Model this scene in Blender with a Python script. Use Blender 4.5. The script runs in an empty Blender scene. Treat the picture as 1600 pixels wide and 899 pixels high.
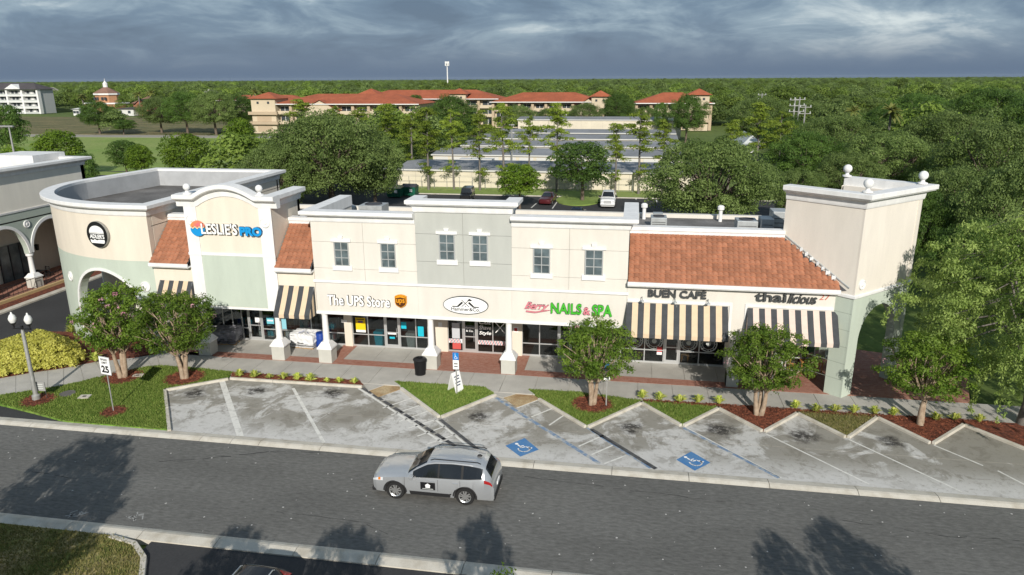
import bpy, math, random
import numpy as np
from mathutils import Vector, Matrix
S = bpy.context.scene
COL = S.collection
rad = math.radians

# ------------------------------------------------------------------ camera
FPX, CX, CY = 1120.0, 800.0, 449.5          # focal length in photo pixels, principal point
HY, TILT = 123.3, 0.0053                    # horizon height at mid picture and its tilt
_vp = FPX*FPX/(CY-HY)
_d = np.array([TILT*_vp, _vp, FPX]); _d /= np.linalg.norm(_d)
_X = np.array([-6100-CX, 160-CY, FPX]); _X = -_X/np.linalg.norm(_X)
_X = _X-_d*(_X@_d); _X /= np.linalg.norm(_X)
_U = -_d
_Y = np.cross(_U, _X)
ROT = np.array([_X, _Y, _U])
HCAM = 16.151
cam_d = bpy.data.cameras.new('camera')
cam = bpy.data.objects.new('camera', cam_d); COL.objects.link(cam)
cam_d.sensor_width = 36.0; cam_d.lens = FPX/1600*36
cam_d.clip_start = 0.3; cam_d.clip_end = 20000
_m = Matrix([[ROT[i][0], -ROT[i][1], -ROT[i][2]] for i in range(3)]).to_4x4()
cam.matrix_world = Matrix.Translation((0, 0, HCAM)) @ _m
S.camera = cam

# ------------------------------------------------------------------ sky, sun, exposure
SUN_EL, SUN_AZ = rad(27.1), rad(166.0)       # azimuth clockwise from +Y
W = bpy.data.worlds.new('World'); S.world = W; W.use_nodes = True
def build_world():
    nt = W.node_tree; nt.nodes.clear(); N = nt.nodes.new; L = nt.links.new
    out = N('ShaderNodeOutputWorld'); bg = N('ShaderNodeBackground'); bg.inputs['Strength'].default_value = 0.1
    L(bg.outputs[0], out.inputs[0])
    sky = N('ShaderNodeTexSky'); sky.sky_type = 'NISHITA'; sky.sun_disc = False
    sky.sun_elevation = SUN_EL; sky.sun_rotation = SUN_AZ; sky.air_density = 1.3; sky.dust_density = 1.0
    tc = N('ShaderNodeTexCoord'); sep = N('ShaderNodeSeparateXYZ'); L(tc.outputs['Generated'], sep.inputs[0])
    def mth(op, a, b=None, c=None):
        n = N('ShaderNodeMath'); n.operation = op
        for i, x in enumerate((a, b, c)):
            if x is None: continue
            if isinstance(x, (int, float)): n.inputs[i].default_value = x
            else: L(x, n.inputs[i])
        return n.outputs[0]
    mp = N('ShaderNodeMapping'); mp.inputs['Scale'].default_value = (1.0, 1.0, 3.4); mp.inputs['Location'].default_value = (0.35, 0.1, 0.0); L(tc.outputs['Generated'], mp.inputs[0])
    def noise(scale, detail, rough, dist, vec):
        n = N('ShaderNodeTexNoise'); n.inputs['Scale'].default_value = scale; n.inputs['Detail'].default_value = detail
        n.inputs['Roughness'].default_value = rough; n.inputs['Distortion'].default_value = dist; L(vec, n.inputs['Vector']); return n.outputs['Fac']
    n1 = noise(2.3, 8, 0.58, 0.35, mp.outputs[0]); n2 = noise(7.5, 8, 0.62, 0.6, mp.outputs[0])
    mix = mth('ADD', mth('MULTIPLY', n1, 0.60), mth('MULTIPLY', n2, 0.40))
    ramp = N('ShaderNodeValToRGB'); L(mix, ramp.inputs[0])
    e = ramp.color_ramp.elements
    e[0].position = 0.39; e[0].color = (0.90, 1.42, 2.25, 1)
    e[1].position = 0.615; e[1].color = (5.6, 6.3, 6.6, 1)
    for p, c in ((0.47, (1.35, 2.05, 3.0, 1)), (0.54, (2.5, 3.35, 4.2, 1))):
        k = e.new(p); k.color = c
    # heavy rain cloud low above the horizon, all the way round
    low = N('ShaderNodeMapRange'); low.interpolation_type = 'SMOOTHSTEP'
    L(sep.outputs[2], low.inputs['Value']); low.inputs['From Min'].default_value = 0.005; low.inputs['From Max'].default_value = 0.065
    m0 = N('ShaderNodeMix'); m0.data_type = 'RGBA'; L(low.outputs[0], m0.inputs['Factor'])
    m0.inputs['A'].default_value = (0.92, 1.48, 2.40, 1); L(ramp.outputs[0], m0.inputs['B'])
    m1 = N('ShaderNodeMix'); m1.data_type = 'RGBA'; m1.inputs['Factor'].default_value = 0.93
    L(sky.outputs[0], m1.inputs['A']); L(m0.outputs['Result'], m1.inputs['B'])
    L(m1.outputs['Result'], bg.inputs['Color'])
build_world()
sl = bpy.data.lights.new('sun', 'SUN'); sl.energy = 4.1; sl.angle = rad(0.6); sl.color = (1.0, 0.945, 0.86)
sun = bpy.data.objects.new('sun', sl); COL.objects.link(sun)
SUNV = Vector((math.sin(SUN_AZ)*math.cos(SUN_EL), math.cos(SUN_AZ)*math.cos(SUN_EL), math.sin(SUN_EL)))
sun.rotation_euler = SUNV.to_track_quat('Z', 'Y').to_euler(); sun.location = (20, -30, 60)
vs = S.view_settings; vs.view_transform = 'Standard'; vs.look = 'None'; vs.gamma = 1; vs.exposure = 0.22; vs.use_curve_mapping = False
S.render.engine = 'CYCLES'
S.cycles.max_bounces = 6; S.cycles.diffuse_bounces = 3; S.cycles.glossy_bounces = 3; S.cycles.transmission_bounces = 4; S.cycles.transparent_max_bounces = 8

# ------------------------------------------------------------------ pixel helpers
def ray(u, v): return ROT@np.array([u-CX, v-CY, FPX])
def g(u, v, z=0.0):
    r = ray(u, v); t = (z-HCAM)/r[2]; return (float(r[0]*t), float(r[1]*t))
def gy(u, v, y):
    r = ray(u, v); t = y/r[1]; return (float(r[0]*t), float(y), float(HCAM+r[2]*t))

# ------------------------------------------------------------------ materials
MATS = {}
def mat(name, col, rough=0.8, metal=0.0, var=0.0, vscale=3.0, col2=None, bump=0.0, bscale=30.0, spec=0.3, tint=0.0, stretch=None, detail=5.0, coat=0.0, fine=0.0, fscale=60.0, contrast=(0.35, 0.65)):
    """procedural surface: colour + soft large noise + optional fine speckle, bump, per face tint"""
    if name in MATS: return MATS[name]
    m = bpy.data.materials.new(name); m.use_nodes = True; nt = m.node_tree; N = nt.nodes.new; L = nt.links.new
    b = nt.nodes['Principled BSDF']; b.inputs['Roughness'].default_value = rough; b.inputs['Metallic'].default_value = metal
    b.inputs['Specular IOR Level'].default_value = spec; b.inputs['Coat Weight'].default_value = coat
    tc = N('ShaderNodeTexCoord'); src = tc.outputs['Object']
    if stretch:
        mp = N('ShaderNodeMapping'); mp.inputs['Scale'].default_value = stretch; L(src, mp.inputs[0]); src = mp.outputs[0]
    c1 = (*col, 1)
    c2 = (*(col2 if col2 else [x*(1-var) for x in col]), 1)
    cur = None
    def nz(sc, det, ro=0.6):
        n = N('ShaderNodeTexNoise'); n.inputs['Scale'].default_value = sc; n.inputs['Detail'].default_value = det
        n.inputs['Roughness'].default_value = ro; L(src, n.inputs['Vector']); return n.outputs['Fac']
    if var > 0 or col2:
        r = N('ShaderNodeMapRange'); r.inputs['From Min'].default_value = contrast[0]; r.inputs['From Max'].default_value = contrast[1]
        L(nz(vscale, detail), r.inputs['Value'])
        mx = N('ShaderNodeMix'); mx.data_type = 'RGBA'; mx.inputs['A'].default_value = c1; mx.inputs['B'].default_value = c2
        L(r.outputs[0], mx.inputs['Factor']); cur = mx.outputs['Result']
    def scale_by(sock, amount, is_tint=False):
        nonlocal cur
        k = N('ShaderNodeMapRange'); k.inputs['To Min'].default_value = 1-amount; k.inputs['To Max'].default_value = 1+amount; L(sock, k.inputs['Value'])
        if not is_tint: k.inputs['From Min'].default_value = 0.25; k.inputs['From Max'].default_value = 0.75
        mm = N('ShaderNodeVectorMath'); mm.operation = 'SCALE'
        if cur is None: mm.inputs[0].default_value = col
        else: L(cur, mm.inputs[0])
        L(k.outputs[0], mm.inputs['Scale']); cur = mm.outputs[0]
    if fine > 0: scale_by(nz(fscale, 3, 0.7), min(fine*1.7, .9))
    if tint > 0:
        a = N('ShaderNodeAttribute'); a.attribute_name = 'tint'; scale_by(a.outputs['Fac'], tint, True)
    if cur is None: b.inputs['Base Color'].default_value = c1
    else: L(cur, b.inputs['Base Color'])
    if bump > 0:
        bp = N('ShaderNodeBump'); bp.inputs['Strength'].default_value = bump; bp.inputs['Distance'].default_value = 0.02
        L(nz(bscale, 4, 0.65), bp.inputs['Height']); L(bp.outputs[0], b.inputs['Normal'])
    MATS[name] = m; return m

def leaf_mat(name, dark, light, transl=0.3, rough=0.55, patch=False):
    m = bpy.data.materials.new(name); m.use_nodes = True; nt = m.node_tree; N = nt.nodes.new; L = nt.links.new
    b = nt.nodes['Principled BSDF']; out = nt.nodes['Material Output']
    a = N('ShaderNodeAttribute'); a.attribute_name = 'tint'
    oi = N('ShaderNodeObjectInfo')
    mx = N('ShaderNodeMix'); mx.data_type = 'RGBA'; mx.inputs['A'].default_value = (*dark, 1); mx.inputs['B'].default_value = (*light, 1)
    L(a.outputs['Fac'], mx.inputs['Factor'])
    hs = N('ShaderNodeHueSaturation'); L(mx.outputs['Result'], hs.inputs['Color'])
    mr = N('ShaderNodeMapRange'); mr.inputs['To Min'].default_value = 0.78; mr.inputs['To Max'].default_value = 1.18; L(oi.outputs['Random'], mr.inputs['Value'])
    if patch:      # stands of paler and darker trees across the forest
        ge = N('ShaderNodeNewGeometry'); nz = N('ShaderNodeTexNoise'); nz.inputs['Scale'].default_value = 0.009; nz.inputs['Detail'].default_value = 5; L(ge.outputs['Position'], nz.inputs['Vector'])
        pr = N('ShaderNodeMapRange'); pr.inputs['From Min'].default_value = .36; pr.inputs['From Max'].default_value = .64; pr.inputs['To Min'].default_value = .62; pr.inputs['To Max'].default_value = 1.35; L(nz.outputs['Fac'], pr.inputs['Value'])
        pm = N('ShaderNodeMath'); pm.operation = 'MULTIPLY'; L(pr.outputs[0], pm.inputs[0]); L(mr.outputs[0], pm.inputs[1]); L(pm.outputs[0], hs.inputs['Value'])
    else: L(mr.outputs[0], hs.inputs['Value'])
    L(hs.outputs[0], b.inputs['Base Color']); b.inputs['Roughness'].default_value = rough; b.inputs['Specular IOR Level'].default_value = 0.25
    t = N('ShaderNodeBsdfTranslucent'); L(hs.outputs[0], t.inputs['Color'])
    ms = N('ShaderNodeMixShader'); ms.inputs[0].default_value = transl; L(b.outputs[0], ms.inputs[1]); L(t.outputs[0], ms.inputs[2])
    L(ms.outputs[0], out.inputs['Surface'])
    MATS[name] = m; return m

def glass_mat(name, tintc, reflect=0.5, see=0.5):
    """shop glazing: fresnel reflection over tinted see-through"""
    m = bpy.data.materials.new(name); m.use_nodes = True; nt = m.node_tree; N = nt.nodes.new; L = nt.links.new
    nt.nodes.remove(nt.nodes['Principled BSDF']); out = nt.nodes['Material Output']
    tr = N('ShaderNodeBsdfTransparent'); tr.inputs[0].default_value = (*tintc, 1)
    gl = N('ShaderNodeBsdfGlossy'); gl.inputs['Roughness'].default_value = 0.03; gl.inputs['Color'].default_value = (0.9, 0.95, 1, 1)
    fr = N('ShaderNodeFresnel'); fr.inputs['IOR'].default_value = 1.6
    ms = N('ShaderNodeMixShader'); L(fr.outputs[0], ms.inputs[0]); L(tr.outputs[0], ms.inputs[1]); L(gl.outputs[0], ms.inputs[2])
    L(ms.outputs[0], out.inputs['Surface']); MATS[name] = m; return m

# ------------------------------------------------------------------ mesh builder
class MB:
    def __init__(s): s.v = []; s.f = []; s.m = []; s.t = []
    def add(s, vs, fs, mi=0, t=0.5):
        o = len(s.v); s.v += [tuple(map(float, p)) for p in vs]
        for f in fs: s.f.append([i+o for i in f]); s.m.append(mi); s.t.append(t)
        return s
    def quad(s, a, b, c, d, mi=0, t=0.5): return s.add([a, b, c, d], [(0, 1, 2, 3)], mi, t)
    def box(s, x0, x1, y0, y1, z0, z1, mi=0, t=0.5):
        return s.add([(x0,y0,z0),(x1,y0,z0),(x1,y1,z0),(x0,y1,z0),(x0,y0,z1),(x1,y0,z1),(x1,y1,z1),(x0,y1,z1)],
                     [(0,3,2,1),(4,5,6,7),(0,1,5,4),(1,2,6,5),(2,3,7,6),(3,0,4,7)], mi, t)
    def frustum(s, cx, cy, z0, z1, a0, b0, a1, b1, mi=0):
        return s.add([(cx-a0,cy-b0,z0),(cx+a0,cy-b0,z0),(cx+a0,cy+b0,z0),(cx-a0,cy+b0,z0),(cx-a1,cy-b1,z1),(cx+a1,cy-b1,z1),(cx+a1,cy+b1,z1),(cx-a1,cy+b1,z1)],
                     [(0,3,2,1),(4,5,6,7),(0,1,5,4),(1,2,6,5),(2,3,7,6),(3,0,4,7)], mi)
    def obox(s, c, ang, hx, hy, z0, z1, mi=0, t=0.5):
        ca, sa = math.cos(ang), math.sin(ang); P = []
        for z in (z0, z1):
            for dx, dy in ((-hx,-hy),(hx,-hy),(hx,hy),(-hx,hy)): P.append((c[0]+dx*ca-dy*sa, c[1]+dx*sa+dy*ca, z))
        return s.add(P, [(0,3,2,1),(4,5,6,7),(0,1,5,4),(1,2,6,5),(2,3,7,6),(3,0,4,7)], mi, t)
    def prism(s, poly, z0, z1, mi=0, t=0.5, sides=True, bottom=True):
        n = len(poly)
        a = sum(poly[i][0]*poly[(i+1)%n][1]-poly[(i+1)%n][0]*poly[i][1] for i in range(n))
        if a < 0: poly = poly[::-1]
        vs = [(p[0],p[1],z0) for p in poly]+[(p[0],p[1],z1) for p in poly]
        fs = [tuple(range(n, 2*n))]
        if bottom: fs.append(tuple(range(n-1, -1, -1)))
        if sides: fs += [(i, (i+1)%n, n+(i+1)%n, n+i) for i in range(n)]
        return s.add(vs, fs, mi, t)
    def tube(s, pts, radii, n=8, mi=0, cap=True, t=0.5):
        pts = [Vector(p) for p in pts]
        if isinstance(radii, (int, float)): radii = [radii]*len(pts)
        o = len(s.v); ref = None
        for i, p in enumerate(pts):
            d = (pts[min(i+1, len(pts)-1)]-pts[max(i-1, 0)]).normalized()
            if ref is None:
                ref = Vector((1,0,0)) if abs(d.x) < 0.8 else Vector((0,1,0))
            a = (ref-d*ref.dot(d)).normalized(); b = d.cross(a); ref = a
            for k in range(n):
                w = 2*math.pi*k/n; q = p+(a*math.cos(w)+b*math.sin(w))*radii[i]; s.v.append((q.x,q.y,q.z))
        for i in range(len(pts)-1):
            for k in range(n):
                s.f.append([o+i*n+k, o+i*n+(k+1)%n, o+(i+1)*n+(k+1)%n, o+(i+1)*n+k]); s.m.append(mi); s.t.append(t)
        if cap:
            s.f.append([o+k for k in range(n-1, -1, -1)]); s.m.append(mi); s.t.append(t)
            e = o+(len(pts)-1)*n; s.f.append([e+k for k in range(n)]); s.m.append(mi); s.t.append(t)
        return s
    def lathe(s, prof, c=(0,0,0), n=16, mi=0):
        o = len(s.v)
        for r, z in prof:
            for k in range(n):
                w = 2*math.pi*k/n; s.v.append((c[0]+r*math.cos(w), c[1]+r*math.sin(w), c[2]+z))
        for i in range(len(prof)-1):
            for k in range(n):
                s.f.append([o+i*n+k, o+i*n+(k+1)%n, o+(i+1)*n+(k+1)%n, o+(i+1)*n+k]); s.m.append(mi); s.t.append(0.5)
        for i, rev in ((0, True), (len(prof)-1, False)):
            if prof[i][0] > 1e-4:
                q = [o+i*n+k for k in range(n)]; s.f.append(q[::-1] if rev else q); s.m.append(mi); s.t.append(0.5)
        return s
    def ball(s, c, r, n=16, mi=0, sz=1.0):
        return s.lathe([(max(r*math.sin(math.pi*i/10), 1e-5), -r*sz*math.cos(math.pi*i/10)) for i in range(11)], c, n, mi)
    def sweep(s, prof, path, mi=0, closed=False, side=1.0, caps=True):
        """prof = [(outward offset, z)], path = xy polyline with mitred corners; outward is to the right of travel (side=1)"""
        P = [Vector((p[0], p[1])) for p in path]; n = len(P); o = len(s.v); k = len(prof)
        for i in range(n):
            a = P[i]-P[i-1] if (i > 0 or closed) else None
            b = P[(i+1)%n]-P[i] if (i < n-1 or closed) else None
            if a is None: a = b
            if b is None: b = a
            a = a.normalized(); b = b.normalized()
            na = Vector((a.y, -a.x))*side; nb = Vector((b.y, -b.x))*side
            mm = (na+nb).normalized(); sc = 1.0/max(mm.dot(na), 0.25)
            for off, z in prof: q = P[i]+mm*off*sc; s.v.append((q.x, q.y, z))
        for i in range(n if closed else n-1):
            j = (i+1) % n
            for q in range(k):
                r = (q+1) % k
                s.f.append([o+i*k+q, o+j*k+q, o+j*k+r, o+i*k+r]); s.m.append(mi); s.t.append(0.5)
        if caps and not closed:
            s.f.append([o+q for q in range(k)]); s.m.append(mi); s.t.append(0.5)
            s.f.append([o+(n-1)*k+q for q in range(k-1, -1, -1)]); s.m.append(mi); s.t.append(0.5)
        return s
    def mesh(s, name, mats, smooth=False):
        me = bpy.data.meshes.new(name)
        me.from_pydata(s.v, [], s.f)
        for m in (mats if isinstance(mats, (list, tuple)) else [mats]): me.materials.append(m)
        if len(me.polygons) == len(s.m):
            me.polygons.foreach_set('material_index', s.m)
            at = me.attributes.new('tint', 'FLOAT', 'FACE'); at.data.foreach_set('value', s.t)
        if smooth: me.polygons.foreach_set('use_smooth', [True]*len(me.polygons))
        me.update(); return me
    def build(s, name, mats, parent=None, smooth=False, bevel=0.0, fix=True):
        me = s.mesh(name, mats, smooth)
        if fix:
            import bmesh
            bm = bmesh.new(); bm.from_mesh(me); bmesh.ops.recalc_face_normals(bm, faces=bm.faces); bm.to_mesh(me); bm.free()
        o = link(name, me, parent)
        if bevel > 0:
            b = o.modifiers.new('bevel', 'BEVEL'); b.width = bevel; b.segments = 2; b.limit_method = 'ANGLE'; b.angle_limit = rad(40)
        if smooth and fix:
            try: me.set_sharp_from_angle(angle=rad(38))
            except Exception: pass
        return o
def link(name, data, parent=None):
    o = bpy.data.objects.new(name, data); COL.objects.link(o)
    if parent is not None:
        o.parent = parent; o.matrix_parent_inverse = world_of(parent).inverted()
    return o
def world_of(o):
    m = o.matrix_basis.copy()
    if o.parent is not None: m = world_of(o.parent) @ o.matrix_parent_inverse @ m
    return m
def tag(o, label=None, cat=None, group=None, kind=None):
    if label: o['label'] = label
    if cat: o['category'] = cat
    if group: o['group'] = group
    if kind: o['kind'] = kind
    return o
def thing(name, label, cat, loc=(0, 0, 0), rz=0.0, group=None):
    o = bpy.data.objects.new(name, None); COL.objects.link(o); o.location = loc; o.rotation_euler = (0, 0, rz); o.empty_display_size = 0.3
    return tag(o, label, cat, group)
def struct(name, mb, mats, label=None, **k): return tag(mb.build(name, mats, **k), label or name.replace('_', ' '), None, None, 'structure')
def copy_tree(o, parent=None):
    c = o.copy(); COL.objects.link(c)
    if parent is not None: c.parent = parent; c.matrix_parent_inverse = o.matrix_parent_inverse.copy()
    for ch in list(o.children): copy_tree(ch, c)
    return c
def place(o, x, y, z=0.0, rz=0.0, sc=None):
    o.location = (x, y, z); o.rotation_euler = (0, 0, rz)
    if sc is not None: o.scale = sc if isinstance(sc, (tuple, list)) else (sc, sc, sc)
    return o
def text(name, s, box, y, mats, parent=None, ext=0.05, bold=0.0, shear=0.0, plane='xz', origin=None, ang=0.0, spacing=1.0):
    """lettering in the built in font, fitted into box=(x0,x1,z0,z1) on a wall facing -Y (plane xz) or flat on the ground (plane xy)"""
    cu = bpy.data.curves.new(name, 'FONT'); cu.body = s; cu.extrude = ext; cu.offset = bold; cu.shear = shear; cu.resolution_u = 3; cu.space_character = spacing
    ob = bpy.data.objects.new('tmp', cu); COL.objects.link(ob)
    dg = bpy.context.evaluated_depsgraph_get(); me = bpy.data.meshes.new_from_object(ob.evaluated_get(dg))
    bpy.data.objects.remove(ob); me.name = name
    n = len(me.vertices); co = np.empty(n*3); me.vertices.foreach_get('co', co); co = co.reshape(-1, 3)
    lo, hi = co.min(0), co.max(0)
    x = box[0]+(co[:,0]-lo[0])/(hi[0]-lo[0])*(box[1]-box[0]); z = box[2]+(co[:,1]-lo[1])/(hi[1]-lo[1])*(box[3]-box[2])
    if plane == 'xz': out = np.stack([x, y-co[:,2]-ext, z], 1)
    else: out = np.stack([x, z, y+co[:,2]+ext], 1)
    if origin is not None:
        ca, sa = math.cos(ang), math.sin(ang); xx = out[:,0].copy(); yy = out[:,1].copy()
        out[:,0] = origin[0]+xx*ca-yy*sa; out[:,1] = origin[1]+xx*sa+yy*ca
    me.vertices.foreach_set('co', out.ravel()); me.materials.clear()
    ml = mats if isinstance(mats, (list, tuple)) else [mats]
    for m in ml: me.materials.append(m)
    me.update()
    for p in me.polygons:
        p.material_index = 0
        if len(ml) > 1 and abs(p.normal.z if plane == 'xy' else (p.normal.x**2+p.normal.y**2)**.5) < 0.7: p.material_index = 1
    if len(ml) > 1 and plane == 'xz' and origin is None:
        for p in me.polygons: p.material_index = 0 if abs(p.normal.y) > 0.7 else 1
    return link(name, me, parent)

# base materials
M_cream = mat('stucco_cream', (0.735, 0.665, 0.56), 0.9, var=0.09, vscale=1.3, stretch=(1, 1, .22), bump=0.15, bscale=60, fine=0.03)
M_pale = mat('stucco_pale', (0.685, 0.65, 0.585), 0.9, var=0.09, vscale=1.3, stretch=(1, 1, .22), bump=0.15, bscale=60, fine=0.03)
M_grey = mat('stucco_grey', (0.46, 0.47, 0.435), 0.9, var=0.08, vscale=1.3, stretch=(1, 1, .22), bump=0.15, bscale=60, fine=0.03)
M_green = mat('stucco_green', (0.49, 0.55, 0.47), 0.9, var=0.09, vscale=1.3, stretch=(1, 1, .22), bump=0.15, bscale=60, fine=0.03)
M_dgreen = mat('stucco_sage', (0.40, 0.45, 0.39), 0.9, var=0.06, vscale=0.6, bump=0.15, bscale=60)
M_white = mat('trim_white', (0.79, 0.785, 0.77), 0.75, var=0.12, vscale=2.2, stretch=(1, 1, .3), bump=0.05, bscale=40)
M_tower = mat('stucco_tower', (0.76, 0.705, 0.625), 0.9, var=0.09, vscale=1.3, stretch=(1, 1, .22), bump=0.15, bscale=60, fine=0.03)
M_base = mat('pedestal_grey', (0.50, 0.49, 0.44), 0.9, var=0.08, vscale=2, bump=0.2, bscale=60)
M_alu = mat('aluminium', (0.62, 0.63, 0.63), 0.4, metal=0.6)
M_black = mat('black_paint', (0.015, 0.015, 0.016), 0.5)
M_dark = mat('dark_grey', (0.06, 0.06, 0.065), 0.6)
M_groove = mat('joint_dark', (0.40, 0.38, 0.33), 0.95)
M_concrete = mat('concrete_walk', (0.46, 0.44, 0.40), 0.9, var=0.16, vscale=0.9, bump=0.2, bscale=50, fine=0.06, fscale=25)
M_kerb = mat('concrete_kerb', (0.56, 0.525, 0.455), 0.9, col2=(0.40, 0.36, 0.29), vscale=1.6, bump=0.25, bscale=50, fine=0.06, fscale=30, stretch=(1, 1, 1), contrast=(0.45, 0.75))
M_glass = glass_mat('shop_glass', (0.62, 0.65, 0.65))
M_pane = mat('blue_grey_pane', (0.13, 0.17, 0.185), 0.22, var=0.55, vscale=1.3, spec=0.6)
M_wpaint = mat('white_sign_paint', (0.85, 0.85, 0.84), 0.5)
M_roofing = mat('roof_membrane', (0.20, 0.19, 0.18), 0.9, col2=(0.09, 0.085, 0.08), vscale=0.35, fine=0.12, fscale=8, bump=0.2, bscale=20)
M_metal = mat('galvanised', (0.45, 0.47, 0.47), 0.5, metal=0.3, var=0.2, vscale=3)
M_steel = mat('post_steel', (0.40, 0.40, 0.38), 0.55, metal=0.4, var=0.2, vscale=5)
# ------------------------------------------------------------------ ground, road, paving
def G(pts, z=0.0): return [g(u, v, z) for u, v in pts]
M_asphalt = mat('asphalt_road', (0.145, 0.143, 0.134), 0.9, var=0.20, vscale=0.35, bump=0.4, bscale=16, fine=0.20, fscale=9, detail=7, stretch=(.35, 1, 1))
M_asph2 = mat('asphalt_dark', (0.052, 0.052, 0.054), 0.85, var=0.25, vscale=0.3, bump=0.4, bscale=40, fine=0.12, fscale=12)
M_earth = mat('earth_grass', (0.12, 0.165, 0.035), 1.0, col2=(0.08, 0.12, 0.025), vscale=0.03, fine=0.2, fscale=0.8)
M_lawn = mat('lawn_turf', (0.12, 0.225, 0.03), 1.0, col2=(0.17, 0.22, 0.05), vscale=0.55, fine=0.42, fscale=5.5, bump=1.0, bscale=9, contrast=(0.40, 0.75))
M_dry = mat('dry_turf', (0.13, 0.15, 0.035), 1.0, col2=(0.42, 0.32, 0.17), vscale=0.55, fine=0.4, fscale=5, bump=1.0, bscale=26, contrast=(0.42, 0.66))
M_worn = mat('worn_turf', (0.15, 0.17, 0.05), 1.0, col2=(0.30, 0.23, 0.12), vscale=0.9, fine=0.25, fscale=12, bump=1.0, bscale=26)
M_bare = mat('bare_soil', (0.30, 0.19, 0.09), 1.0, col2=(0.46, 0.36, 0.22), vscale=1.2, fine=0.2, fscale=15, bump=0.8, bscale=30)
M_mulch = mat('bark_mulch', (0.21, 0.065, 0.034), 1.0, col2=(0.085, 0.03, 0.02), vscale=4, fine=0.45, fscale=9, bump=1.0, bscale=30)
M_brickpave = mat('brick_paving', (0.30, 0.125, 0.085), 0.9, col2=(0.37, 0.20, 0.15), vscale=4, fine=0.15, fscale=14, bump=0.5, bscale=14, stretch=(1, 2.2, 1))
M_field = mat('mown_field', (0.18, 0.265, 0.055), 1.0, col2=(0.25, 0.30, 0.09), vscale=0.06, fine=0.16, fscale=1.2)
M_scrub = mat('dry_scrub', (0.20, 0.165, 0.075), 1.0, col2=(0.10, 0.105, 0.04), vscale=0.12, fine=0.3, fscale=0.9)
M_track = mat('pale_track', (0.34, 0.32, 0.27), 1.0, var=0.15, vscale=0.3)
M_line = mat('line_white', (0.66, 0.65, 0.61), 0.8, col2=(0.42, 0.41, 0.38), vscale=3.5, contrast=(0.5, 0.75))
M_blue = mat('line_blue', (0.055, 0.185, 0.42), 0.8, col2=(0.10, 0.22, 0.40), vscale=2.5)
M_blueworn = mat('line_blue_worn', (0.16, 0.24, 0.36), 0.85, col2=(0.42, 0.42, 0.40), vscale=3.0, contrast=(0.45, 0.62))
M_lineblk = mat('line_black', (0.04, 0.042, 0.048), 0.8, col2=(0.12, 0.12, 0.12), vscale=3)

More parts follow.
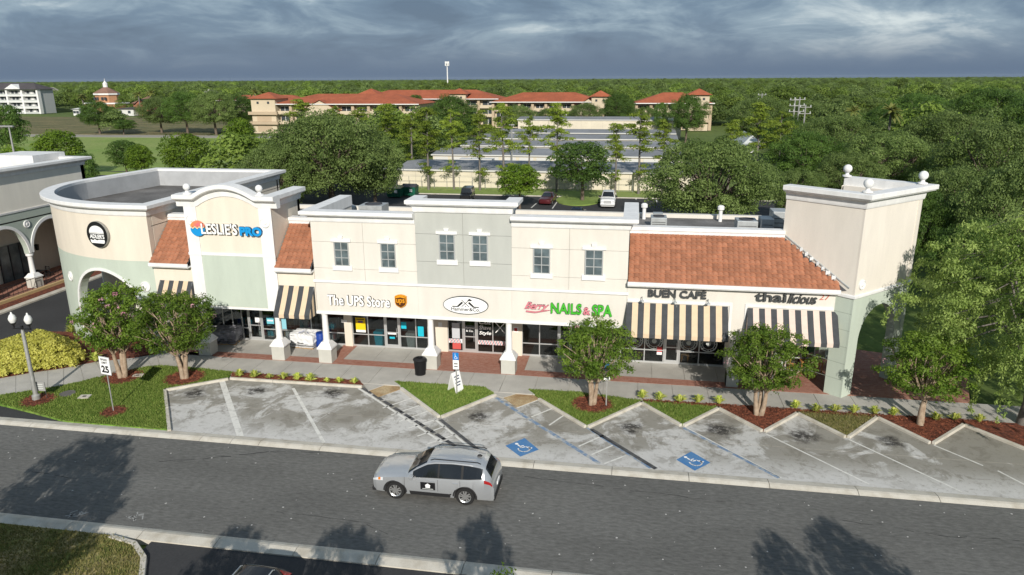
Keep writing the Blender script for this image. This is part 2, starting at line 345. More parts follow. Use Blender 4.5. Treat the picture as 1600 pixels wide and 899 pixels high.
def bay_material():
    m = bpy.data.materials.new('stained_concrete'); m.use_nodes = True; nt = m.node_tree; N = nt.nodes.new; L = nt.links.new
    b = nt.nodes['Principled BSDF']; b.inputs['Roughness'].default_value = 0.9; b.inputs['Specular IOR Level'].default_value = 0.2
    geo = N('ShaderNodeNewGeometry'); pos = geo.outputs['Position']
    def noise(sc, det=6, ro=0.62, dist=0.0, vec=None):
        n = N('ShaderNodeTexNoise'); n.inputs['Scale'].default_value = sc; n.inputs['Detail'].default_value = det
        n.inputs['Roughness'].default_value = ro; n.inputs['Distortion'].default_value = dist; L(vec or pos, n.inputs['Vector']); return n.outputs['Fac']
    def rng(s, a, b2, c=0, d=1):
        r = N('ShaderNodeMapRange'); r.interpolation_type = 'SMOOTHSTEP'; L(s, r.inputs['Value'])
        for k, v in zip(('From Min', 'From Max', 'To Min', 'To Max'), (a, b2, c, d)): r.inputs[k].default_value = v
        return r.outputs[0]
    def mx(fac, A, B):
        n = N('ShaderNodeMix'); n.data_type = 'RGBA'; L(fac, n.inputs['Factor'])
        for k, v in (('A', A), ('B', B)):
            if isinstance(v, tuple): n.inputs[k].default_value = (*v, 1)
            else: L(v, n.inputs[k])
        return n.outputs['Result']
    def mul(a, b2):
        n = N('ShaderNodeMath'); n.operation = 'MULTIPLY'
        for i, v in enumerate((a, b2)):
            if isinstance(v, float): n.inputs[i].default_value = v
            else: L(v, n.inputs[i])
        return n.outputs[0]
    sep = N('ShaderNodeSeparateXYZ'); L(pos, sep.inputs[0])
    base = mx(noise(1.3), (0.47, 0.46, 0.435), (0.58, 0.57, 0.55))
    # mildew: ragged patches, more of it away from the swept strip by the road
    back = rng(sep.outputs[1], 28.2, 30.4, 0.0, 1.0)
    dirtier = N('ShaderNodeMath'); dirtier.operation = 'ADD'; L(noise(0.42, 9, 0.68, 0.6), dirtier.inputs[0]); L(rng(sep.outputs[0], 3.0, 15.0, 0.0, 0.075), dirtier.inputs[1])
    mil = mul(rng(dirtier.outputs[0], 0.44, 0.54), back)
    c = mx(mul(mil, 0.86), base, (0.24, 0.225, 0.19))
    mil2 = mul(rng(noise(1.1, 9, 0.72, 0.5), 0.50, 0.60), rng(sep.outputs[1], 28.0, 29.5, 0.35, 1.0))
    c = mx(mul(mil2, 0.60), c, (0.19, 0.175, 0.145))
    c = mx(mul(rng(noise(5.0, 6, 0.7), 0.53, 0.66), 0.45), c, (0.20, 0.18, 0.15))
    # oil spots under engines, each an uneven blot
    spots = [(305, 615, .85), (402, 611, .8), (520, 615, .85), (749, 650, .75), (985, 668, .8), (1125, 671, .95), (1255, 681, .95), (1392, 690, .8), (1545, 672, .7)]
    nv = N('ShaderNodeTexNoise'); nv.inputs['Scale'].default_value = 1.6; nv.inputs['Detail'].default_value = 6; nv.inputs['Roughness'].default_value = 0.75; L(pos, nv.inputs['Vector'])
    off = N('ShaderNodeVectorMath'); off.operation = 'MULTIPLY_ADD'; L(nv.outputs['Color'], off.inputs[0]); off.inputs[1].default_value = (1.5, 1.5, 0); L(pos, off.inputs[2])
    for u, v, r in spots:
        x, y = g(u, v)
        d = N('ShaderNodeVectorMath'); d.operation = 'DISTANCE'; L(off.outputs[0], d.inputs[0]); d.inputs[1].default_value = (x+0.75, y+0.75, 0)
        c = mx(mul(mul(rng(d.outputs['Value'], r*0.25, r*1.05, 1, 0), rng(noise(3.5, 5, .75), 0.33, 0.55)), 0.95), c, (0.035, 0.032, 0.03))
    L(c, b.inputs['Base Color'])
    bp = N('ShaderNodeBump'); bp.inputs['Strength'].default_value = 0.25; bp.inputs['Distance'].default_value = 0.02; L(noise(30, 4), bp.inputs['Height']); L(bp.outputs[0], b.inputs['Normal'])
    return m
M_bay = bay_material()

# terrain sheet
struct('ground', MB().prism([(-9000, -300), (9000, -300), (9000, 11000), (-9000, 11000)], -0.6, -0.22, sides=False, bottom=False), M_earth, 'green ground stretching to the horizon', fix=False)
# road
RY0, RY1 = 20.72, 27.28
struct('road', MB().box(-120, 90, RY0, RY1, -0.3, 0.0), M_asphalt, 'grey asphalt road in front of the shops')
struct('access_drive', MB().prism([(-75, 27.3), (-22, 27.9), (-22, 40), (-38, 52), (-38, 112), (-60, 112), (-75, 60)], -0.3, -0.012), M_asph2, 'dark asphalt drive between the two shop buildings')
struct('near_car_park', MB().box(-16.8, 60, -6, 20.04, -0.3, -0.012), M_asph2, 'dark asphalt car park on the near side of the road')
struct('rear_car_park', MB().prism([(-38, 49.5), (8.5, 49.5), (11, 66), (26, 74), (26, 101.3), (-38, 101.3)], -0.3, -0.016), M_asph2, 'black asphalt car park behind the shops')

# kerb between road and bays, cast in lengths
def kerb_run(name, x0, x1, y0, y1, joints, label, z=0.02, flip=False):
    root = struct(name, MB().box(x0, x1, y0+0.05, y1-0.05, -0.3, -0.02), M_groove, label)
    xs = [x0]+[j for j in joints if x0 < j < x1]+[x1]
    for a, b in zip(xs[:-1], xs[1:]):
        q = MB(); p = [(y0, -0.2), (y1, -0.2), (y1, z+0.012), (y0+0.30, z+0.07), (y0+0.18, z+0.05), (y0, z-0.012)]
        if flip: p = [(y0+y1-yy, zz) for yy, zz in p]
        vs = [(a+0.012, yy, zz) for yy, zz in p]+[(b-0.012, yy, zz) for yy, zz in p]; n = len(p)
        q.add(vs, [tuple(range(n)), tuple(range(2*n-1, n-1, -1))]+[(i, (i+1)%n, n+(i+1)%n, n+i) for i in range(n)])
        q.build('kerb_length', M_kerb, root)
    return root
jx = [g(u, v)[0] for u, v in ((310, 690), (365, 688), (410, 690), (500, 703), (617, 712), (834, 728), (956, 738), (1076, 747), (1201, 757), (1339, 768), (1465, 778))]
kerb_run('road_kerb', -70, 50, 27.26, 27.95, sorted(jx+[-60, -54, -48, -42, -36, -32, -28.5, -25, 19, 22.5, 26, 29.5, 33, 38, 44]), 'cream concrete kerb along the far side of the road')
kerb_run('near_kerb', -60, 40, 20.05, 20.74, [-54+i*3.05 for i in range(32)], 'cream concrete kerb along the near side of the road', flip=True)

# stained concrete bays laid in slabs between the slanting joints
top_x = []
DIVS = [((348, 594), (378, 684)), ((452, 598), (508, 694)), ((563, 604), (712, 702)), ((775, 618), (940, 727)), ((919, 667), (1024, 734)), ((1067, 667), (1219, 748)), ((1194, 676), (1360, 757)), ((1324, 685), (1504, 769)), ((1457, 694), (1640, 779))]
def line_at(d, y):
    (x0, y0), (x1, y1) = g(*d[0]), g(*d[1]); return x0+(x1-x0)*(y-y0)/(y1-y0)
bay = struct('parking_bays', MB().prism([(-21.2, 27.9), (46, 27.9), (46, 34.85), (-26.2, 34.85)], -0.3, -0.016), M_groove, 'stained concrete parking bays set at an angle to the road')
def bay_panels():
    cols = [lambda y: line_at(((257, 612), (263, 676)), y)]+[(lambda y, d=d: line_at(d, y)) for d in DIVS]
    last = DIVS[-1]
    for k in range(1, 8): cols.append(lambda y, k=k: line_at(last, y)+3.85*k)
    for ci, (a, b) in enumerate(zip(cols[:-1], cols[1:])):
        for y0, y1 in ((27.96, 30.9), (30.92, 34.8)):
            MB().prism([(a(y0)+.01, y0), (b(y0)-.01, y0), (b(y1)-.01, y1), (a(y1)+.01, y1)], -0.2, 0.004).build('slab', M_bay, bay)
bay_panels()
LINES = []
def stripe(p, q, w, m, z=0.0085, name='painted_line'):
    a, b = Vector((*g(*p), 0)), Vector((*g(*q), 0)); d = (b-a).normalized(); n = Vector((-d.y, d.x, 0))*w/2
    o = MB().add([(a-n).to_3d()[:2]+(z,) if False else ((a-n).x, (a-n).y, z), ((b-n).x, (b-n).y, z), ((b+n).x, (b+n).y, z), ((a+n).x, (a+n).y, z)], [(0, 1, 2, 3)]).build(name, m, bay, fix=False)
    return o
stripe((347, 596), (376, 683), 0.30, M_line); stripe((458, 607), (506, 692), 0.16, M_line)
# access aisle: white line with black dashes beside it
stripe((560, 607), (707, 702), 0.13, M_line)
def dashes(p, q, n, w, m, fillr=0.8):
    for i in range(n):
        a = i/n; b = (i+fillr)/n
        stripe((p[0]+(q[0]-p[0])*a, p[1]+(q[1]-p[1])*a), (p[0]+(q[0]-p[0])*b, p[1]+(q[1]-p[1])*b), w, m)
dashes((567, 606.5), (714, 699), 9, 0.20, M_lineblk, 0.86)
stripe((680, 656), (737, 702), 0.12, M_line); stripe((688, 656), (748, 704), 0.19, M_lineblk)
for p, q in (((598, 638), (645, 622)), ((611, 649), (655, 634)), ((624, 659), (668, 643)), ((638, 669.5), (684, 655)), ((652, 682), (697, 666)), ((668, 694), (712, 679))): stripe(p, q, 0.09, M_line)
stripe((775, 622), (937, 725), 0.20, M_blueworn)
stripe((917, 669), (1016, 732), 0.12, M_blueworn); stripe((924, 671), (1025, 733), 0.22, M_lineblk)
for p, q in (((808, 638), (842, 625)), ((830, 652), (862, 639)), ((858, 665), (880, 650)), ((904, 698), (944, 680)), ((924, 711), (958, 696)), ((944, 725), (978, 712))): stripe(p, q, 0.09, M_line)
stripe((1068, 669), (1217, 747), 0.17, M_blueworn); stripe((1073, 669), (1221, 747), 0.07, M_line)
stripe((1196, 678), (1358, 757), 0.09, M_line); stripe((1326, 687), (1503, 769), 0.09, M_line); stripe((1459, 696), (1536, 728), 0.09, M_line); stripe((1559, 736), (1640, 778), 0.09, M_line)
# accessible parking emblems
def emblem(corners, ang, k):
    P = G(corners); MB().add([(x, y, 0.0095) for x, y in P], [(0, 1, 2, 3)]).build('blue_square', M_blue, bay, fix=False)
    c = np.mean(np.array(P), 0)
    q = MB(); ca, sa = math.cos(ang), math.sin(ang)
    def T(x, y): return (c[0]+(x*ca-y*sa)*k, c[1]+(x*sa+y*ca)*k, 0.0135)
    def strip(pts, w):
        for (x0, y0), (x1, y1) in zip(pts[:-1], pts[1:]):
            dx, dy = x1-x0, y1-y0; l = math.hypot(dx, dy) or 1; nx, ny = -dy/l*w/2, dx/l*w/2; ex, ey = dx/l*w*.2, dy/l*w*.2
            q.add([T(x0-ex+nx, y0-ey+ny), T(x0-ex-nx, y0-ey-ny), T(x1+ex-nx, y1+ey-ny), T(x1+ex+nx, y1+ey+ny)], [(0, 1, 2, 3)])
    strip([(0.42*math.cos(t)+0.02, 0.42*math.sin(t)-0.25) for t in [rad(150+i*15) for i in range(16)]], 0.11)
    strip([(-0.12, 0.48), (-0.06, 0.0), (0.28, -0.03), (0.46, -0.42), (0.60, -0.37)], 0.12); strip([(-0.09, 0.22), (0.22, 0.20)], 0.09)
    q.add([T(-0.14+0.13*math.cos(2*math.pi*i/12), 0.66+0.13*math.sin(2*math.pi*i/12)) for i in range(12)], [tuple(range(12))])
    q.build('wheelchair_symbol', M_wpaint, bay, fix=False)
emblem([(789.7, 697), (819.7, 685), (842, 703), (813, 714)], rad(35), 0.62)
emblem([(1056.6, 718.8), (1080, 706), (1110, 723.4), (1085.6, 736)], rad(35), 0.62)

# planted islands: turf or mulch with a concrete kerb on the bay side
def edge_kerb(pts, root, w=0.17, z=0.13, piece=2.6):
    """kerb lengths along a polyline of ground points; outward = right of travel"""
    for a, b in zip(pts[:-1], pts[1:]):
        a, b = Vector(a), Vector(b); L_ = (b-a).length; n = max(1, round(L_/piece)); d = (b-a)/L_
        for i in range(n):
            p = a+d*(L_*i/n+0.008); q = a+d*(L_*(i+1)/n-0.008); m = Vector((-d.y, d.x))*w
            MB().prism([tuple(p+m), tuple(q+m), tuple(q), tuple(p)], -0.2, z).build('kerb_length', M_kerb, root, bevel=0.025)
def island(name, poly, m, label, kerb=None, z=0.09):
    o = struct(name, MB().prism(poly, -0.25, z), m, label)
    if kerb: edge_kerb(kerb, o)
    return o
SY = 34.72
lawnL = G([(-62, 630), (0, 620.5), (100, 605), (163, 590), (225, 576), (250, 573.5), (313, 578), (363, 584), (357, 593), (256, 611), (262, 674), (105, 661), (50, 646), (0, 634)])
island('verge_lawn', lawnL, M_lawn, 'green turf verge between the walk and the road', kerb=G([(262, 676), (255, 611), (357, 593)])[::-1])
P1 = G([(363, 584), (562, 597), (567, 604), (361, 592)]); island('planting_bed', P1, M_mulch, 'narrow red mulch bed in front of the pool shop', kerb=G([(361, 592), (567, 605)])[::-1], z=0.10)
P2 = G([(616, 598), (757, 607), (773, 617.5), (688.4, 651), (629, 607)]); island('turf_island', P2, M_lawn, 'green turf island with the folding sign', kerb=G([(629, 608), (688.4, 652.5), (773, 618)])[::-1])
struct('worn_ramp', MB().prism(G([(577, 611), (615, 598), (628, 608), (591, 621)]), -0.2, 0.03), M_bare, 'bare brown patch beside the turf island')
struct('worn_patch', MB().prism(G([(786, 622), (824, 611.5), (843, 624), (807, 637)]), -0.2, 0.03), M_bare, 'bare brown patch beside the tree island')
saw = G([(843.8, 624.7), (917, 668), (1002, 629.4), (1066, 666), (1122, 638), (1192.5, 674.7), (1245, 645.6), (1322.7, 684), (1369, 652), (1455, 693.5), (1504, 663.5)])
for k in range(1, 7): saw += [(16.1+3.85*k-1.9, 32.25), (16.1+3.85*k, 34.55)]
def saw_islands():
    # triangles between teeth: turf, turf, mulch, worn, mulch ...
    a0 = g(825, 611)
    pl = [a0]+[g(900, 615), (saw[2][0], SY)]+[saw[2], saw[1], saw[0]]
    island('tree_island', pl, M_lawn, 'green turf island round the tree by the nail salon', kerb=[saw[2], saw[1], saw[0]])
    mats_ = [('turf_island', M_lawn, 'small green turf wedge behind the blue parking emblem'), ('mulch_island', M_mulch, 'red mulch wedge round the tree by the cafe'), ('turf_island', M_worn, 'worn turf wedge in front of the tower'), ('mulch_island', M_mulch, 'red mulch wedge round the tree by the tower')]
    for i in range(2, len(saw)-2, 2):
        k = (i-2)//2
        nm, mm, lb = mats_[k] if k < 4 else ('mulch_island', M_mulch, 'shaded mulch wedge under the drooping tree')
        a, b, c = saw[i], saw[i+1], saw[i+2]
        island(nm, [a, b, c, (c[0], c[1]+0.02), (a[0], a[1]+0.02)], mm, lb, kerb=[c, b, a])
    struct('mulch_strip', MB().prism([(saw[2][0]+0.1, 34.56), (40, 34.62), (40, 34.95), (saw[2][0]+0.1, 34.84)], -0.2, 0.10), M_mulch, 'red mulch strip along the walk behind the bays')
saw_islands()
for u, v, r in ((192, 592, 0.95), (289, 593, 1.0), (926, 634, 0.95), (178, 646, 0.55), (60, 628, 0.75)):
    x, y = g(u, v); rnd = random.Random(u)
    pts = [(x+r*(1+rnd.uniform(-.12, .12))*math.cos(t*math.pi/10), y+r*0.95*(1+rnd.uniform(-.12, .12))*math.sin(t*math.pi/10)) for t in range(20)]
    struct('mulch_ring', MB().prism(pts, 0.0, 0.115), M_mulch, 'round patch of red bark mulch in the turf')

# front walk laid in slabs
walk = struct('front_walk', MB().box(-25.2, 46, 34.75, 36.98, -0.3, 0.06), M_groove, 'grey concrete walk in front of the shops')
x = -24.9; rnd = random.Random(5)
while x < 44:
    if x > -13.2 or x < -13.3: pass
    MB().box(x+0.012, x+1.83-0.012, 34.9 if x > 0.2 else 34.6, 36.97, -0.1, 0.085+rnd.uniform(0, .004)).build('slab', M_concrete, walk); x += 1.83
struct('walk_ramp', MB().prism(G([(567, 600), (576, 612), (616, 598), (625, 590), (560, 586)]), -0.1, 0.062), M_concrete, 'pale concrete ramp down to the access aisle')
struct('walk_ramp', MB().prism(G([(757, 607), (774, 619), (786, 623), (825, 611), (840, 604), (745, 598)]), -0.1, 0.060), M_concrete, 'pale concrete ramp beside the folding sign')
# curving walk on the left
cw_lo = [(-260, 668), (-140, 650), (0, 620), (50, 613), (100, 605), (163, 590), (225, 576), (250, 573.5), (313, 578), (345, 582)]
cw_hi = [(-260, 625), (-140, 612), (0, 594), (50, 585), (100, 578), (150, 568), (210, 561.5), (245, 556), (285, 553), (330, 552)]
lo, hi = G(cw_lo), G(cw_hi)
cwalk = struct('curving_walk', MB().prism(lo+hi[::-1], -0.3, 0.075), M_groove, 'grey concrete walk curving past the hedge')
for i in range(len(lo)-1):
    n = 2
    for k in range(n):
        def lp(P, t): return (P[i][0]+(P[i+1][0]-P[i][0])*t, P[i][1]+(P[i+1][1]-P[i][1])*t)
        a, b = k/n+0.006, (k+1)/n-0.006
        MB().prism([lp(lo, a), lp(lo, b), lp(hi, b), lp(hi, a)], -0.1, 0.095).build('slab', M_concrete, cwalk)
# brick edging band and arcade floor
arc = struct('arcade_floor', MB().box(-29, 15.5, 36.99, 40.2, -0.3, 0.06), M_groove, 'concrete floor of the covered walk')
struct('brick_band', MB().box(-27.5, 8.6, 36.985, 37.75, -0.2, 0.095), M_brickpave, 'red brick band edging the covered walk')
for x0, x1 in ((-29, -26.5), (-26.5, -24), (-24, -21.4), (-21.4, -19.2), (-19.2, -17.55), (-16.65, -14.8), (-14.8, -13), (-13, -11.15), (-5.7, -3.9), (-3.9, -2.1), (-2.1, -0.3), (-0.3, 1.5), (1.5, 3.3), (3.3, 5.1), (5.1, 6.9), (6.9, 8.2)):
    MB().box(x0+0.01, x1-0.01, 37.76, 40.1, -0.1, 0.09).build('slab', M_concrete, arc)
for x0, x1, lb in ((-17.55, -16.65, 'red brick panel by the parcel shop door wall'), (-11.15, -6.4, 'red brick floor in front of the barber shop'), (-6.38, -5.7, 'red brick strip beside the nail salon')):
    struct('brick_floor', MB().box(x0, x1, 37.755, 40.1, -0.2, 0.092), M_brickpave, lb)
struct('tower_floor', MB().prism([(8.22, 37.0), (17.5, 37.0), (19.5, 42.5), (12.5, 44.5), (8.22, 40.1)], -0.2, 0.098), M_brickpave, 'red brick floor under and beside the tower')
# hedge bed and soil left of the walk
struct('hedge_bed', MB().prism(G([(-260, 622), (-140, 610), (0, 593), (100, 577), (150, 567), (210, 560), (250, 553), (275, 546), (240, 530), (140, 520), (60, 520), (-60, 545), (-260, 585)]), -0.2, 0.08), M_mulch, 'red mulch bed under the clipped hedge')
# near island, bottom left
ni = G([(-200, 800), (0, 824), (120, 833), (228, 842), (262, 862), (282, 890), (300, 940)])
ni[0] = (-60, 20.0); ni[1] = (-25, 20.0)
nl = [(-60, -6)]+ni+[(-14.2, 14.5), (-14.2, -6)]
struct('near_island', MB().prism([(-60, -6), (-60, 20.03), (-18.2, 20.03), (-17.2, 19.8), (-16.3, 19.1), (-15.6, 18.0), (-15.0, 16), (-14.6, 10), (-14.6, -6)], -0.25, 0.10), M_dry, 'patchy dry turf on the near side of the road')
nk = bpy.data.objects['near_island']
edge_kerb([(-18.4, 20.05), (-17.2, 19.82), (-16.3, 19.12), (-15.6, 18.02), (-15.0, 16.0), (-14.6, 10)], nk, w=-0.2, z=0.14)
# rear strip, left field, tracks
struct('rear_grass', MB().box(-36, 30, 101.4, 108.2, -0.3, 0.05), M_field, 'grass strip behind the rear car park')
struct('rear_kerb', MB().box(-36, 30, 101.15, 101.4, -0.3, 0.10), M_kerb, 'pale kerb along the rear grass strip')
struct('field', MB().prism([(-330, 128), (-62, 118), (-62, 128), (-70, 200), (-330, 200)], -0.3, -0.1), M_field, 'open mown field beyond the left shops')
struct('track', MB().prism([(-330, 193), (-105, 197), (-105, 206), (-330, 202)], -0.3, -0.05), M_track, 'pale track along the far side of the field')
struct('scrub', MB().prism([(-400, 203), (-130, 206.5), (-150, 300), (-420, 318)], -0.3, -0.06), M_scrub, 'brown dry scrub beyond the track')
struct('left_road', MB().prism([(-200, 104), (-38, 100), (-38, 112), (-60, 118), (-200, 128)], -0.3, -0.03), M_asph2, 'dark asphalt road behind the left shops')
struct('green_strip', MB().prism([(-130, 118), (-75, 114), (-75, 117), (-130, 123)], -0.1, 0.03), M_field, 'strip of grass between the road and the field')

# seams, cracks and scraps of old paint on the road
M_tar = mat('tar_seam', (.035, .035, .036), .7); M_speck = mat('pale_speck', (.45, .44, .42), .9)
ROAD = bpy.data.objects['road']
def crack(pts, w, seed, m=None, z=.004):
    rnd = random.Random(seed); P = [Vector(g(u, v)) for u, v in pts]; Q = []
    for a, b in zip(P[:-1], P[1:]):
        n = max(2, int((b-a).length/.35))
        for i in range(n): Q.append(a.lerp(b, i/n)+Vector((rnd.uniform(-.05, .05), rnd.uniform(-.05, .05))))
    Q.append(P[-1]); q = MB()
    for i in range(len(Q)-1):
        if rnd.random() < .22: continue
        d = (Q[i+1]-Q[i]).normalized(); n = Vector((-d.y, d.x))*w*rnd.uniform(.4, 1)/2
        q.quad((Q[i].x-n.x, Q[i].y-n.y, z), (Q[i+1].x-n.x, Q[i+1].y-n.y, z), (Q[i+1].x+n.x, Q[i+1].y+n.y, z), (Q[i].x+n.x, Q[i].y+n.y, z))
    if q.f: q.build('crack', m or M_tar, ROAD, fix=False)
crack([(235, 722), (330, 716), (420, 706)], .07, 1); crack([(420, 706), (520, 707)], .05, 2); crack([(820, 745), (1000, 768), (1180, 790)], .035, 3); crack([(40, 735), (120, 748)], .04, 4); crack([(1300, 812), (1480, 838), (1600, 846)], .035, 5); crack([(430, 800), (560, 815), (640, 850)], .03, 6)
for u, v in ((120, 804), (212, 808)):
    x0, y0 = g(u, v); rnd = random.Random(u); q = MB()
    for k in range(9):
        a = Vector((x0+rnd.uniform(-.3, .3), y0+rnd.uniform(-.2, .2))); d = Vector((rnd.uniform(-1, 1), rnd.uniform(-.6, .6))).normalized()*.14; n = Vector((-d.y, d.x)).normalized()*.025
        q.quad((a.x-d.x-n.x, a.y-d.y-n.y, .006), (a.x+d.x-n.x, a.y+d.y-n.y, .006), (a.x+d.x+n.x, a.y+d.y+n.y, .006), (a.x-d.x+n.x, a.y-d.y+n.y, .006))
    q.build('survey_mark', mat('faded_mark', (.30, .30, .29), .9), ROAD, fix=False)
q = MB(); rnd = random.Random(12)
for k in range(150):
    x0, y0 = rnd.uniform(-30, 18), rnd.uniform(20.9, 27.1); r = rnd.uniform(.012, .05); q.prism([(x0+r*rnd.uniform(.6, 1.2)*math.cos(i*1.257), y0+r*rnd.uniform(.6, 1.2)*math.sin(i*1.257)) for i in range(5)], .002, .006, bottom=False)
tag(q.build('speck', M_speck, ROAD, fix=False), None, None, None, 'stuff')

# grass blades and loose bark so that turf and beds have a real surface
def scatter_flat(name, polys, n, seed, size, m, upright, zb, label, holes=()):
    rnd = np.random.default_rng(seed); areas = []
    def area(p): return abs(sum(p[i][0]*p[(i+1)%len(p)][1]-p[(i+1)%len(p)][0]*p[i][1] for i in range(len(p))))/2
    A = np.array([area(p) for p, _ in polys]); cnt = (A/A.sum()*n).astype(int); pts = []
    for (p, z), c in zip(polys, cnt):
        P = np.array(p); lo, hi = P.min(0), P.max(0); got = 0
        while got < c:
            x, y = rnd.uniform(lo[0], hi[0], c*3+20), rnd.uniform(lo[1], hi[1], c*3+20); ins = np.zeros(len(x), bool)
            for i in range(len(P)):
                x0, y0 = P[i]; x1, y1 = P[i-1]
                k = ((y0 > y) != (y1 > y)) & (x < (x1-x0)*(y-y0)/((y1-y0) if y1 != y0 else 1e-9)+x0); ins ^= k
            nin = int(ins.sum())
            for hx, hy, hr in holes: ins &= (x-hx)**2+(y-hy)**2 > (hr*rnd.uniform(.9, 1.06, len(x)))**2
            x, y = x[ins][:c-got], y[ins][:c-got]; got += max(len(x), min(nin, c-got)); pts.append(np.stack([x, y, np.full(len(x), z)], 1))
    P = np.concatenate(pts); k = len(P); a = rnd.uniform(0, 6.283, k); s = size*rnd.uniform(.6, 1.5, k); d = np.stack([np.cos(a), np.sin(a), np.zeros(k)], 1)
    if upright:
        lean = rnd.normal(size=(k, 3))*.45; lean[:, 2] = 1; w = d*(s*.28)[:, None]; top = P+lean*s[:, None]; V = np.stack([P-w, P+w, top+w*.3, top-w*.3], 1)
    else:
        e = np.stack([-d[:, 1], d[:, 0], rnd.uniform(-.3, .3, k)], 1); V = np.stack([P-d*s[:, None]-e*s[:, None]*.3, P+d*s[:, None]-e*s[:, None]*.3, P+d*s[:, None]+e*s[:, None]*.3, P-d*s[:, None]+e*s[:, None]*.3], 1); V[:, :, 2] += rnd.uniform(.008, .03, k)[:, None]
    me = bpy.data.meshes.new(name); me.vertices.add(k*4); me.vertices.foreach_set('co', V.reshape(-1)); me.loops.add(k*4); me.loops.foreach_set('vertex_index', np.arange(k*4, dtype=np.int32)); me.polygons.add(k); me.polygons.foreach_set('loop_start', np.arange(0, k*4, 4, dtype=np.int32)); me.polygons.foreach_set('loop_total', np.full(k, 4, dtype=np.int32))
    at = me.attributes.new('tint', 'FLOAT', 'FACE'); at.data.foreach_set('value', rnd.random(k).astype(np.float32)); me.materials.append(m); me.update(calc_edges=True)
    o = bpy.data.objects.new(name, me); COL.objects.link(o); tag(o, label, None, None, 'stuff')
L_grass = leaf_mat('grass_blade', (.11, .19, .025), (.28, .34, .085), .35, .8); M_chip = mat('bark_chip', (.20, .065, .035), 1.0, tint=.75)
turf = [(lawnL, .085), (P2, .085), ([g(825, 611), g(900, 615), (saw[2][0], SY), saw[2], saw[1], saw[0]], .085), ([saw[2], saw[3], saw[4]], .085)]
scatter_flat('grass', turf, 52000, 3, .065, L_grass, True, .08, 'short green grass growing on the verge and islands', holes=[(*g(u, v), r) for u, v, r in ((192, 592, .98), (289, 593, 1.03), (926, 634, .98), (178, 646, .57), (60, 628, .78), (106, 618, .42), (133, 623, .36), (216, 590, .36))])
L_dry = leaf_mat('dry_blade', (.13, .15, .03), (.36, .31, .13), .3, .8)
scatter_flat('dry_grass', [([saw[6], saw[7], saw[8]], .085), ([(-24.5, 17), (-24.5, 20), (-18.3, 20), (-17.2, 19.7), (-16.3, 19.0), (-15.6, 17.9), (-15.2, 17)], .095)], 16000, 4, .06, L_dry, True, .08, 'thin dry grass on the near turf and the worn wedge')
def disc(u, v, r): x, y = g(u, v); return [(x+r*math.cos(i*.5236), y+r*math.sin(i*.5236)) for i in range(12)]
beds = [(P1, .10), ([saw[4], saw[5], saw[6]], .09), ([saw[8], saw[9], saw[10]], .09), (disc(192, 592, 1.1), .115), (disc(289, 593, 1.15), .115), (disc(926, 634, 1.1), .115), (disc(178, 646, .68), .115), (disc(60, 628, .88), .115), ([(1, 34.5), (18, 34.55), (18, 34.97), (1, 34.88)], .10)]
scatter_flat('bark_chips', beds, 9000, 6, .05, M_chip, False, .1, 'loose red bark chips on the planting beds')
# ------------------------------------------------------------------ main shop building
FY = 37.2          # plane of the fascia
SFY = 40.0         # plane of the glazing
ZS = 3.13          # underside of the fascia
BLD = thing('shop_building', 'long cream shopping parade with tiled roofs, columns and a corner tower', 'building', (-8, 40, 0))
M_tile = mat('clay_tile', (0.40, 0.175, 0.10), 0.85, tint=0.17, var=0.14, vscale=2.5, bump=0.2, bscale=40)
M_int = mat('shop_inside', (0.13, 0.115, 0.10), 0.9, var=0.3, vscale=0.8)
M_soffit = mat('soffit', (0.66, 0.63, 0.57), 0.9)

def cornice_prof(z0, z1, proj, back=0.35):
    h = z1-z0
    return [(-back, z0), (0.05, z0), (0.07, z0+0.10*h), (0.10, z0+0.42*h), (0.20, z0+0.50*h), (0.20, z0+0.55*h), (proj-0.08, z0+0.60*h), (proj-0.06, z0+0.66*h), (proj, z0+0.70*h), (proj, z1-0.02), (proj-0.03, z1), (-back, z1)]

# body behind the fronts
MB().box(-27.9, 8.6, 40.5, 49.6, 3.35, 7.0).box(-27.9, 8.6, 49.2, 49.6, -0.2, 7.28).build('rear_block', M_pale, BLD)
MB().box(-27.7, 8.6, 39.3, 49.15, 7.002, 7.03).build('flat_roof', M_roofing, BLD)
MB().box(-28.0, 8.3, 37.21, 40.4, ZS+0.03, ZS+0.2).build('soffit', M_soffit, BLD)
q = MB().box(-27.8, 10.4, 40.05, 45.6, -0.1, 0.05).box(-27.8, 10.4, 45.6, 45.8, 0, 3.3).box(-27.8, 10.4, 40.2, 45.6, 3.2, 3.3).box(-27.9, -27.8, 40.05, 45.6, 0, 3.3).box(10.4, 10.5, 41.5, 45.6, 0, 3.3)
for xx in (-17.3, -11.6, -6.4, -0.2, 5.8): q.box(xx-.08, xx+.08, 40.25, 45.6, 0, 3.3)
q.build('shop_interior', M_int, BLD)

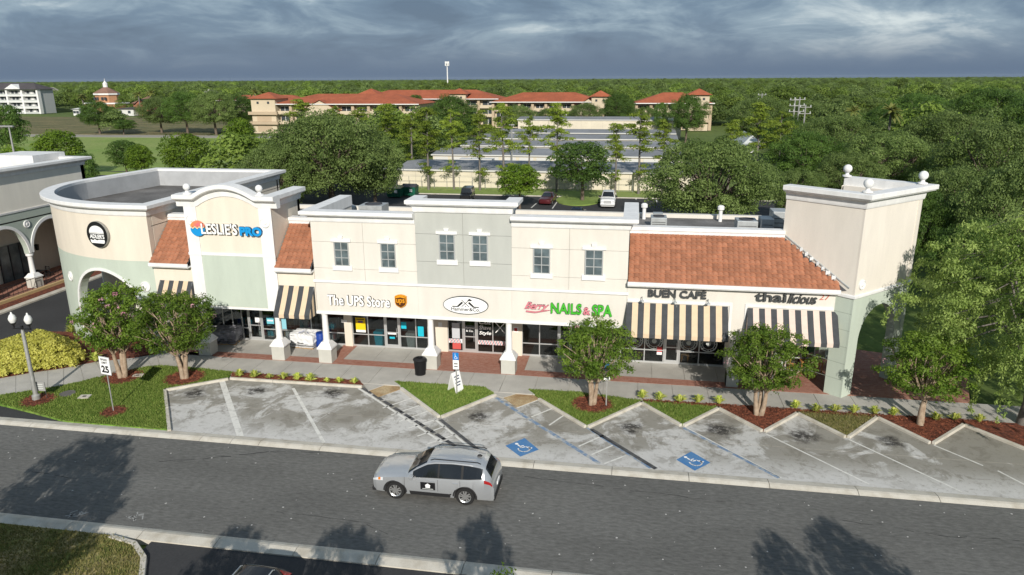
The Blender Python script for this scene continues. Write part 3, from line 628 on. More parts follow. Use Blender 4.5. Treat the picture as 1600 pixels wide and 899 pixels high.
# --- two storey false fronts
def front(x0, x1, ztop, m_up, z_rows, name='facade'):
    f = MB().box(x0, x1, FY, FY+0.4, ZS, 5.02, 0).box(x0, x1, FY+0.05, FY+0.4, 5.02, ztop+0.35, 1)
    o = f.build(name, [M_pale, M_groove], BLD)
    zs = [5.16]+z_rows+[ztop+0.02]; xm = (x0+x1)/2
    for a, b in zip(zs[:-1], zs[1:]):
        for xa, xb in ((x0, xm), (xm, x1)):
            MB().box(xa+(0.0 if xa == x0 else .008), xb-(0.0 if xb == x1 else .008), FY, FY+0.06, a+0.008, b-0.008).build('wall_panel', m_up, o)
    return o
front(-17.75, -11.66, 8.55, M_pale, [5.86, 7.40])
front(-11.655, -6.305, 9.23, M_grey, [6.46, 8.02])
front(-6.30, -0.06, 8.55, M_pale, [5.86, 7.40])
MB().sweep([(-.1, 5.0), (0.05, 5.0), (0.08, 5.03), (0.08, 5.12), (0.04, 5.16), (-.1, 5.16)], [(-17.75, FY+.3), (-17.75, FY), (-0.06, FY), (-0.06, FY+.3)], side=1).build('belt_course', M_white, BLD)
MB().sweep([(-.1, ZS-.02), (0.06, ZS-.02), (0.06, ZS+.10), (0.03, ZS+.14), (-.1, ZS+.14)], [(-17.75, FY+.4), (-17.75, FY), (-0.06, FY), (-0.06, FY+.3)]).build('fascia_trim', M_white, BLD)
MB().sweep(cornice_prof(8.55, 9.18, 0.46), [(-17.75, 42.6), (-17.75, FY), (-11.66, FY)]).build('cornice', M_white, BLD)
MB().sweep(cornice_prof(8.55, 9.18, 0.46), [(-6.30, FY), (-0.06, FY), (-0.06, 42.2)]).build('cornice', M_white, BLD)
MB().sweep(cornice_prof(9.23, 9.92, 0.42), [(-11.655, 38.6), (-11.655, FY-.02), (-6.305, FY-.02), (-6.305, 38.6)]).build('cornice', M_white, BLD)
for b_ in ((-17.75, -17.45, 42.6, 8.7), (-0.36, -0.06, 42.2, 8.7), (-11.65, -11.35, 38.6, 9.4), (-6.6, -6.31, 38.6, 9.4)): MB().box(b_[0], b_[1], FY+.4, b_[2], 7, b_[3]).build('parapet_return', M_pale, BLD)

def window(x0, x1, z0, z1):
    w = MB().box(x0-.048, x1+.048, FY-.035, FY+.01, z0-.02, z1+.02).build('window', M_alu, BLD)
    f = MB()
    for a, b in ((x0-.045, x0+.005), (x1-.005, x1+.045), ((x0+x1)/2-.022, (x0+x1)/2+.022)): f.box(a, b, FY-.075, FY-.036, z0, z1)
    for k in range(4):
        z = z0+(z1-z0)*k/3; f.box(x0+.005, x1-.005, FY-.071, FY-.036, z-.022, z+.022)
    f.build('frame', M_alu, w)
    for i in range(2):
        for k in range(3):
            xa = x0+(x1-x0)*i/2+.023; xb = x0+(x1-x0)*(i+1)/2-.023; za = z0+(z1-z0)*k/3+.022; zb = z0+(z1-z0)*(k+1)/3-.022
            MB().box(xa, xb, FY-.05, FY-.036, za, zb).build('pane', M_pane, w)
    MB().box(x0-.19, x1+.19, FY-.10, FY+.01, z0-.30, z0-.02).build('sill', M_white, w, bevel=.015)
    xc = (x0+x1)/2
    MB().box(x0-.19, x1+.19, FY-.10, FY+.01, z1+.025, z1+.19).frustum(xc, FY-.05, z1+.192, z1+.36, .11, .07, .15, .08).build('lintel', M_white, w)
for a in ((-16.40, -15.62, 6.06, 7.40), (-13.66, -12.88, 6.06, 7.40), (-10.29, -9.48, 6.62, 8.02), (-8.44, -7.64, 6.62, 8.02), (-5.08, -4.24, 6.06, 7.42), (-2.30, -1.42, 6.06, 7.42)): window(*a)

# --- tiled sections
def tile_roof(x0, x1, name='tiled_roof', xend=None):
    y0, z0, y1, z1 = 36.86, 5.84, 39.25, 8.0; n = 12; q = MB(); rnd = random.Random(int(x0*7)); tw = 0.27
    for r in range(n):
        ta, tb = r/n, (r+1)/n; ya = y0+(y1-y0)*ta-0.03; yb = y0+(y1-y0)*tb; za = z0+(z1-z0)*ta+0.075; zb = z0+(z1-z0)*tb
        xe = x1 if xend is None else xend((ya+yb)/2)
        nt = int((xe-x0)/tw); shift = 0
        for k in range(nt):
            xs = x0+shift+k*tw; t = rnd.random(); A = []
            for j in range(5):
                xx = xs+tw*j/4; h = 0.055*math.sin(math.pi*j/4)
                A.append((xx, h))
            vs = [(xx, ya-h*.4, za+h) for xx, h in A]+[(xx, yb-h*.4, zb+h) for xx, h in A]+[(xx, ya+.01, za-.05) for xx, h in A]
            q.add(vs, [(j, j+1, j+6, j+5) for j in range(4)]+[(10+j, 11+j, j+1, j) for j in range(4)], 0, t)
    o = q.build(name, M_tile, BLD, smooth=False, fix=False); tag(o, None, None, None, 'stuff')
    b = MB(); xe0 = x1 if xend is None else xend(y0); xe1 = x1 if xend is None else xend(y1)
    b.add([(x0, y0, z0-.02), (xe0, y0, z0-.02), (xe1, y1, z1-.02), (x0, y1, z1-.02)], [(0, 1, 2, 3)]).build('roof_deck', M_dark, BLD, fix=False)
    return o
def tiled_section(x0, x1, xend=None):
    tile_roof(x0+.03, x1-.02, xend=xend)
    xe = x1 if xend is None else x1
    MB().box(x0, xe, FY, FY+.4, ZS, 5.62).build('wall', M_cream if x0 < -17 else M_pale, BLD)
    MB().box(x0, xe, 36.80, FY+.3, 5.60, 5.68).box(x0, xe, 36.74, 36.86, 5.66, 5.86).build('eave', M_white, BLD, bevel=.015)
    r1 = x1 if xend is None else xend(39.25)
    MB().box(x0, r1, 39.12, 39.62, 7.98, 8.16).box(x0, r1, 39.06, 39.66, 8.16, 8.36).build('ridge_cap', M_white, BLD, bevel=.015)
    MB().box(x0, r1, 39.3, 39.58, 7.0, 7.99).build('parapet', M_pale, BLD)
TF, TL, TR = (11.15, 36.6), (8.0, 39.3), (14.96, 40.2)
TB = (TL[0]+TR[0]-TF[0], TL[1]+TR[1]-TF[1])
tower_line = lambda y: TF[0]+(TL[0]-TF[0])*(y-TF[1])/(TL[1]-TF[1])
tiled_section(-0.05, 10.55, xend=lambda y: tower_line(y)+.02)
tiled_section(-20.03, -17.77)
tiled_section(-27.93, -25.42)
# torn flashing along the tower
q = MB(); rnd = random.Random(3)
for k in range(9):
    if k in (0, 1): continue
    t = 0.12+k*0.088; y = 36.9+(39.25-36.9)*(1-t); z = 5.88+(8.0-5.88)*(1-t); x = tower_line(y)
    w = rnd.uniform(.10, .2); l = rnd.uniform(.10, .18)
    q.add([(x-w, y-.05-l*.5, z+.07-l*.3), (x+.02, y-.1-l*.5, z+.12), (x+.02, y-.1+l, z+.14+l), (x-w*.7, y-.05+l, z+.09+l)], [(0, 1, 2, 3)])
q.build('flashing', M_white, BLD, fix=False)
MB().tube([(tower_line(36.75)-.04, 36.8, 5.98), (tower_line(39.25)-.04, 39.3, 8.16)], .05, 6).build('flashing_strip', M_metal, BLD)

# piers and openings below the tiled cafe section
MB().box(5.42, 6.06, FY-.03, FY+.5, 0.05, ZS+.02).build('pier', M_pale, BLD)
MB().box(5.42, 6.06, FY-.05, FY+.52, 0.05, 0.9).build('pier_base', M_base, BLD)
q = MB()
for x0, x1 in ((-0.02, 5.42), (6.06, 10.4)):
    q.box(x0, x1, FY-.05, FY+.02, 4.66, 4.82)
q.box(5.28, 5.42, FY-.048, FY+.02, 3.0, 4.66).box(6.06, 6.18, FY-.048, FY+.02, 3.0, 4.66)
q.build('opening_trim', M_white, BLD)

# --- awnings
M_aw_dark = mat('awning_charcoal', (0.062, 0.066, 0.072), 0.8, var=0.2, vscale=3)
M_aw_tan = mat('awning_tan', (0.68, 0.525, 0.36), 0.85, var=0.08, vscale=3)
M_aw_pink = mat('awning_blush', (0.70, 0.56, 0.48), 0.85, var=0.08, vscale=3)
def awning(x0, x1, zt, zb, out, n, light, label, first=0, y=FY-.03):
    """striped canvas on a frame: sloped front in strips, triangular sides"""
    q = MB()
    for k in range(n):
        a, b = x0+(x1-x0)*k/n, x0+(x1-x0)*(k+1)/n; m = (k+first) % 2
        seg = 5; pr = []
        for i in range(seg+1):
            t = i/seg; pr.append((y-out*t, zt+(zb+.22-zt)*t-0.04*math.sin(math.pi*t)))
        pr.append((y-out, zb))
        for (ya, za), (yb, zb_) in zip(pr[:-1], pr[1:]): q.quad((a, ya, za), (a, yb, zb_), (b, yb, zb_), (b, ya, za), m)
    for xs in (x0, x1):
        m = 5
        for k in range(4):
            t0, t1 = k/4, (k+1)/4
            za, zb2 = zt+(zb+.22-zt)*t0, zt+(zb+.22-zt)*t1
            q.add([(xs, y-out*t0, za), (xs, y-out*t1, zb2), (xs, y-out*t1, zb), (xs, y-out*t0, zb)], [(0, 1, 2, 3)], (k+first) % 2)
    o = q.build('awning', [M_aw_dark, light], BLD, fix=False); o['label'] = label
    f = MB()
    for xs in (x0+.03, (x0+x1)/2, x1-.03): f.tube([(xs, y, zb+.03), (xs, y-out+.03, zb+.03), (xs, y-.02, zt-.05)], .018, 5)
    f.tube([(x0+.03, y-out+.03, zb+.03), (x1-.03, y-out+.03, zb+.03)], .018, 5).build('frame', M_metal, o)
    return o
awning(-0.06, 5.2, 4.62, 3.02, 1.05, 17, M_aw_tan, 'charcoal and tan striped canvas awning over the cafe')
awning(6.16, 10.62, 4.60, 3.02, 1.05, 15, M_aw_pink, 'charcoal and blush striped canvas awning over the Thai restaurant')
awning(-20.0, -17.82, 4.72, 3.05, 0.95, 7, M_aw_tan, 'small striped awning between the pool shop and the parcel shop')
awning(-27.6, -25.45, 4.72, 3.05, 0.95, 7, M_aw_tan, 'small striped awning on the burger shop side', 0)
for xx in (0.75, 2.45, 4.15):   # gooseneck lamps over the cafe awning
    l = MB().tube([(xx, FY, 4.78), (xx, FY-.12, 5.0), (xx, FY-.3, 5.05), (xx, FY-.42, 4.95)], .016, 6).lathe([(.02, .1), (.05, .07), (.11, 0.0)], (xx, FY-.43, 4.84), 12)
    l.build('gooseneck_lamp', M_metal, BLD, fix=False)
MB().box(2.1, 2.9, FY-.22, FY, 5.5, 5.62).build('sign_box', M_metal, BLD)

# --- columns
def column(x, y=37.42):
    c = MB().box(x-.40, x+.40, y-.40, y+.40, 0.04, 0.93).build('column', M_base, BLD, bevel=.012)
    MB().box(x-.46, x+.46, y-.46, y+.46, 0.93, 1.03).frustum(x, y, 1.031, 1.34, .44, .44, .235, .235).build('cap', M_white, c, bevel=.012)
    MB().lathe([(.215, 1.342), (.215, 1.40), (.195, 1.42), (.18, 2.2), (.165, ZS-.16), (.19, ZS-.14), (.20, ZS-.05), (.20, ZS-.021)], (x, y, 0), 20).build('shaft', M_white, c, smooth=True)
for xx in (-25.2, -20.42, -17.45, -11.06, -6.52): column(xx)

# --- glazing
def storefront(x0, x1, cuts, doors, transom=None, z1=3.05, label=None, kick=0.10, mid=.86):
    """aluminium framed shop glazing: cuts = mullion positions, doors = (x0,x1)"""
    q = MB(); y0, y1 = SFY, SFY+.06; xs = [x0]+sorted(cuts)+[x1]
    q.box(x0, x1, y0, y1, 0.09, 0.09+kick).box(x0, x1, y0, y1, z1-.06, z1)
    for xx in xs: q.box(xx-.03, xx+.03, y0-.004, y1+.004, 0.09, z1+.05)
    def isdoor(a, b): return any(abs(a-d[0]) < .05 and abs(b-d[1]) < .05 for d in doors)
    for a, b in zip(xs[:-1], xs[1:]):
        if not isdoor(a, b): q.box(a+.03, b-.03, y0+.003, y1-.003, mid, mid+.06)
        else: q.box(a+.03, b-.03, y0+.003, y1-.003, 2.25, 2.31)
    o = q.build('storefront', M_alu, BLD)
    if label: o['label'] = label
    for a, b in zip(xs[:-1], xs[1:]):
        lv = [(0.21, mid), (mid+.06, z1-.06)] if not isdoor(a, b) else [(2.31, z1-.06)]
        for za, zb in lv: MB().box(a+.03, b-.03, y0+.025, y0+.035, za, zb).build('pane', M_glass, o)
        if isdoor(a, b):
            d = MB().box(a+.04, a+.15, y0-.01, y0+.05, .1, 2.24).box(b-.15, b-.04, y0-.01, y0+.05, .1, 2.24).box(a+.15, b-.15, y0-.01, y0+.05, .1, .32).box(a+.15, b-.15, y0-.01, y0+.05, 2.12, 2.24).box(a+.15, b-.15, y0-.008, y0+.048, 1.08, 1.14)
            d = d.build('door', M_alu, BLD)
            MB().box(a+.15, b-.15, y0+.015, y0+.025, .32, 1.08).box(a+.15, b-.15, y0+.015, y0+.025, 1.14, 2.12).build('pane', M_glass, d)
            MB().tube([(b-.2, y0-.01, .85), (b-.2, y0-.09, .85), (b-.2, y0-.09, 1.4), (b-.2, y0-.01, 1.4)], .014, 6).build('handle', M_alu, d)
    return o
def sx(u, v=530): return gy(u, v, SFY)[0]
storefront(-27.6, -17.35, [-25.6, -24.3, sx(367), sx(391), sx(413), sx(437), -19.6, -18.5], [(sx(391), sx(413))], label='pool shop glazing')
upx = [sx(575, 515), sx(601, 515), sx(625, 515), sx(650, 520)]
storefront(sx(552), -12.0, upx, [(upx[1], upx[2])], label='parcel shop glazing')
hx = [sx(723, 520), sx(746, 520), sx(770, 525)]
storefront(sx(700, 520), sx(793, 525), hx, [(hx[0], hx[1])], label='barber shop glazing')
nx = [sx(843, 530), sx(872, 530), sx(893, 530), sx(925, 530)]
storefront(sx(816, 530), -0.35, nx, [(nx[1], nx[2])], label='nail salon glazing')
cx_ = [sx(1007, 545), sx(1037, 545), sx(1062, 548), sx(1092, 550)]
storefront(-0.3, 5.6, cx_, [(cx_[1], cx_[2])], label='cafe glazing')
storefront(5.9, 10.5, [7.0, 8.1, 9.0, 9.8], [(7.0, 8.1)], label='restaurant glazing')
def wall_piece(x0, x1, name='pilaster'): return MB().box(x0, x1, SFY-.12, SFY+.25, 0.05, ZS+.1).build(name, M_cream, BLD)
wall_piece(-17.36, sx(552)); wall_piece(-11.99, sx(700, 520)); wall_piece(sx(793, 525), sx(816, 530)); wall_piece(-0.34, -0.3); wall_piece(5.6, 5.9)

# --- arched pool shop front
def bump(x):
    c, r = -22.73, 1.85
    return 0.62*(1-((x-c)/r)**2) if abs(x-c) < r else 0.0
XA, XB = -25.40, -20.06
q = MB(); N_ = 48; xs = [XA+(XB-XA)*i/N_ for i in range(N_+1)]
for a, b in zip(xs[:-1], xs[1:]):
    q.add([(a, FY, ZS), (b, FY, ZS), (b, FY, 9.25+bump(b)), (a, FY, 9.25+bump(a)), (a, FY+.4, ZS), (b, FY+.4, ZS), (b, FY+.4, 9.25+bump(b)), (a, FY+.4, 9.25+bump(a))], [(0, 1, 2, 3), (5, 4, 7, 6), (0, 4, 5, 1)])
q.box(XA, XA+.35, FY+.002, 40.8, ZS, 9.24).box(XB-.35, XB, FY+.002, 40.8, ZS, 9.24).box(XA, XB, 40.5, 40.8, 7, 9.3).build('arched_front', M_cream, BLD, fix=False)
MB().box(XA+.02, XB-.02, FY-.02, FY+.02, ZS-.02, ZS+.12).box(XA-.02, XA+.74, FY-.06, FY, ZS, 9.22).box(XB-.74, XB+.02, FY-.06, FY, ZS, 9.22).box(XA+.74, XB-.74, FY-.05, FY, 6.36, 6.52).box(XA-.05, XA+.78, FY-.09, FY-.06, 6.36, 6.52).box(XB-.78, XB+.05, FY-.09, FY-.06, 6.36, 6.52).build('pilasters', M_white, BLD)
MB().box(XA+.74, XB-.74, FY-.02, FY-.001, ZS+.14, 6.36).build('green_panel', M_green, BLD)
prof = [(0.0, 0.0), (0.07, 0.02), (0.10, 0.32), (0.20, 0.38), (0.38, 0.44), (0.44, 0.50), (0.44, 0.72), (0.0, 0.74)]
q = MB(); ext = [XA-.42]+xs+[XB+.42]; o_ = len(q.v); k = len(prof)
for xx in ext:
    zb = 9.20+bump(xx)
    for off, dz in prof: q.v.append((xx, FY-off, zb+dz))
    q.v.append((xx, FY+.35, zb+.74)); q.v.append((xx, FY+.35, zb))
k += 2
for i in range(len(ext)-1):
    for j in range(k):
        q.f.append([i*k+j, (i+1)*k+j, (i+1)*k+(j+1)%k, i*k+(j+1)%k]); q.m.append(0); q.t.append(.5)
for i in (0, len(ext)-1): q.f.append([i*k+j for j in range(k)]); q.m.append(0); q.t.append(.5)
q.build('arched_cornice', M_white, BLD)
for s, xx in ((1, XB), (-1, XA)):
    p = [(-.35, 9.2), (0.05, 9.2), (0.10, 9.52), (0.34, 9.62), (0.42, 9.70), (0.42, 9.92), (-.35, 9.94)]
    qq = MB(); vs = [(xx+s*o2, FY+.351, z) for o2, z in p]+[(xx+s*o2, 40.9, z) for o2, z in p]; n = len(p)
    qq.add(vs, [tuple(range(n)), tuple(range(2*n-1, n-1, -1))]+[(i, (i+1)%n, n+(i+1)%n, n+i) for i in range(n)]).build('side_cornice', M_white, BLD)
def finial(x, y, z, r=.20):
    f = MB().lathe([(.24, 0), (.24, .07), (.12, .10), (.09, .18), (.12, .22)], (x, y, z), 16).ball((x, y, z+.22+r*.92), r, 18)
    return f.build('ball_finial', M_white, BLD, smooth=True)
finial(-25.05, FY-.05, 9.93); finial(-20.62, FY-.05, 9.93)
def rosette(c, n, r=.30, ax=None):
    """round moulded medallion on a wall with outward normal n (xy)"""
    q = MB(); t = Vector((-n[1], n[0], 0)); N3 = Vector((n[0], n[1], 0)); C = Vector(c); K = 20; rings = [(r, 0.0), (r, .06), (r*.82, .085), (r*.78, .05), (r*.42, .05), (r*.36, .09), (0.02, .10)]
    for rr, h in rings:
        for k in range(K):
            w = 2*math.pi*k/K; p = C+t*math.cos(w)*rr+Vector((0, 0, 1))*math.sin(w)*rr+N3*h; q.v.append(tuple(p))
    for i in range(len(rings)-1):
        for k in range(K): q.f.append([i*K+k, i*K+(k+1)%K, (i+1)*K+(k+1)%K, (i+1)*K+k]); q.m.append(0); q.t.append(.5)
    q.f.append([(len(rings)-1)*K+k for k in range(K)]); q.m.append(0); q.t.append(.5)
    return q.build('medallion', M_white, BLD)
rosette((-25.02, FY-.06, 8.45), (0, -1)); rosette((-20.44, FY-.06, 8.40), (0, -1))

# --- walls with arched openings
def arch_wall(path, s0, s1, z0, z1, arches, thick, ns=40):
    """path(s)->(x,y,nx,ny) outward normal; arches=[(sc,half,spring,k)] round headed openings"""
    S_ = set(round(s0+(s1-s0)*i/ns, 4) for i in range(ns+1)); cols = []
    for sc, hw, sp, k in arches:
        for i in range(25): S_.add(round(sc-hw*math.cos(math.pi*i/24), 4))
    def oh(s, inside=True):
        for sc, hw, sp, k in arches:
            if abs(s-sc) <= hw+1e-4: return sp+k*math.sqrt(max(0, hw*hw-(s-sc)**2))
        return z0
    for s in sorted(x for x in S_ if s0-1e-6 <= x <= s1+1e-6):
        e = [a for a in arches if abs(abs(s-a[0])-a[1]) < 2e-4]
        if e:
            left = s < e[0][0]
            pair = [(s, z0), (s, e[0][2])] if left else [(s, e[0][2]), (s, z0)]
            cols += pair
        else: cols.append((s, oh(s)))
    q = MB()
    def P(s, z, inn): x, y, nx, ny = path(s); t = thick if inn else 0; return (x-nx*t, y-ny*t, z)
    for (sa, ha), (sb, hb) in zip(cols[:-1], cols[1:]):
        if abs(sa-sb) > 1e-5:
            q.quad(P(sa, ha, 0), P(sb, hb, 0), P(sb, z1, 0), P(sa, z1, 0)); q.quad(P(sb, hb, 1), P(sa, ha, 1), P(sa, z1, 1), P(sb, z1, 1))
            q.quad(P(sa, z1, 0), P(sb, z1, 0), P(sb, z1, 1), P(sa, z1, 1))
        if ha > z0+.01 or hb > z0+.01: q.quad(P(sa, ha, 1), P(sb, hb, 1), P(sb, hb, 0), P(sa, ha, 0))
    for s in (s0, s1): q.quad(P(s, z0, 0), P(s, z1, 0), P(s, z1, 1), P(s, z0, 1))
    return q
def arch_trim(path, sc, hw, sp, k, w=.2, proud=.07, foot=0.0):
    q = MB(); pts = [(sc-hw, sp-foot)] if foot else []
    pts += [(sc-hw*math.cos(math.pi*i/24), sp+k*hw*math.sin(math.pi*i/24)) for i in range(25)]
    if foot: pts.append((sc+hw, sp-foot))
    def outp(s, z):
        if z <= sp: return (s+(w if s > sc else -w), z)
        dx, dz = s-sc, (z-sp)/k; l = math.hypot(dx, dz) or 1; return (s+dx/l*w, z+dz/l*w)
    def P(s, z, d): x, y, nx, ny = path(s); return (x+nx*d, y+ny*d, z)
    for a, b in zip(pts[:-1], pts[1:]):
        A, B = outp(*a), outp(*b)
        q.quad(P(*a, proud), P(*b, proud), P(*B, proud), P(*A, proud)); q.quad(P(*A, proud), P(*B, proud), P(*B, -.02), P(*A, -.02)); q.quad(P(*a, -.02), P(*b, -.02), P(*b, proud), P(*a, proud))
    return q
# --- corner tower
def seg_path(A, B):
    A, B = Vector(A), Vector(B); d = (B-A).normalized(); n = Vector((d.y, -d.x))
    return (lambda s: (A.x+d.x*s, A.y+d.y*s, n.x, n.y)), (B-A).length
ZT = 10.03; ZG = 5.5
for A, B, ar in ((TL, TF, None), (TF, TR, 1), (TR, TB, 1), (TB, TL, None)):
    pth, ln = seg_path(A, B)
    arches = [(ln/2-.05, 1.72, 3.05, 1.0)] if ar else ([(ln/2-.42, ln/2-.52, ZS-.02, 0.0)] if A == TL else [(ln/2, ln/2-.6, 3.1, 0.0)])
    arch_wall(pth, 0, ln, 0.05, ZG, arches, .42).build('tower_base', M_green, BLD, fix=False)
    arch_wall(pth, 0, ln, ZG, ZT+.3 if A != TB else 7.6, [], .40).build('tower_wall', M_tower, BLD, fix=False)
    if ar:
        rosx = pth(ln*.10); rosette((rosx[0], rosx[1], 6.15), (rosx[2], rosx[3]), .26)
        # white keystone
        xk = pth(ln/2+.12)
MB().sweep([(-.2, ZG-.04), (0.04, ZG-.04), (0.08, ZG), (0.08, ZG+.12), (0.03, ZG+.16), (-.2, ZG+.16)], [TL, TF, TR, TB], closed=True, side=1).build('belt_course', M_white, BLD)
MB().sweep(cornice_prof(ZT, ZT+.76, .46, .22), [TL, TF, TR, TB], closed=False, side=1).build('cornice', M_white, BLD)
MB().prism([(TL[0]+.3, TL[1]), (TF[0], TF[1]+.3), (TR[0]-.3, TR[1]), (TB[0], TB[1]-.3)], 7.4, 7.45).build('tower_roof', M_roofing, BLD)
MB().prism([(TL[0]+.45, TL[1]), (TF[0], TF[1]+.45), (TR[0]-.45, TR[1]), (TB[0], TB[1]-.45)], 4.95, 5.05).build('tower_ceiling', M_soffit, BLD)
for c in (TF, TR, TB, TL):
    if c == TL: continue
    m = Vector(c)+(Vector(((TF[0]+TB[0])/2, (TF[1]+TB[1])/2))-Vector(c)).normalized()*.15
    finial(m.x, m.y, ZT+.78, .235)
q = MB(); pth, ln = seg_path(TL, TF)     # scored joints in the green base, left face
for z in (1.05, 1.95, 2.85, 3.75, 4.65):
    x0_, y0_, nx_, ny_ = pth(ln*.05); x1_, y1_, _, _ = pth(ln-.02)
    q.add([(x0_+nx_*.003, y0_+ny_*.003, z), (x1_+nx_*.003, y1_+ny_*.003, z), (x1_+nx_*.003, y1_+ny_*.003, z+.022), (x0_+nx_*.003, y0_+ny_*.003, z+.022)], [(0, 1, 2, 3)])
q.build('scored_joint', mat('joint_green', (0.27, 0.31, 0.26), 0.9), BLD, fix=False)

# --- rounded burger shop wing
EC, ERX, ERY = (-29.5, 46.1), 9.9, 8.87
_tab = []
def _mk():
    L_ = 0; prev = None
    pts = [(-27.95, FY+.05), (-29.5, FY+.03)]
    for i in range(1, 61):
        t = math.pi/2*i/60; pts.append((EC[0]-ERX*math.sin(t), EC[1]-ERY*math.cos(t)))
    for i in range(1, 9): pts.append((-39.4+.11*i, 46.1+i*.93))
    for p in pts:
        if prev: L_ += math.hypot(p[0]-prev[0], p[1]-prev[1])
        _tab.append((L_, p)); prev = p
_mk()
WLEN = _tab[-1][0]
_TS = np.array([a for a, _ in _tab]); _TX = np.array([p[0] for _, p in _tab]); _TY = np.array([p[1] for _, p in _tab])
def wing(s):
    x, y = float(np.interp(s, _TS, _TX)), float(np.interp(s, _TS, _TY)); e = .05
    xa, ya = float(np.interp(s-e, _TS, _TX)), float(np.interp(s-e, _TS, _TY)); xb, yb = float(np.interp(s+e, _TS, _TX)), float(np.interp(s+e, _TS, _TY))
    dx, dy = xb-xa, yb-ya; l = math.hypot(dx, dy) or 1; return (x, y, -dy/l, dx/l)
def wing_s_at_x(xq):
    return float(np.interp(-xq, -_TX[:62], _TS[:62]))
WA = [(wing_s_at_x(-31.75), 2.72, 2.35, 1.0), (wing_s_at_x(-38.75)+1.0, 2.72, 2.35, 1.0)]
WG = 5.82
arch_wall(wing, 0, WLEN, 0.0, WG, WA, .45, 60).build('wing_base', M_green, BLD, fix=False)
arch_wall(wing, 0, WLEN, WG, 8.9, [], .40, 60).build('wing_wall', M_cream, BLD, fix=False)
for a in WA: arch_trim(wing, *a, w=.17, proud=.06, foot=2.3).build('arch_trim', M_white, BLD, fix=False)
wp = [(float(np.interp(s, _TS, _TX)), float(np.interp(s, _TS, _TY))) for s in np.linspace(0, WLEN, 64)]
full = [(-27.95, 53.6)]+wp+[]
MB().sweep(cornice_prof(8.55, 9.25, 0.46), full, side=-1.0, closed=True).build('cornice', M_white, BLD)
MB().sweep([(-.46, 7.9), (-.41, 7.9), (-.41, 9.1), (-.46, 9.1)], full, side=-1.0, closed=True).build('parapet_lining', mat('lining_grey', (0.42, 0.43, 0.44), .8, var=.15, vscale=1.0), BLD)
MB().box(-28.35, -27.95, FY+.5, 53.4, 3.1, 8.6).box(-38.4, -27.95, 53.2, 53.6, 0, 8.6).build('wing_side_wall', M_cream, BLD)
MB().prism([(p[0]+(0.3 if p[0] < -37 else 0), p[1]+.3) for p in full], 7.88, 7.92).build('wing_roof', M_roofing, BLD)
# inside of the arcade
MB().box(-37.6, -28.4, 44.6, 44.9, 0, 5.4).build('inner_wall', M_pale, BLD)
MB().prism([(p[0]+(.5 if p[0] < -37 else .1), p[1]+.5) for p in wp]+[(-28.4, 53)], 5.3, 5.4).build('arcade_ceiling', M_soffit, BLD)
MB().prism([(p[0], p[1]+.02) for p in wp]+[(-28, 53)], -.2, .055).build('arcade_paving', M_concrete, BLD)
MB().box(-34.6, -33.6, 44.5, 44.58, 0.05, 2.6).box(-31.6, -29.6, 44.5, 44.58, 0.6, 2.6).build('dark_glazing', M_pane, BLD)
for s_ in (WA[0][0]+3.45, WA[0][0]-3.1):
    x_, y_, nx_, ny_ = wing(s_); rosette((x_, y_, 4.25), (nx_, ny_), .32)
# ------------------------------------------------------------------ signs on the building
M_sblack = mat('sign_black', (0.012, 0.012, 0.013), 0.4)
M_sdark = mat('letter_return', (0.05, 0.05, 0.055), 0.5)
M_sgreen = mat('sign_green', (0.06, 0.42, 0.03), 0.4)
M_sgreen2 = mat('sign_green_side', (0.015, 0.10, 0.02), 0.5)
M_spink = mat('sign_pink', (0.62, 0.20, 0.24), 0.45)
M_sblue = mat('sign_blue', (0.012, 0.27, 0.62), 0.4)
M_scharcoal = mat('sign_charcoal', (0.055, 0.06, 0.062), 0.5)
M_sbrown = mat('shield_brown', (0.085, 0.028, 0.008), 0.4)
M_sgold = mat('shield_gold', (0.72, 0.30, 0.015), 0.4)
M_sred = mat('numeral_red', (0.55, 0.13, 0.08), 0.6)
def flat(poly, y0, y1, m, name, parent):
    """outline in the xz plane given a thickness along y (front at y0)"""
    n = len(poly); q = MB(); q.add([(x, y0, z) for x, z in poly]+[(x, y1, z) for x, z in poly], [tuple(range(n)), tuple(range(2*n-1, n-1, -1))]+[(i, (i+1)%n, n+(i+1)%n, n+i) for i in range(n)])
    return q.build(name, m, parent)
def ell(cx, cz, a, b, n=40, t0=0, t1=360): return [(cx+a*math.cos(rad(t0+(t1-t0)*i/n)), cz+b*math.sin(rad(t0+(t1-t0)*i/n))) for i in range(n if t1-t0 >= 360 else n+1)]
yS = FY-.02
# parcel shop
t = thing('parcel_shop_sign', 'raised white letters and brown shield reading The UPS Store', 'sign', (-14.7, yS, 3.7))
text('lettering', 'The UPS Store', (-17.02, -13.28, 3.72, 4.34), yS-.05, [M_wpaint, M_sdark], t, .06, .02)
sh = [(-12.99, 4.40), (-12.83, 4.47), (-12.65, 4.5), (-12.47, 4.47), (-12.31, 4.40), (-12.31, 4.02), (-12.36, 3.90), (-12.48, 3.81), (-12.65, 3.73), (-12.82, 3.81), (-12.94, 3.90), (-12.99, 4.02)]
flat(sh, yS-.13, yS, M_sgold, 'shield_rim', t)
c = (-12.65, 4.11); flat([(c[0]+(x-c[0])*.88, c[1]+(z-c[1])*.90) for x, z in sh], yS-.145, yS-.131, M_sbrown, 'shield_face', t)
flat([(-12.93, 4.36), (-12.80, 4.43), (-12.65, 4.455), (-12.5, 4.43), (-12.37, 4.36), (-12.37, 4.30), (-12.65, 4.36), (-12.93, 4.30)], yS-.155, yS-.146, M_sgold, 'shield_band', t)
text('shield_lettering', 'ups', (-12.90, -12.40, 3.93, 4.26), yS-.147, M_sgold, t, .008, .02)
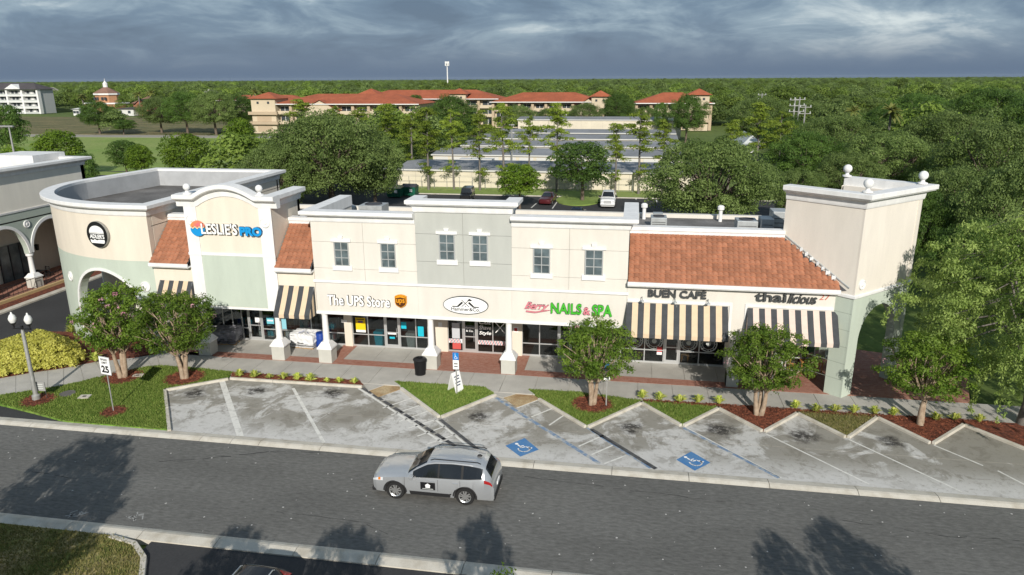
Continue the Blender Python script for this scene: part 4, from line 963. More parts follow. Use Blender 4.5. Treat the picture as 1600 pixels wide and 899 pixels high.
# barber shop oval
t = thing('barber_sign', 'white oval sign with crossed tools and roof lines reading Hammer & Co.', 'sign', (-8.9, yS, 3.5))
flat(ell(-8.9, 4.05, 1.29, .52, 48), yS-.10, yS, M_scharcoal, 'rim', t); flat(ell(-8.9, 4.05, 1.25, .485, 48), yS-.115, yS-.101, M_wpaint, 'face', t)
text('lettering', 'Hammer&Co.', (-9.72, -8.08, 3.72, 3.93), yS-.116, M_sblack, t, .004, .012)
def bar(a, b, w, y, m, name, parent):
    d = Vector((b[0]-a[0], b[1]-a[1])).normalized(); n = Vector((-d.y, d.x))*w/2
    return flat([(a[0]-n.x, a[1]-n.y), (b[0]-n.x, b[1]-n.y), (b[0]+n.x, b[1]+n.y), (a[0]+n.x, a[1]+n.y)], y-.01, y, m, name, parent)
y_ = yS-.116
flat([(-9.66, 4.00), (-9.38, 4.00), (-9.12, 4.26), (-9.02, 4.20), (-9.30, 3.945), (-9.66, 3.945)], y_-.01, y_, M_sblack, 'roof_line', t)
flat([(-8.14, 4.00), (-8.40, 4.00), (-8.66, 4.26), (-8.76, 4.20), (-8.48, 3.945), (-8.14, 3.945)], y_-.01, y_, M_sblack, 'roof_line', t)
bar((-9.12, 3.97), (-8.66, 4.40), .035, y_-.011, M_sblack, 'hammer_shaft', t); bar((-8.68, 3.97), (-9.12, 4.38), .03, y_-.022, M_sblack, 'comb', t)
flat([(-8.78, 4.37), (-8.66, 4.45), (-8.52, 4.36), (-8.56, 4.32), (-8.70, 4.33)], y_-.024, y_-.012, M_sblack, 'hammer_head', t)
flat(ell(-8.9, 4.0, .03, .03, 10), y_-.012, y_-.001, M_sblack, 'dot', t)
# nail salon
t = thing('salon_sign', 'pink script Berry and green block letters reading NAILS & SPA', 'sign', (-3.2, yS, 3.7))
text('script_lettering', 'Berry', (-5.58, -4.22, 3.92, 4.42), yS-.05, [M_spink, M_sdark], t, .05, .018, shear=.45, spacing=.9)
flat([(-5.5, 3.84), (-5.0, 3.80), (-4.4, 3.93), (-4.15, 4.0), (-4.4, 3.97), (-5.0, 3.86), (-5.5, 3.90)], yS-.11, yS-.02, M_spink, 'swash', t)
text('lettering', 'NAILS', (-4.12, -2.44, 3.84, 4.44), yS-.05, [M_sgreen, M_sgreen2], t, .06, .026)
text('lettering', '&', (-2.36, -1.98, 3.84, 4.26), yS-.05, [M_spink, M_sdark], t, .05, .02)
text('lettering', 'SPA', (-1.88, -0.80, 3.80, 4.44), yS-.05, [M_sgreen, M_sgreen2], t, .06, .026)
MB().box(-5.4, -.9, yS-.03, yS-.005, 3.98, 4.05).build('raceway', M_pale, t)
# pool shop
t = thing('pool_shop_sign', 'wave roundel with white and blue raised letters reading LESLIE\'S PRO', 'sign', (-22.8, yS-.06, 7.5))
y_ = yS-.06
cx0, cz0, r0 = -24.62, 7.98, .44
M_or = mat('logo_orange', (0.80, 0.30, 0.06), .5, col2=(0.72, 0.12, 0.20), vscale=1.3)
flat(ell(cx0, cz0+.03, r0, r0*.92, 24, 8, 172), y_-.10, y_, M_or, 'sunset', t)
wv = [(cx0-r0+.02+2*(r0-.02)*i/20, cz0-.03+.05*math.cos(i/20*6*math.pi)) for i in range(21)]
flat(wv[::-1]+ell(cx0, cz0-.05, r0, r0*.95, 20, 185, 355), y_-.10, y_, M_sblue, 'water', t)
flat([(x, z+.035) for x, z in wv]+[(x, z+.09) for x, z in wv[::-1]], y_-.115, y_-.02, mat('logo_cream', (.85, .62, .38), .5), 'wave', t)
text('lettering', "LESLIE'S", (-24.36, -22.12, 7.66, 8.30), y_-.03, [M_wpaint, M_sdark], t, .06, .022)
text('lettering', 'PRO', (-21.98, -20.62, 7.62, 8.16), y_-.03, [M_sblue, mat('sign_navy', (.01, .07, .16), .5)], t, .07, .06)
# cafe and restaurant
t = thing('cafe_sign', 'black raised capitals reading BUEN CAFÉ above the tan awning', 'sign', (2.6, yS, 5.0))
text('lettering', 'BUEN CAFÉ', (1.05, 4.05, 5.0, 5.5), yS-.03, [M_scharcoal, M_sblack], t, .05, .03)
t = thing('restaurant_sign', 'charcoal raised letters reading thai licious with a red 27', 'sign', (8.2, yS, 5.0))
text('lettering', 'thai', (6.50, 8.05, 5.02, 5.52), yS-.03, [M_scharcoal, M_sblack], t, .06, .016)
text('italic_lettering', 'licious', (8.12, 9.55, 4.98, 5.50), yS-.03, [M_scharcoal, M_sblack], t, .05, .012, shear=.35)
text('numerals', '27', (9.66, 10.18, 5.20, 5.50), yS-.0, M_sred, t, .006, -.004, shear=.15)
# burger roundel on the curved wing
s_ = wing_s_at_x(gy(160, 366, 37.6)[0]); x_, y0_, nx_, ny_ = wing(s_); ang = math.atan2(ny_, nx_)+math.pi/2
t = thing('burger_sign', 'black round sign with white bun shapes reading ADLER\'S', 'sign', (x_, y0_, 6.4), ang)
zc = gy(160, 366, y0_)[2]
def burger():
    root = world_of(t)
    def put(poly, d0, d1, m, name):
        n = len(poly); q = MB(); q.add([(x, -d1, z-6.4) for x, z in poly]+[(x, -d0, z-6.4) for x, z in poly], [tuple(range(n)), tuple(range(2*n-1, n-1, -1))]+[(i, (i+1)%n, n+(i+1)%n, n+i) for i in range(n)])
        o = q.build(name, m, None); o.parent = t; o.matrix_parent_inverse = Matrix(); return o
    put(ell(0, zc, .80, .80, 40), .02, .18, M_steel, 'drum'); put(ell(0, zc, .78, .78, 40), .181, .20, M_sblack, 'face')
    put(ell(0, zc+.12, .56, .42, 20, 0, 180), .201, .21, M_wpaint, 'bun_top')
    put([(-.56, zc+.06), (.56, zc+.06), (.56, zc+.10), (-.56, zc+.10)], .201, .21, M_wpaint, 'bun_line')
    put([(-.54, zc-.30), (-.35, zc-.36), (-.2, zc-.28), (-.05, zc-.36), (.1, zc-.30), (.54, zc-.30), (.54, zc-.42), (.48, zc-.52), (-.48, zc-.52), (-.54, zc-.42)], .201, .21, M_wpaint, 'bun_bottom')
    o = text('lettering', "ADLER'S", (-.56, .56, zc-.24-6.4, zc+.02-6.4), -.2, M_wpaint, None, .006, .03); o.parent = t; o.matrix_parent_inverse = Matrix()
burger()
# window graphics on the barber shop: lettering and barber stripe
yG = SFY+.018
t = thing('window_lettering', 'white lettering Cut Shave Style and barber stripe on the barber shop glass', 'decal', (-8.6, SFY, 1.0))
a, b = sx(748, 520), sx(768, 525)
for w, z0, z1 in (('Cut', 1.95, 2.18), ('Shave', 1.60, 1.86), ('Style', 1.22, 1.50)): text('lettering', w, (a+.02, b-.02, z0, z1), yG, M_wpaint, t, .002, .02, shear=.2)
bar((sx(773, 520)+.05, 1.45), (sx(790, 520)-.05, 2.1), .05, yG, M_wpaint, 'razor', t); bar((sx(790, 520)-.05, 1.45), (sx(773, 520)+.05, 2.1), .05, yG-.012, M_wpaint, 'razor', t)
M_stR = mat('stripe_red', (.45, .05, .07), .6); M_stB = mat('stripe_navy', (.03, .03, .08), .6)
def barber(x0, x1):
    z0, z1 = .66, .92; n = max(3, int((x1-x0)/.1)); w = (x1-x0-.1)/n
    MB().box(x0, x1, SFY-.012, SFY-.006, z0, z1).build('stripe_band', M_wpaint, t)
    for i in range(n):
        xa = x0+w*i; flat([(xa, z1), (xa+w*.5, z1), (xa+w*.5+.1, z0), (xa+.1, z0)], SFY-.018, SFY-.013, (M_stR, M_stB)[i % 2], 'stripe', t)
barber(sx(700, 520)+.04, hx[0]-.04); barber(hx[1]+.04, sx(793, 525)-.04)
xm_ = (hx[0]+hx[1])/2
text('door_lettering', 'Hammer', (xm_-.32, xm_+.32, 1.62, 1.74), SFY+.012, M_wpaint, t, .002, .02); text('door_lettering', '& Co.', (xm_-.25, xm_+.2, 1.42, 1.54), SFY+.012, M_wpaint, t, .002, .02)
# notices and posters behind or on the glass
def poster(x0, x1, z0, z1, m, label, y=SFY+.007, cat='poster', name='poster', bars=()):
    o = thing(name, label, cat, ((x0+x1)/2, y, z0)); MB().box(x0, x1, y, y+.012, z0, z1).build('sheet', m, o)
    for (u0, u1, w0, w1, mm) in bars: MB().box(x0+(x1-x0)*u0, x0+(x1-x0)*u1, y-.004, y-.001, z0+(z1-z0)*w0, z0+(z1-z0)*w1).build('print', mm, o)
    return o
M_yel = mat('poster_yellow', (.80, .55, .01), .7); M_teal = mat('teal_plastic', (.015, .46, .60), .5); M_lgrey = mat('light_grey', (.5, .52, .5), .6)
poster(sx(556, 510), sx(571, 510), 1.02, 1.96, M_yel, 'tall yellow poster in the parcel shop window', bars=((.25, .75, .66, .80, mat('print_violet', (.2, .1, .2), .7)), (.1, .9, .86, .94, mat('print_dark', (.12, .09, .02), .7)), (0, 1, 0, .16, M_wpaint)))
poster(sx(706, 510), sx(718, 510), .95, 1.94, mat('poster_grey', (.5, .52, .55), .7), 'pale grey poster in the barber shop window'); poster(sx(707, 535), sx(720, 535), .25, .64, mat('poster_red', (.55, .09, .08), .7), 'red poster in the barber shop window')
poster(sx(627, 515), sx(635, 515), 1.4, 1.82, M_teal, 'teal notice on the parcel shop door side glass'); poster(sx(399, 505), sx(406, 505), 1.30, 1.66, M_wpaint, 'white notice on the pool shop door'); poster(sx(417, 505), sx(428, 505), 1.25, 1.7, mat('poster_aqua', (.15, .5, .6), .7), 'aqua poster on the pool shop glass', bars=((.1, .9, .4, .6, M_wpaint),))
poster(sx(440, 505), sx(447, 505), .95, 1.75, mat('poster_cyan', (.25, .55, .65), .7), 'tall cyan poster beside the first column')
poster(sx(1026, 555), sx(1034, 555), .62, 1.1, mat('notice_red', (.5, .06, .06), .7), 'red notice on the cafe glass', bars=((0, 1, 0, .35, M_wpaint),))
poster(sx(606, 525), sx(619, 525), .98, 1.10, M_wpaint, 'white hours strip on the parcel shop door'); poster(sx(609, 530), sx(617, 530), .70, .82, M_teal, 'small teal plate on the parcel shop door')
o = MB().lathe([(.19, 0), (.19, .03), (.0, .035)], (0, 0, 0), 8)
poster(sx(803, 513)-.02, sx(811, 513)-.02, 1.60, 1.94, M_wpaint, 'white plate with red octagon on the salon wall', y=SFY-.15, name='fire_sign', cat='sign', bars=((.2, .8, .2, .8, mat('plate_red', (.45, .02, .02), .6)),))
poster(sx(686, 510), sx(692, 510), 1.7, 1.98, M_wpaint, 'small white plate on the barber shop wall', y=SFY-.15, name='wall_plate', cat='sign'); poster(sx(535, 505), sx(544, 505), 1.66, 1.84, M_wpaint, 'white address plate on the parcel shop wall', y=SFY-.15, name='wall_plate', cat='sign')
# round decals on the cafe glass
for k, u in enumerate((991, 1022, 1076, 1107)):
    xx = sx(u, 540); q = MB()
    for r0_, r1_ in ((.50, .44), (.36, .33)):
        for i in range(28):
            w0, w1 = 2*math.pi*i/28, 2*math.pi*(i+1)/28
            q.add([(xx+r0_*math.cos(w0), yG, 1.44+r0_*math.sin(w0)), (xx+r0_*math.cos(w1), yG, 1.44+r0_*math.sin(w1)), (xx+r1_*math.cos(w1), yG, 1.44+r1_*math.sin(w1)), (xx+r1_*math.cos(w0), yG, 1.44+r1_*math.sin(w0))], [(0, 1, 2, 3)])
    for i in range(16):
        if i % 4 == 3: continue
        w = 2*math.pi*i/16; q.add([(xx+.38*math.cos(w-.07), yG, 1.44+.38*math.sin(w-.07)), (xx+.43*math.cos(w-.07), yG, 1.44+.43*math.sin(w-.07)), (xx+.43*math.cos(w+.07), yG, 1.44+.43*math.sin(w+.07)), (xx+.38*math.cos(w+.07), yG, 1.44+.38*math.sin(w+.07))], [(0, 1, 2, 3)])
    q.ball((xx, yG+.0, 2.2), .12, 8, sz=1) if False else q.add([(xx+.14*math.cos(2*math.pi*i/10), yG, 1.44+.14*math.sin(2*math.pi*i/10)) for i in range(10)], [tuple(range(10))])
    tag(q.build('window_roundel', M_lgrey, fix=False), 'round white emblem decal on the cafe window glass', 'decal', 'round decals on the cafe glass')
# ------------------------------------------------------------------ vehicles
def paint(name, c, metal=.5, rough=.32): return mat(name, c, rough, metal=metal, coat=.6, spec=.5)
M_carglass = mat('car_glass', (0.012, 0.014, 0.016), 0.06, spec=0.8)
M_tyre = mat('tyre', (0.018, 0.018, 0.018), .9); M_rim = mat('alloy', (.62, .62, .61), .3, metal=.8); M_clad = mat('cladding', (.02, .02, .021), .7)
M_tail = mat('tail_red', (.32, .012, .012), .25, spec=.6); M_head = mat('head_lamp', (.62, .64, .66), .12, spec=.8); M_amber = mat('amber', (.6, .18, .01), .25)
def build_car(name, label, st, axles, R, P, wins, ws, rg, L0, L1, group=None, extras=None, clad=True):
    """st rows: x, belt, top, half width, half top width; wins = side glass x ranges; ws, rg = windscreen and rear glass x ranges"""
    t = thing(name, label, 'car', group=group)
    st = sorted(st); X = np.array([r[0] for r in st]); A = np.array(st)
    def at(x): return [float(np.interp(x, X, A[:, k])) for k in range(1, 5)]
    def zb(x):
        for ax in axles:
            if abs(x-ax) < R+.06: return max(.27, .02+R*.92+math.sqrt(max(0, (R+.06)**2-(x-ax)**2))*.98)
        return .27
    def sec(x):
        belt, top, w, wt = at(x); b = zb(x)
        return [(w*.93, b), (w*.985, max(.48, b+.012)), (w, max(.70, b+.03)), (w*.975, max(belt, b+.06)), (wt, max(top-.07, belt+.01)), (wt*.80, top-.015), (0, top)]
    xs = sorted(set([round(L0+(L1-L0)*i/90, 3) for i in range(91)]+[round(r[0], 3) for r in st])); q = MB(); K = 13
    for x in xs:
        s = sec(x); q.v += [(x, -y, z) for y, z in s]+[(x, y, z) for y, z in s[-2::-1]]
    for i in range(len(xs)-1):
        for k in range(K-1): q.f.append([i*K+k, i*K+k+1, (i+1)*K+k+1, (i+1)*K+k]); q.m.append(0); q.t.append(.5)
    for i in (0, len(xs)-1): q.f.append([i*K+k for k in range(K)]); q.m.append(0); q.t.append(.5)
    body = q.build('body', P, t, smooth=True)
    MB().box(L0+.25, L1-.25, -st[len(st)//2][3]*.80, st[len(st)//2][3]*.80, .2, .75).build('underbody', M_clad, t)
    def patch(x0, x1, k0, t0, k1, t1, side, name, m, off=.006, nx=10, parent=None, taper=None):
        """panel on the body surface between section points, raised off it"""
        q = MB(); rows = []
        for i in range(nx+1):
            x = x0+(x1-x0)*i/nx; s = sec(x); r = []
            for j in range(3):
                f = j/2; kk = (k0+t0)+((k1+t1)-(k0+t0))*f; a = min(int(kk), 5); w = kk-a
                y = s[a][0]+(s[a+1][0]-s[a][0])*w; z = s[a][1]+(s[a+1][1]-s[a][1])*w; r.append((x, side*(y+off), z+off*.4))
            rows.append(r)
        for i in range(nx):
            for j in range(2): q.quad(rows[i][j], rows[i+1][j], rows[i+1][j+1], rows[i][j+1])
        return q.build(name, m, parent or t, fix=False)
    for s in (-1, 1):
        patch(max(w_[0] for w_ in wins)+.03, min(w_[1] for w_ in wins)-.03, 3, .08, 3, .93, s, 'window_surround', M_clad, .004, 24)
        for (a, b) in wins: patch(a, b, 3, .12, 3, .90, s, 'side_window', M_carglass, .010)
    def screen(x0, x1, name, dx):
        q = MB(); n = 8; rows = []
        for i in range(n+1):
            x = x0+(x1-x0)*i/n; s = sec(x); pts = [s[4], s[5], s[6]]; r = [(x+dx, -(s[4][0]*.93), s[4][1]+.012), (x+dx, -s[5][0], s[5][1]+.01), (x+dx, 0, s[6][1]+.01), (x+dx, s[5][0], s[5][1]+.01), (x+dx, s[4][0]*.93, s[4][1]+.012)]
            rows.append(r)
        for i in range(n):
            for j in range(4): q.quad(rows[i][j], rows[i+1][j], rows[i+1][j+1], rows[i][j+1])
        return q.build(name, M_carglass, t, fix=False, smooth=True)
    if ws: screen(ws[0], ws[1], 'windscreen', .012)
    if rg: screen(rg[0], rg[1], 'rear_window', -.012)
    # wheels
    for ax in axles:
        for s in (-1, 1):
            yw = s*(at(ax)[2]-.12)
            w = MB(); n = 28; prof = [(R*.66, -.105), (R*.93, -.11), (R, -.07), (R, .07), (R*.93, .11), (R*.66, .105)]
            for r, d in prof:
                for k in range(n): a = 2*math.pi*k/n; w.v.append((ax+r*math.cos(a), yw+s*d, R+r*math.sin(a)))
            for i in range(len(prof)-1):
                for k in range(n): w.f.append([i*n+k, i*n+(k+1)%n, (i+1)*n+(k+1)%n, (i+1)*n+k]); w.m.append(0); w.t.append(.5)
            wh = w.build('wheel', M_tyre, t, smooth=True)
            d = MB(); yy = yw+s*.07
            d.add([(ax+R*.66*math.cos(2*math.pi*k/20), yy-s*.03, R+R*.66*math.sin(2*math.pi*k/20)) for k in range(20)], [tuple(range(20))]).build('hub', M_clad, wh, fix=False)
            rm = MB()
            for k in range(20):
                a, b = 2*math.pi*k/20, 2*math.pi*(k+1)/20
                rm.quad((ax+R*.68*math.cos(a), yy+s*.03, R+R*.68*math.sin(a)), (ax+R*.68*math.cos(b), yy+s*.03, R+R*.68*math.sin(b)), (ax+R*.58*math.cos(b), yy+s*.005, R+R*.58*math.sin(b)), (ax+R*.58*math.cos(a), yy+s*.005, R+R*.58*math.sin(a)))
            for k in range(5):
                a = 2*math.pi*k/5+.3
                for da in (-.16, .16):
                    p0 = (ax+R*.10*math.cos(a+da*3), R+R*.10*math.sin(a+da*3)); p1 = (ax+R*.60*math.cos(a+da*1.5), R+R*.60*math.sin(a+da*1.5)); nn = Vector((-(p1[1]-p0[1]), p1[0]-p0[0])).normalized()*R*.075
                    rm.quad((p0[0]-nn.x, yy+s*.012, p0[1]-nn.y), (p1[0]-nn.x, yy+s*.012, p1[1]-nn.y), (p1[0]+nn.x, yy+s*.012, p1[1]+nn.y), (p0[0]+nn.x, yy+s*.012, p0[1]+nn.y))
            rm.add([(ax+R*.16*math.cos(2*math.pi*k/12), yy+s*.016, R+R*.16*math.sin(2*math.pi*k/12)) for k in range(12)], [tuple(range(12))]).build('rim', M_rim, wh, fix=False)
            if clad:
                c = MB(); nn = 16; RR = R+.055; wb = at(ax)[2]
                for k in range(nn):
                    a, b = math.pi*k/nn, math.pi*(k+1)/nn
                    c.quad((ax+RR*math.cos(a), s*(wb*.992+.008), R*.92+.02+RR*.98*math.sin(a)), (ax+RR*math.cos(b), s*(wb*.992+.008), R*.92+.02+RR*.98*math.sin(b)), (ax+(RR+.055)*math.cos(b), s*(wb*.992+.006), R*.92+.02+(RR+.055)*.98*math.sin(b)), (ax+(RR+.055)*math.cos(a), s*(wb*.992+.006), R*.92+.02+(RR+.055)*.98*math.sin(a)))
                c.build('arch_trim', M_clad, t, fix=False)
    if extras: extras(t, sec, at, patch)
    return t
SUV = [(2.42, .66, .80, .70, .60), (2.36, .78, .93, .83, .72), (2.2, .87, 1.01, .905, .80), (1.9, .93, 1.06, .935, .84), (1.4, .99, 1.11, .955, .84), (1.0, 1.04, 1.14, .96, .84), (.92, 1.04, 1.16, .96, .83), (.55, 1.03, 1.42, .96, .76), (.12, 1.03, 1.65, .965, .69), (-.2, 1.035, 1.71, .965, .67), (-.9, 1.05, 1.745, .965, .66), (-1.6, 1.09, 1.71, .96, .65), (-2.05, 1.15, 1.63, .945, .64), (-2.2, 1.16, 1.55, .94, .64), (-2.42, 1.10, 1.24, .93, .70), (-2.5, 1.02, 1.10, .92, .74), (-2.58, .80, .92, .88, .76)]
def suv_extras(t, sec, at, patch):
    for s in (-1, 1):
        patch(1.92, 2.36, 2, .45, 3, .12, s, 'headlight', M_head, .012); patch(2.02, 2.12, 2, .55, 3, .2, s, 'indicator', M_amber, .016)
        patch(-2.20, -2.52, 2, .72, 3, .04, s, 'taillight', M_tail, .014)
        for x in (1.02, -.34, -1.24): patch(x-.006, x+.006, 1, .2, 2, .98, s, 'door_gap', M_clad, .004, 1)
        patch(1.0, -1.0, 0, .0, 0, .85, s, 'sill_trim', M_clad, .008)
        for x in (-.12, -1.05):
            w = at(x)[2]; MB().box(x-.11, x+.11, s*w-.012, s*w+.035 if s > 0 else s*w+.012, .93, .965).build('door_handle', MATS['paint_silver'], t) if s > 0 else MB().box(x-.11, x+.11, -w-.035, -w+.012, .93, .965).build('door_handle', MATS['paint_silver'], t)
        w = at(.72)[2]
        MB().frustum(.70, s*(w+.10), 1.04, 1.19, .07, .10, .08, .11).build('mirror', MATS['paint_silver'], t, bevel=.03)
        MB().tube([(.0, s*.62, 1.70), (-.15, s*.63, 1.76), (-1.9, s*.62, 1.745), (-2.02, s*.61, 1.69)], .02, 6).build('roof_rail', M_clad, t)
    MB().box(2.28, 2.445, -.60, .60, .46, .74).build('grille', M_clad, t); MB().box(2.2, 2.44, -.82, .82, .24, .40).build('bumper_lip', M_clad, t, bevel=.04); MB().box(-2.62, -2.35, -.84, .84, .26, .48).build('rear_bumper', M_clad, t, bevel=.04)
    MB().box(-2.605, -2.54, -.22, .22, .62, .76).build('number_plate', M_wpaint, t)
    MB().frustum(-1.85, 0, 1.70, 1.765, .10, .05, .04, .02).build('roof_fin', M_clad, t)
    for y in (-.34, .34): MB().box(-1.8, .1, y-.012, y+.012, 1.70, 1.722).build('roof_rib', MATS['paint_silver'], t)
    # dark door magnet with a white house mark, both front doors
    for s in (-1, 1):
        w = at(.1)[2]+.006
        MB().box(-.24, .36, min(s*w, s*(w+.006)), max(s*w, s*(w+.006)), .58, .90).build('door_magnet', M_sblack, t)
        y0, y1 = sorted((s*(w+.007), s*(w+.010)))
        q = MB(); cx, cz = .06, .72
        pl = [(cx-.09, cz-.05), (cx+.09, cz-.05), (cx+.09, cz+.05), (cx+.12, cz+.05), (cx, cz+.14), (cx-.12, cz+.05), (cx-.09, cz+.05)]
        n = len(pl); q.add([(a, y0, b) for a, b in pl]+[(a, y1, b) for a, b in pl], [tuple(range(n)), tuple(range(2*n-1, n-1, -1))]); q.build('house_mark', M_wpaint, t, fix=False)
        MB().box(-.16, .28, y0, y1, .61, .635).build('magnet_text', M_lgrey, t)
paint('paint_silver', (.47, .485, .50), .5, .26)
suv = build_car('parked_car', 'silver SUV with a dark door sign on the road', SUV, (1.425, -1.425), .385, MATS['paint_silver'], [(.66, -.33), (-.40, -1.27), (-1.36, -2.08)], (.90, .14), (-2.20, -2.44), -2.58, 2.42, extras=suv_extras)

place(suv, -7.42, 25.02, 0, math.pi)
def simple_extras(t, sec, at, patch):
    xs = [v for v in (0,)]
    for s in (-1, 1):
        f = 2.0; patch(f, f+.2, 2, .5, 3, .1, s, 'headlight', M_head, .012); patch(-2.05, -2.25, 2, .3, 3, .0, s, 'taillight', M_tail, .014)
SEDAN = [(2.30, .60, .68, .62, .52), (2.2, .68, .78, .80, .70), (1.9, .76, .86, .87, .76), (1.2, .84, .93, .90, .78), (.95, .86, .97, .90, .76), (.5, .89, 1.18, .90, .68), (.05, .91, 1.40, .90, .60), (-.5, .92, 1.45, .90, .585), (-1.0, .93, 1.40, .90, .60), (-1.55, .94, 1.10, .89, .70), (-1.75, .94, 1.03, .88, .74), (-2.2, .90, .99, .85, .72), (-2.35, .70, .80, .78, .66)]
def car2(P, label, x, y, rz, st=SEDAN, ws=(.92, .08), rg=(-1.05, -1.6), wins=((.62, -.42), (-.50, -1.25)), group=None, name='parked_car', L=(-2.35, 2.30), axles=(1.38, -1.40), R=.33, ex=simple_extras):
    c = build_car(name, label, st, axles, R, P, list(wins), ws, rg, L[0], L[1], group, ex, clad=False); return place(c, x, y, -.012, rz)
car2(paint('paint_white', (.75, .75, .74), 0, .3), 'white saloon car parked behind the burger shop', -63, 107.5, rad(172))
car2(paint('paint_maroon', (.10, .012, .016), .3), 'dark red car parked under the round tree', *g(856, 317), rad(-94), ex=simple_extras)
x_, y_ = g(905, 334); car2(paint('paint_navy', (.01, .018, .06), .3), 'dark blue car behind the white cornice', x_, y_-3.2, rad(86))
JEEP = [(2.05, .95, 1.02, .62, .55), (1.95, 1.0, 1.10, .70, .62), (.75, 1.08, 1.17, .80, .70), (.70, 1.08, 1.20, .82, .72), (.45, 1.10, 1.78, .84, .70), (.3, 1.10, 1.83, .84, .70), (-1.85, 1.10, 1.84, .84, .72), (-1.95, 1.08, 1.80, .83, .72), (-2.0, 1.05, 1.5, .82, .72)]
def jeep_ex(t, sec, at, patch):
    MB().lathe([(.36, 0), (.36, .2), (.2, .22)], (0, 0, 0), 18).build('spare', M_tyre, t).matrix_basis = Matrix.Translation((-2.02, 0, 1.05)) @ Matrix.Rotation(rad(-90), 4, 'Y')
    for s in (-1, 1): MB().box(-2.03, -1.98, s*.72-.07, s*.72+.07, .82, 1.02).build('taillight', M_tail, t)
x_, y_ = g(735, 310); car2(paint('paint_black', (.012, .012, .013), .2), 'black boxy off-roader by the rear grass strip', x_, y_-2, rad(-86), st=JEEP, ws=(.68, .47), rg=None, wins=((.30, -.45), (-.55, -1.15), (-1.25, -1.8)), L=(-2.0, 2.05), axles=(1.25, -1.25), R=.40, ex=jeep_ex)
PICK = [(2.85, .95, 1.05, .82, .72), (2.75, 1.0, 1.16, .93, .82), (1.7, 1.12, 1.24, .98, .86), (1.5, 1.14, 1.26, .98, .86), (1.05, 1.16, 1.78, .98, .74), (.8, 1.17, 1.90, .98, .72), (-.7, 1.17, 1.92, .98, .72), (-.95, 1.17, 1.84, .98, .74), (-1.08, 1.17, 1.27, .98, .88), (-2.8, 1.17, 1.26, .98, .90), (-2.9, .9, 1.1, .95, .86)]
def pick_ex(t, sec, at, patch):
    MB().box(2.72, 2.90, -.50, .50, .66, 1.02).build('grille', M_alu, t); MB().box(2.75, 2.98, -.94, .94, .40, .62).build('bumper', M_alu, t, bevel=.04)
    for s in (-1, 1): MB().box(2.70, 2.88, s*.72-.16, s*.72+.16, .78, 1.02).build('headlight', M_head, t, bevel=.03); MB().box(1.0, 1.2, s*1.08-.12, s*1.08+.12, 1.18, 1.42).build('mirror', M_clad, t)
    MB().box(-2.75, -1.2, -.80, .80, 1.20, 1.285).build('bed_cover', M_dark, t)
x_, y_ = g(949, 326); car2(MATS['paint_white'], 'white pickup truck facing the shops in the rear car park', x_, y_+2.9, rad(-90), st=PICK, ws=(1.46, .86), rg=(-.92, -1.06), wins=((1.0, .2), (.1, -.75)), L=(-2.9, 2.85), axles=(1.85, -1.85), R=.42, ex=pick_ex)
x_, y_ = g(409, 885, 1.40)
def hatch_ex(t, sec, at, patch):
    for s in (-1, 1): patch(-1.74, -2.12, 3, .1, 4, .1, s, 'taillight', M_tail, .014)
    for y in (-.55, .55): MB().tube([(.1, y, 1.46), (0, y, 1.52), (-1.5, y, 1.5), (-1.6, y, 1.44)], .02, 6).build('roof_rail', M_alu, t)
HATCH = [(2.1, .62, .72, .62, .52), (2.0, .72, .84, .82, .70), (1.0, .92, 1.02, .90, .78), (.5, .95, 1.24, .90, .70), (.05, .97, 1.48, .90, .62), (-.9, 1.0, 1.52, .90, .60), (-1.65, 1.02, 1.46, .88, .62), (-1.8, 1.02, 1.36, .88, .64), (-2.1, .98, 1.08, .86, .70), (-2.2, .75, .9, .82, .70)]
car2(MATS['paint_black'], 'dark hatchback with red tail lamps in the near car park', x_-.1, y_-1.72, rad(-92), st=HATCH, ws=(.95, .1), rg=(-1.68, -2.1), wins=((.6, -.4), (-.5, -1.4)), L=(-2.2, 2.1), ex=hatch_ex)

# ------------------------------------------------------------------ street furniture
# twin globe lamp post
x_, y_ = g(58, 627); t = thing('lamp_post', 'grey lamp post with two white lantern globes beside the walk', 'lamp post', (x_, y_, .1))
MB().lathe([(.20, .1), (.20, .35), (.12, .42), (.105, 1.0), (.085, 3.85), (.06, 4.0)], (x_, y_, 0), 14).build('post', M_steel, t, smooth=True)
MB().box(x_-.52, x_+.52, y_-.035, y_+.035, 4.0, 4.07).box(x_-.05, x_+.05, y_-.05, y_+.05, 3.9, 4.2).build('crossarm', M_black, t)
for s in (-1, 1):
    MB().lathe([(.04, 4.07), (.04, 4.2), (.12, 4.28), (.13, 4.34)], (x_+s*.46, y_, 0), 12).build('lamp_holder', M_black, t)
    MB().lathe([(.12, 4.342), (.18, 4.48), (.19, 4.58), (.13, 4.73), (.05, 4.81), (.04, 4.88), (.0, 4.92)], (x_+s*.46, y_, 0), 14).build('globe', mat('lantern_white', (.72, .72, .70), .35), t, smooth=True)
# speed sign
x_, y_ = g(178, 645); t = thing('speed_sign', 'white SPEED LIMIT 25 sign on a thin post in the verge', 'sign', (x_, y_, .1), rad(-12))
def local(o): o.parent = t; o.matrix_parent_inverse = Matrix(); return o
local(MB().tube([(0, 0, 0), (0, 0, 2.95)], .03, 8).build('post', M_steel))
local(MB().box(-.33, .33, -.055, -.04, 2.02, 2.92).build('plate', M_wpaint)); local(MB().box(-.36, .36, -.04, -.03, 1.99, 2.95).build('backing', M_alu))
for s_, b_ in (('SPEED', (-.24, .24, 2.74, 2.85)), ('LIMIT', (-.2, .2, 2.58, 2.69)), ('25', (-.25, .25, 2.1, 2.48))): local(text('lettering', s_, b_, -.056, M_sblack, None, .002, .02 if s_ != '25' else .04))
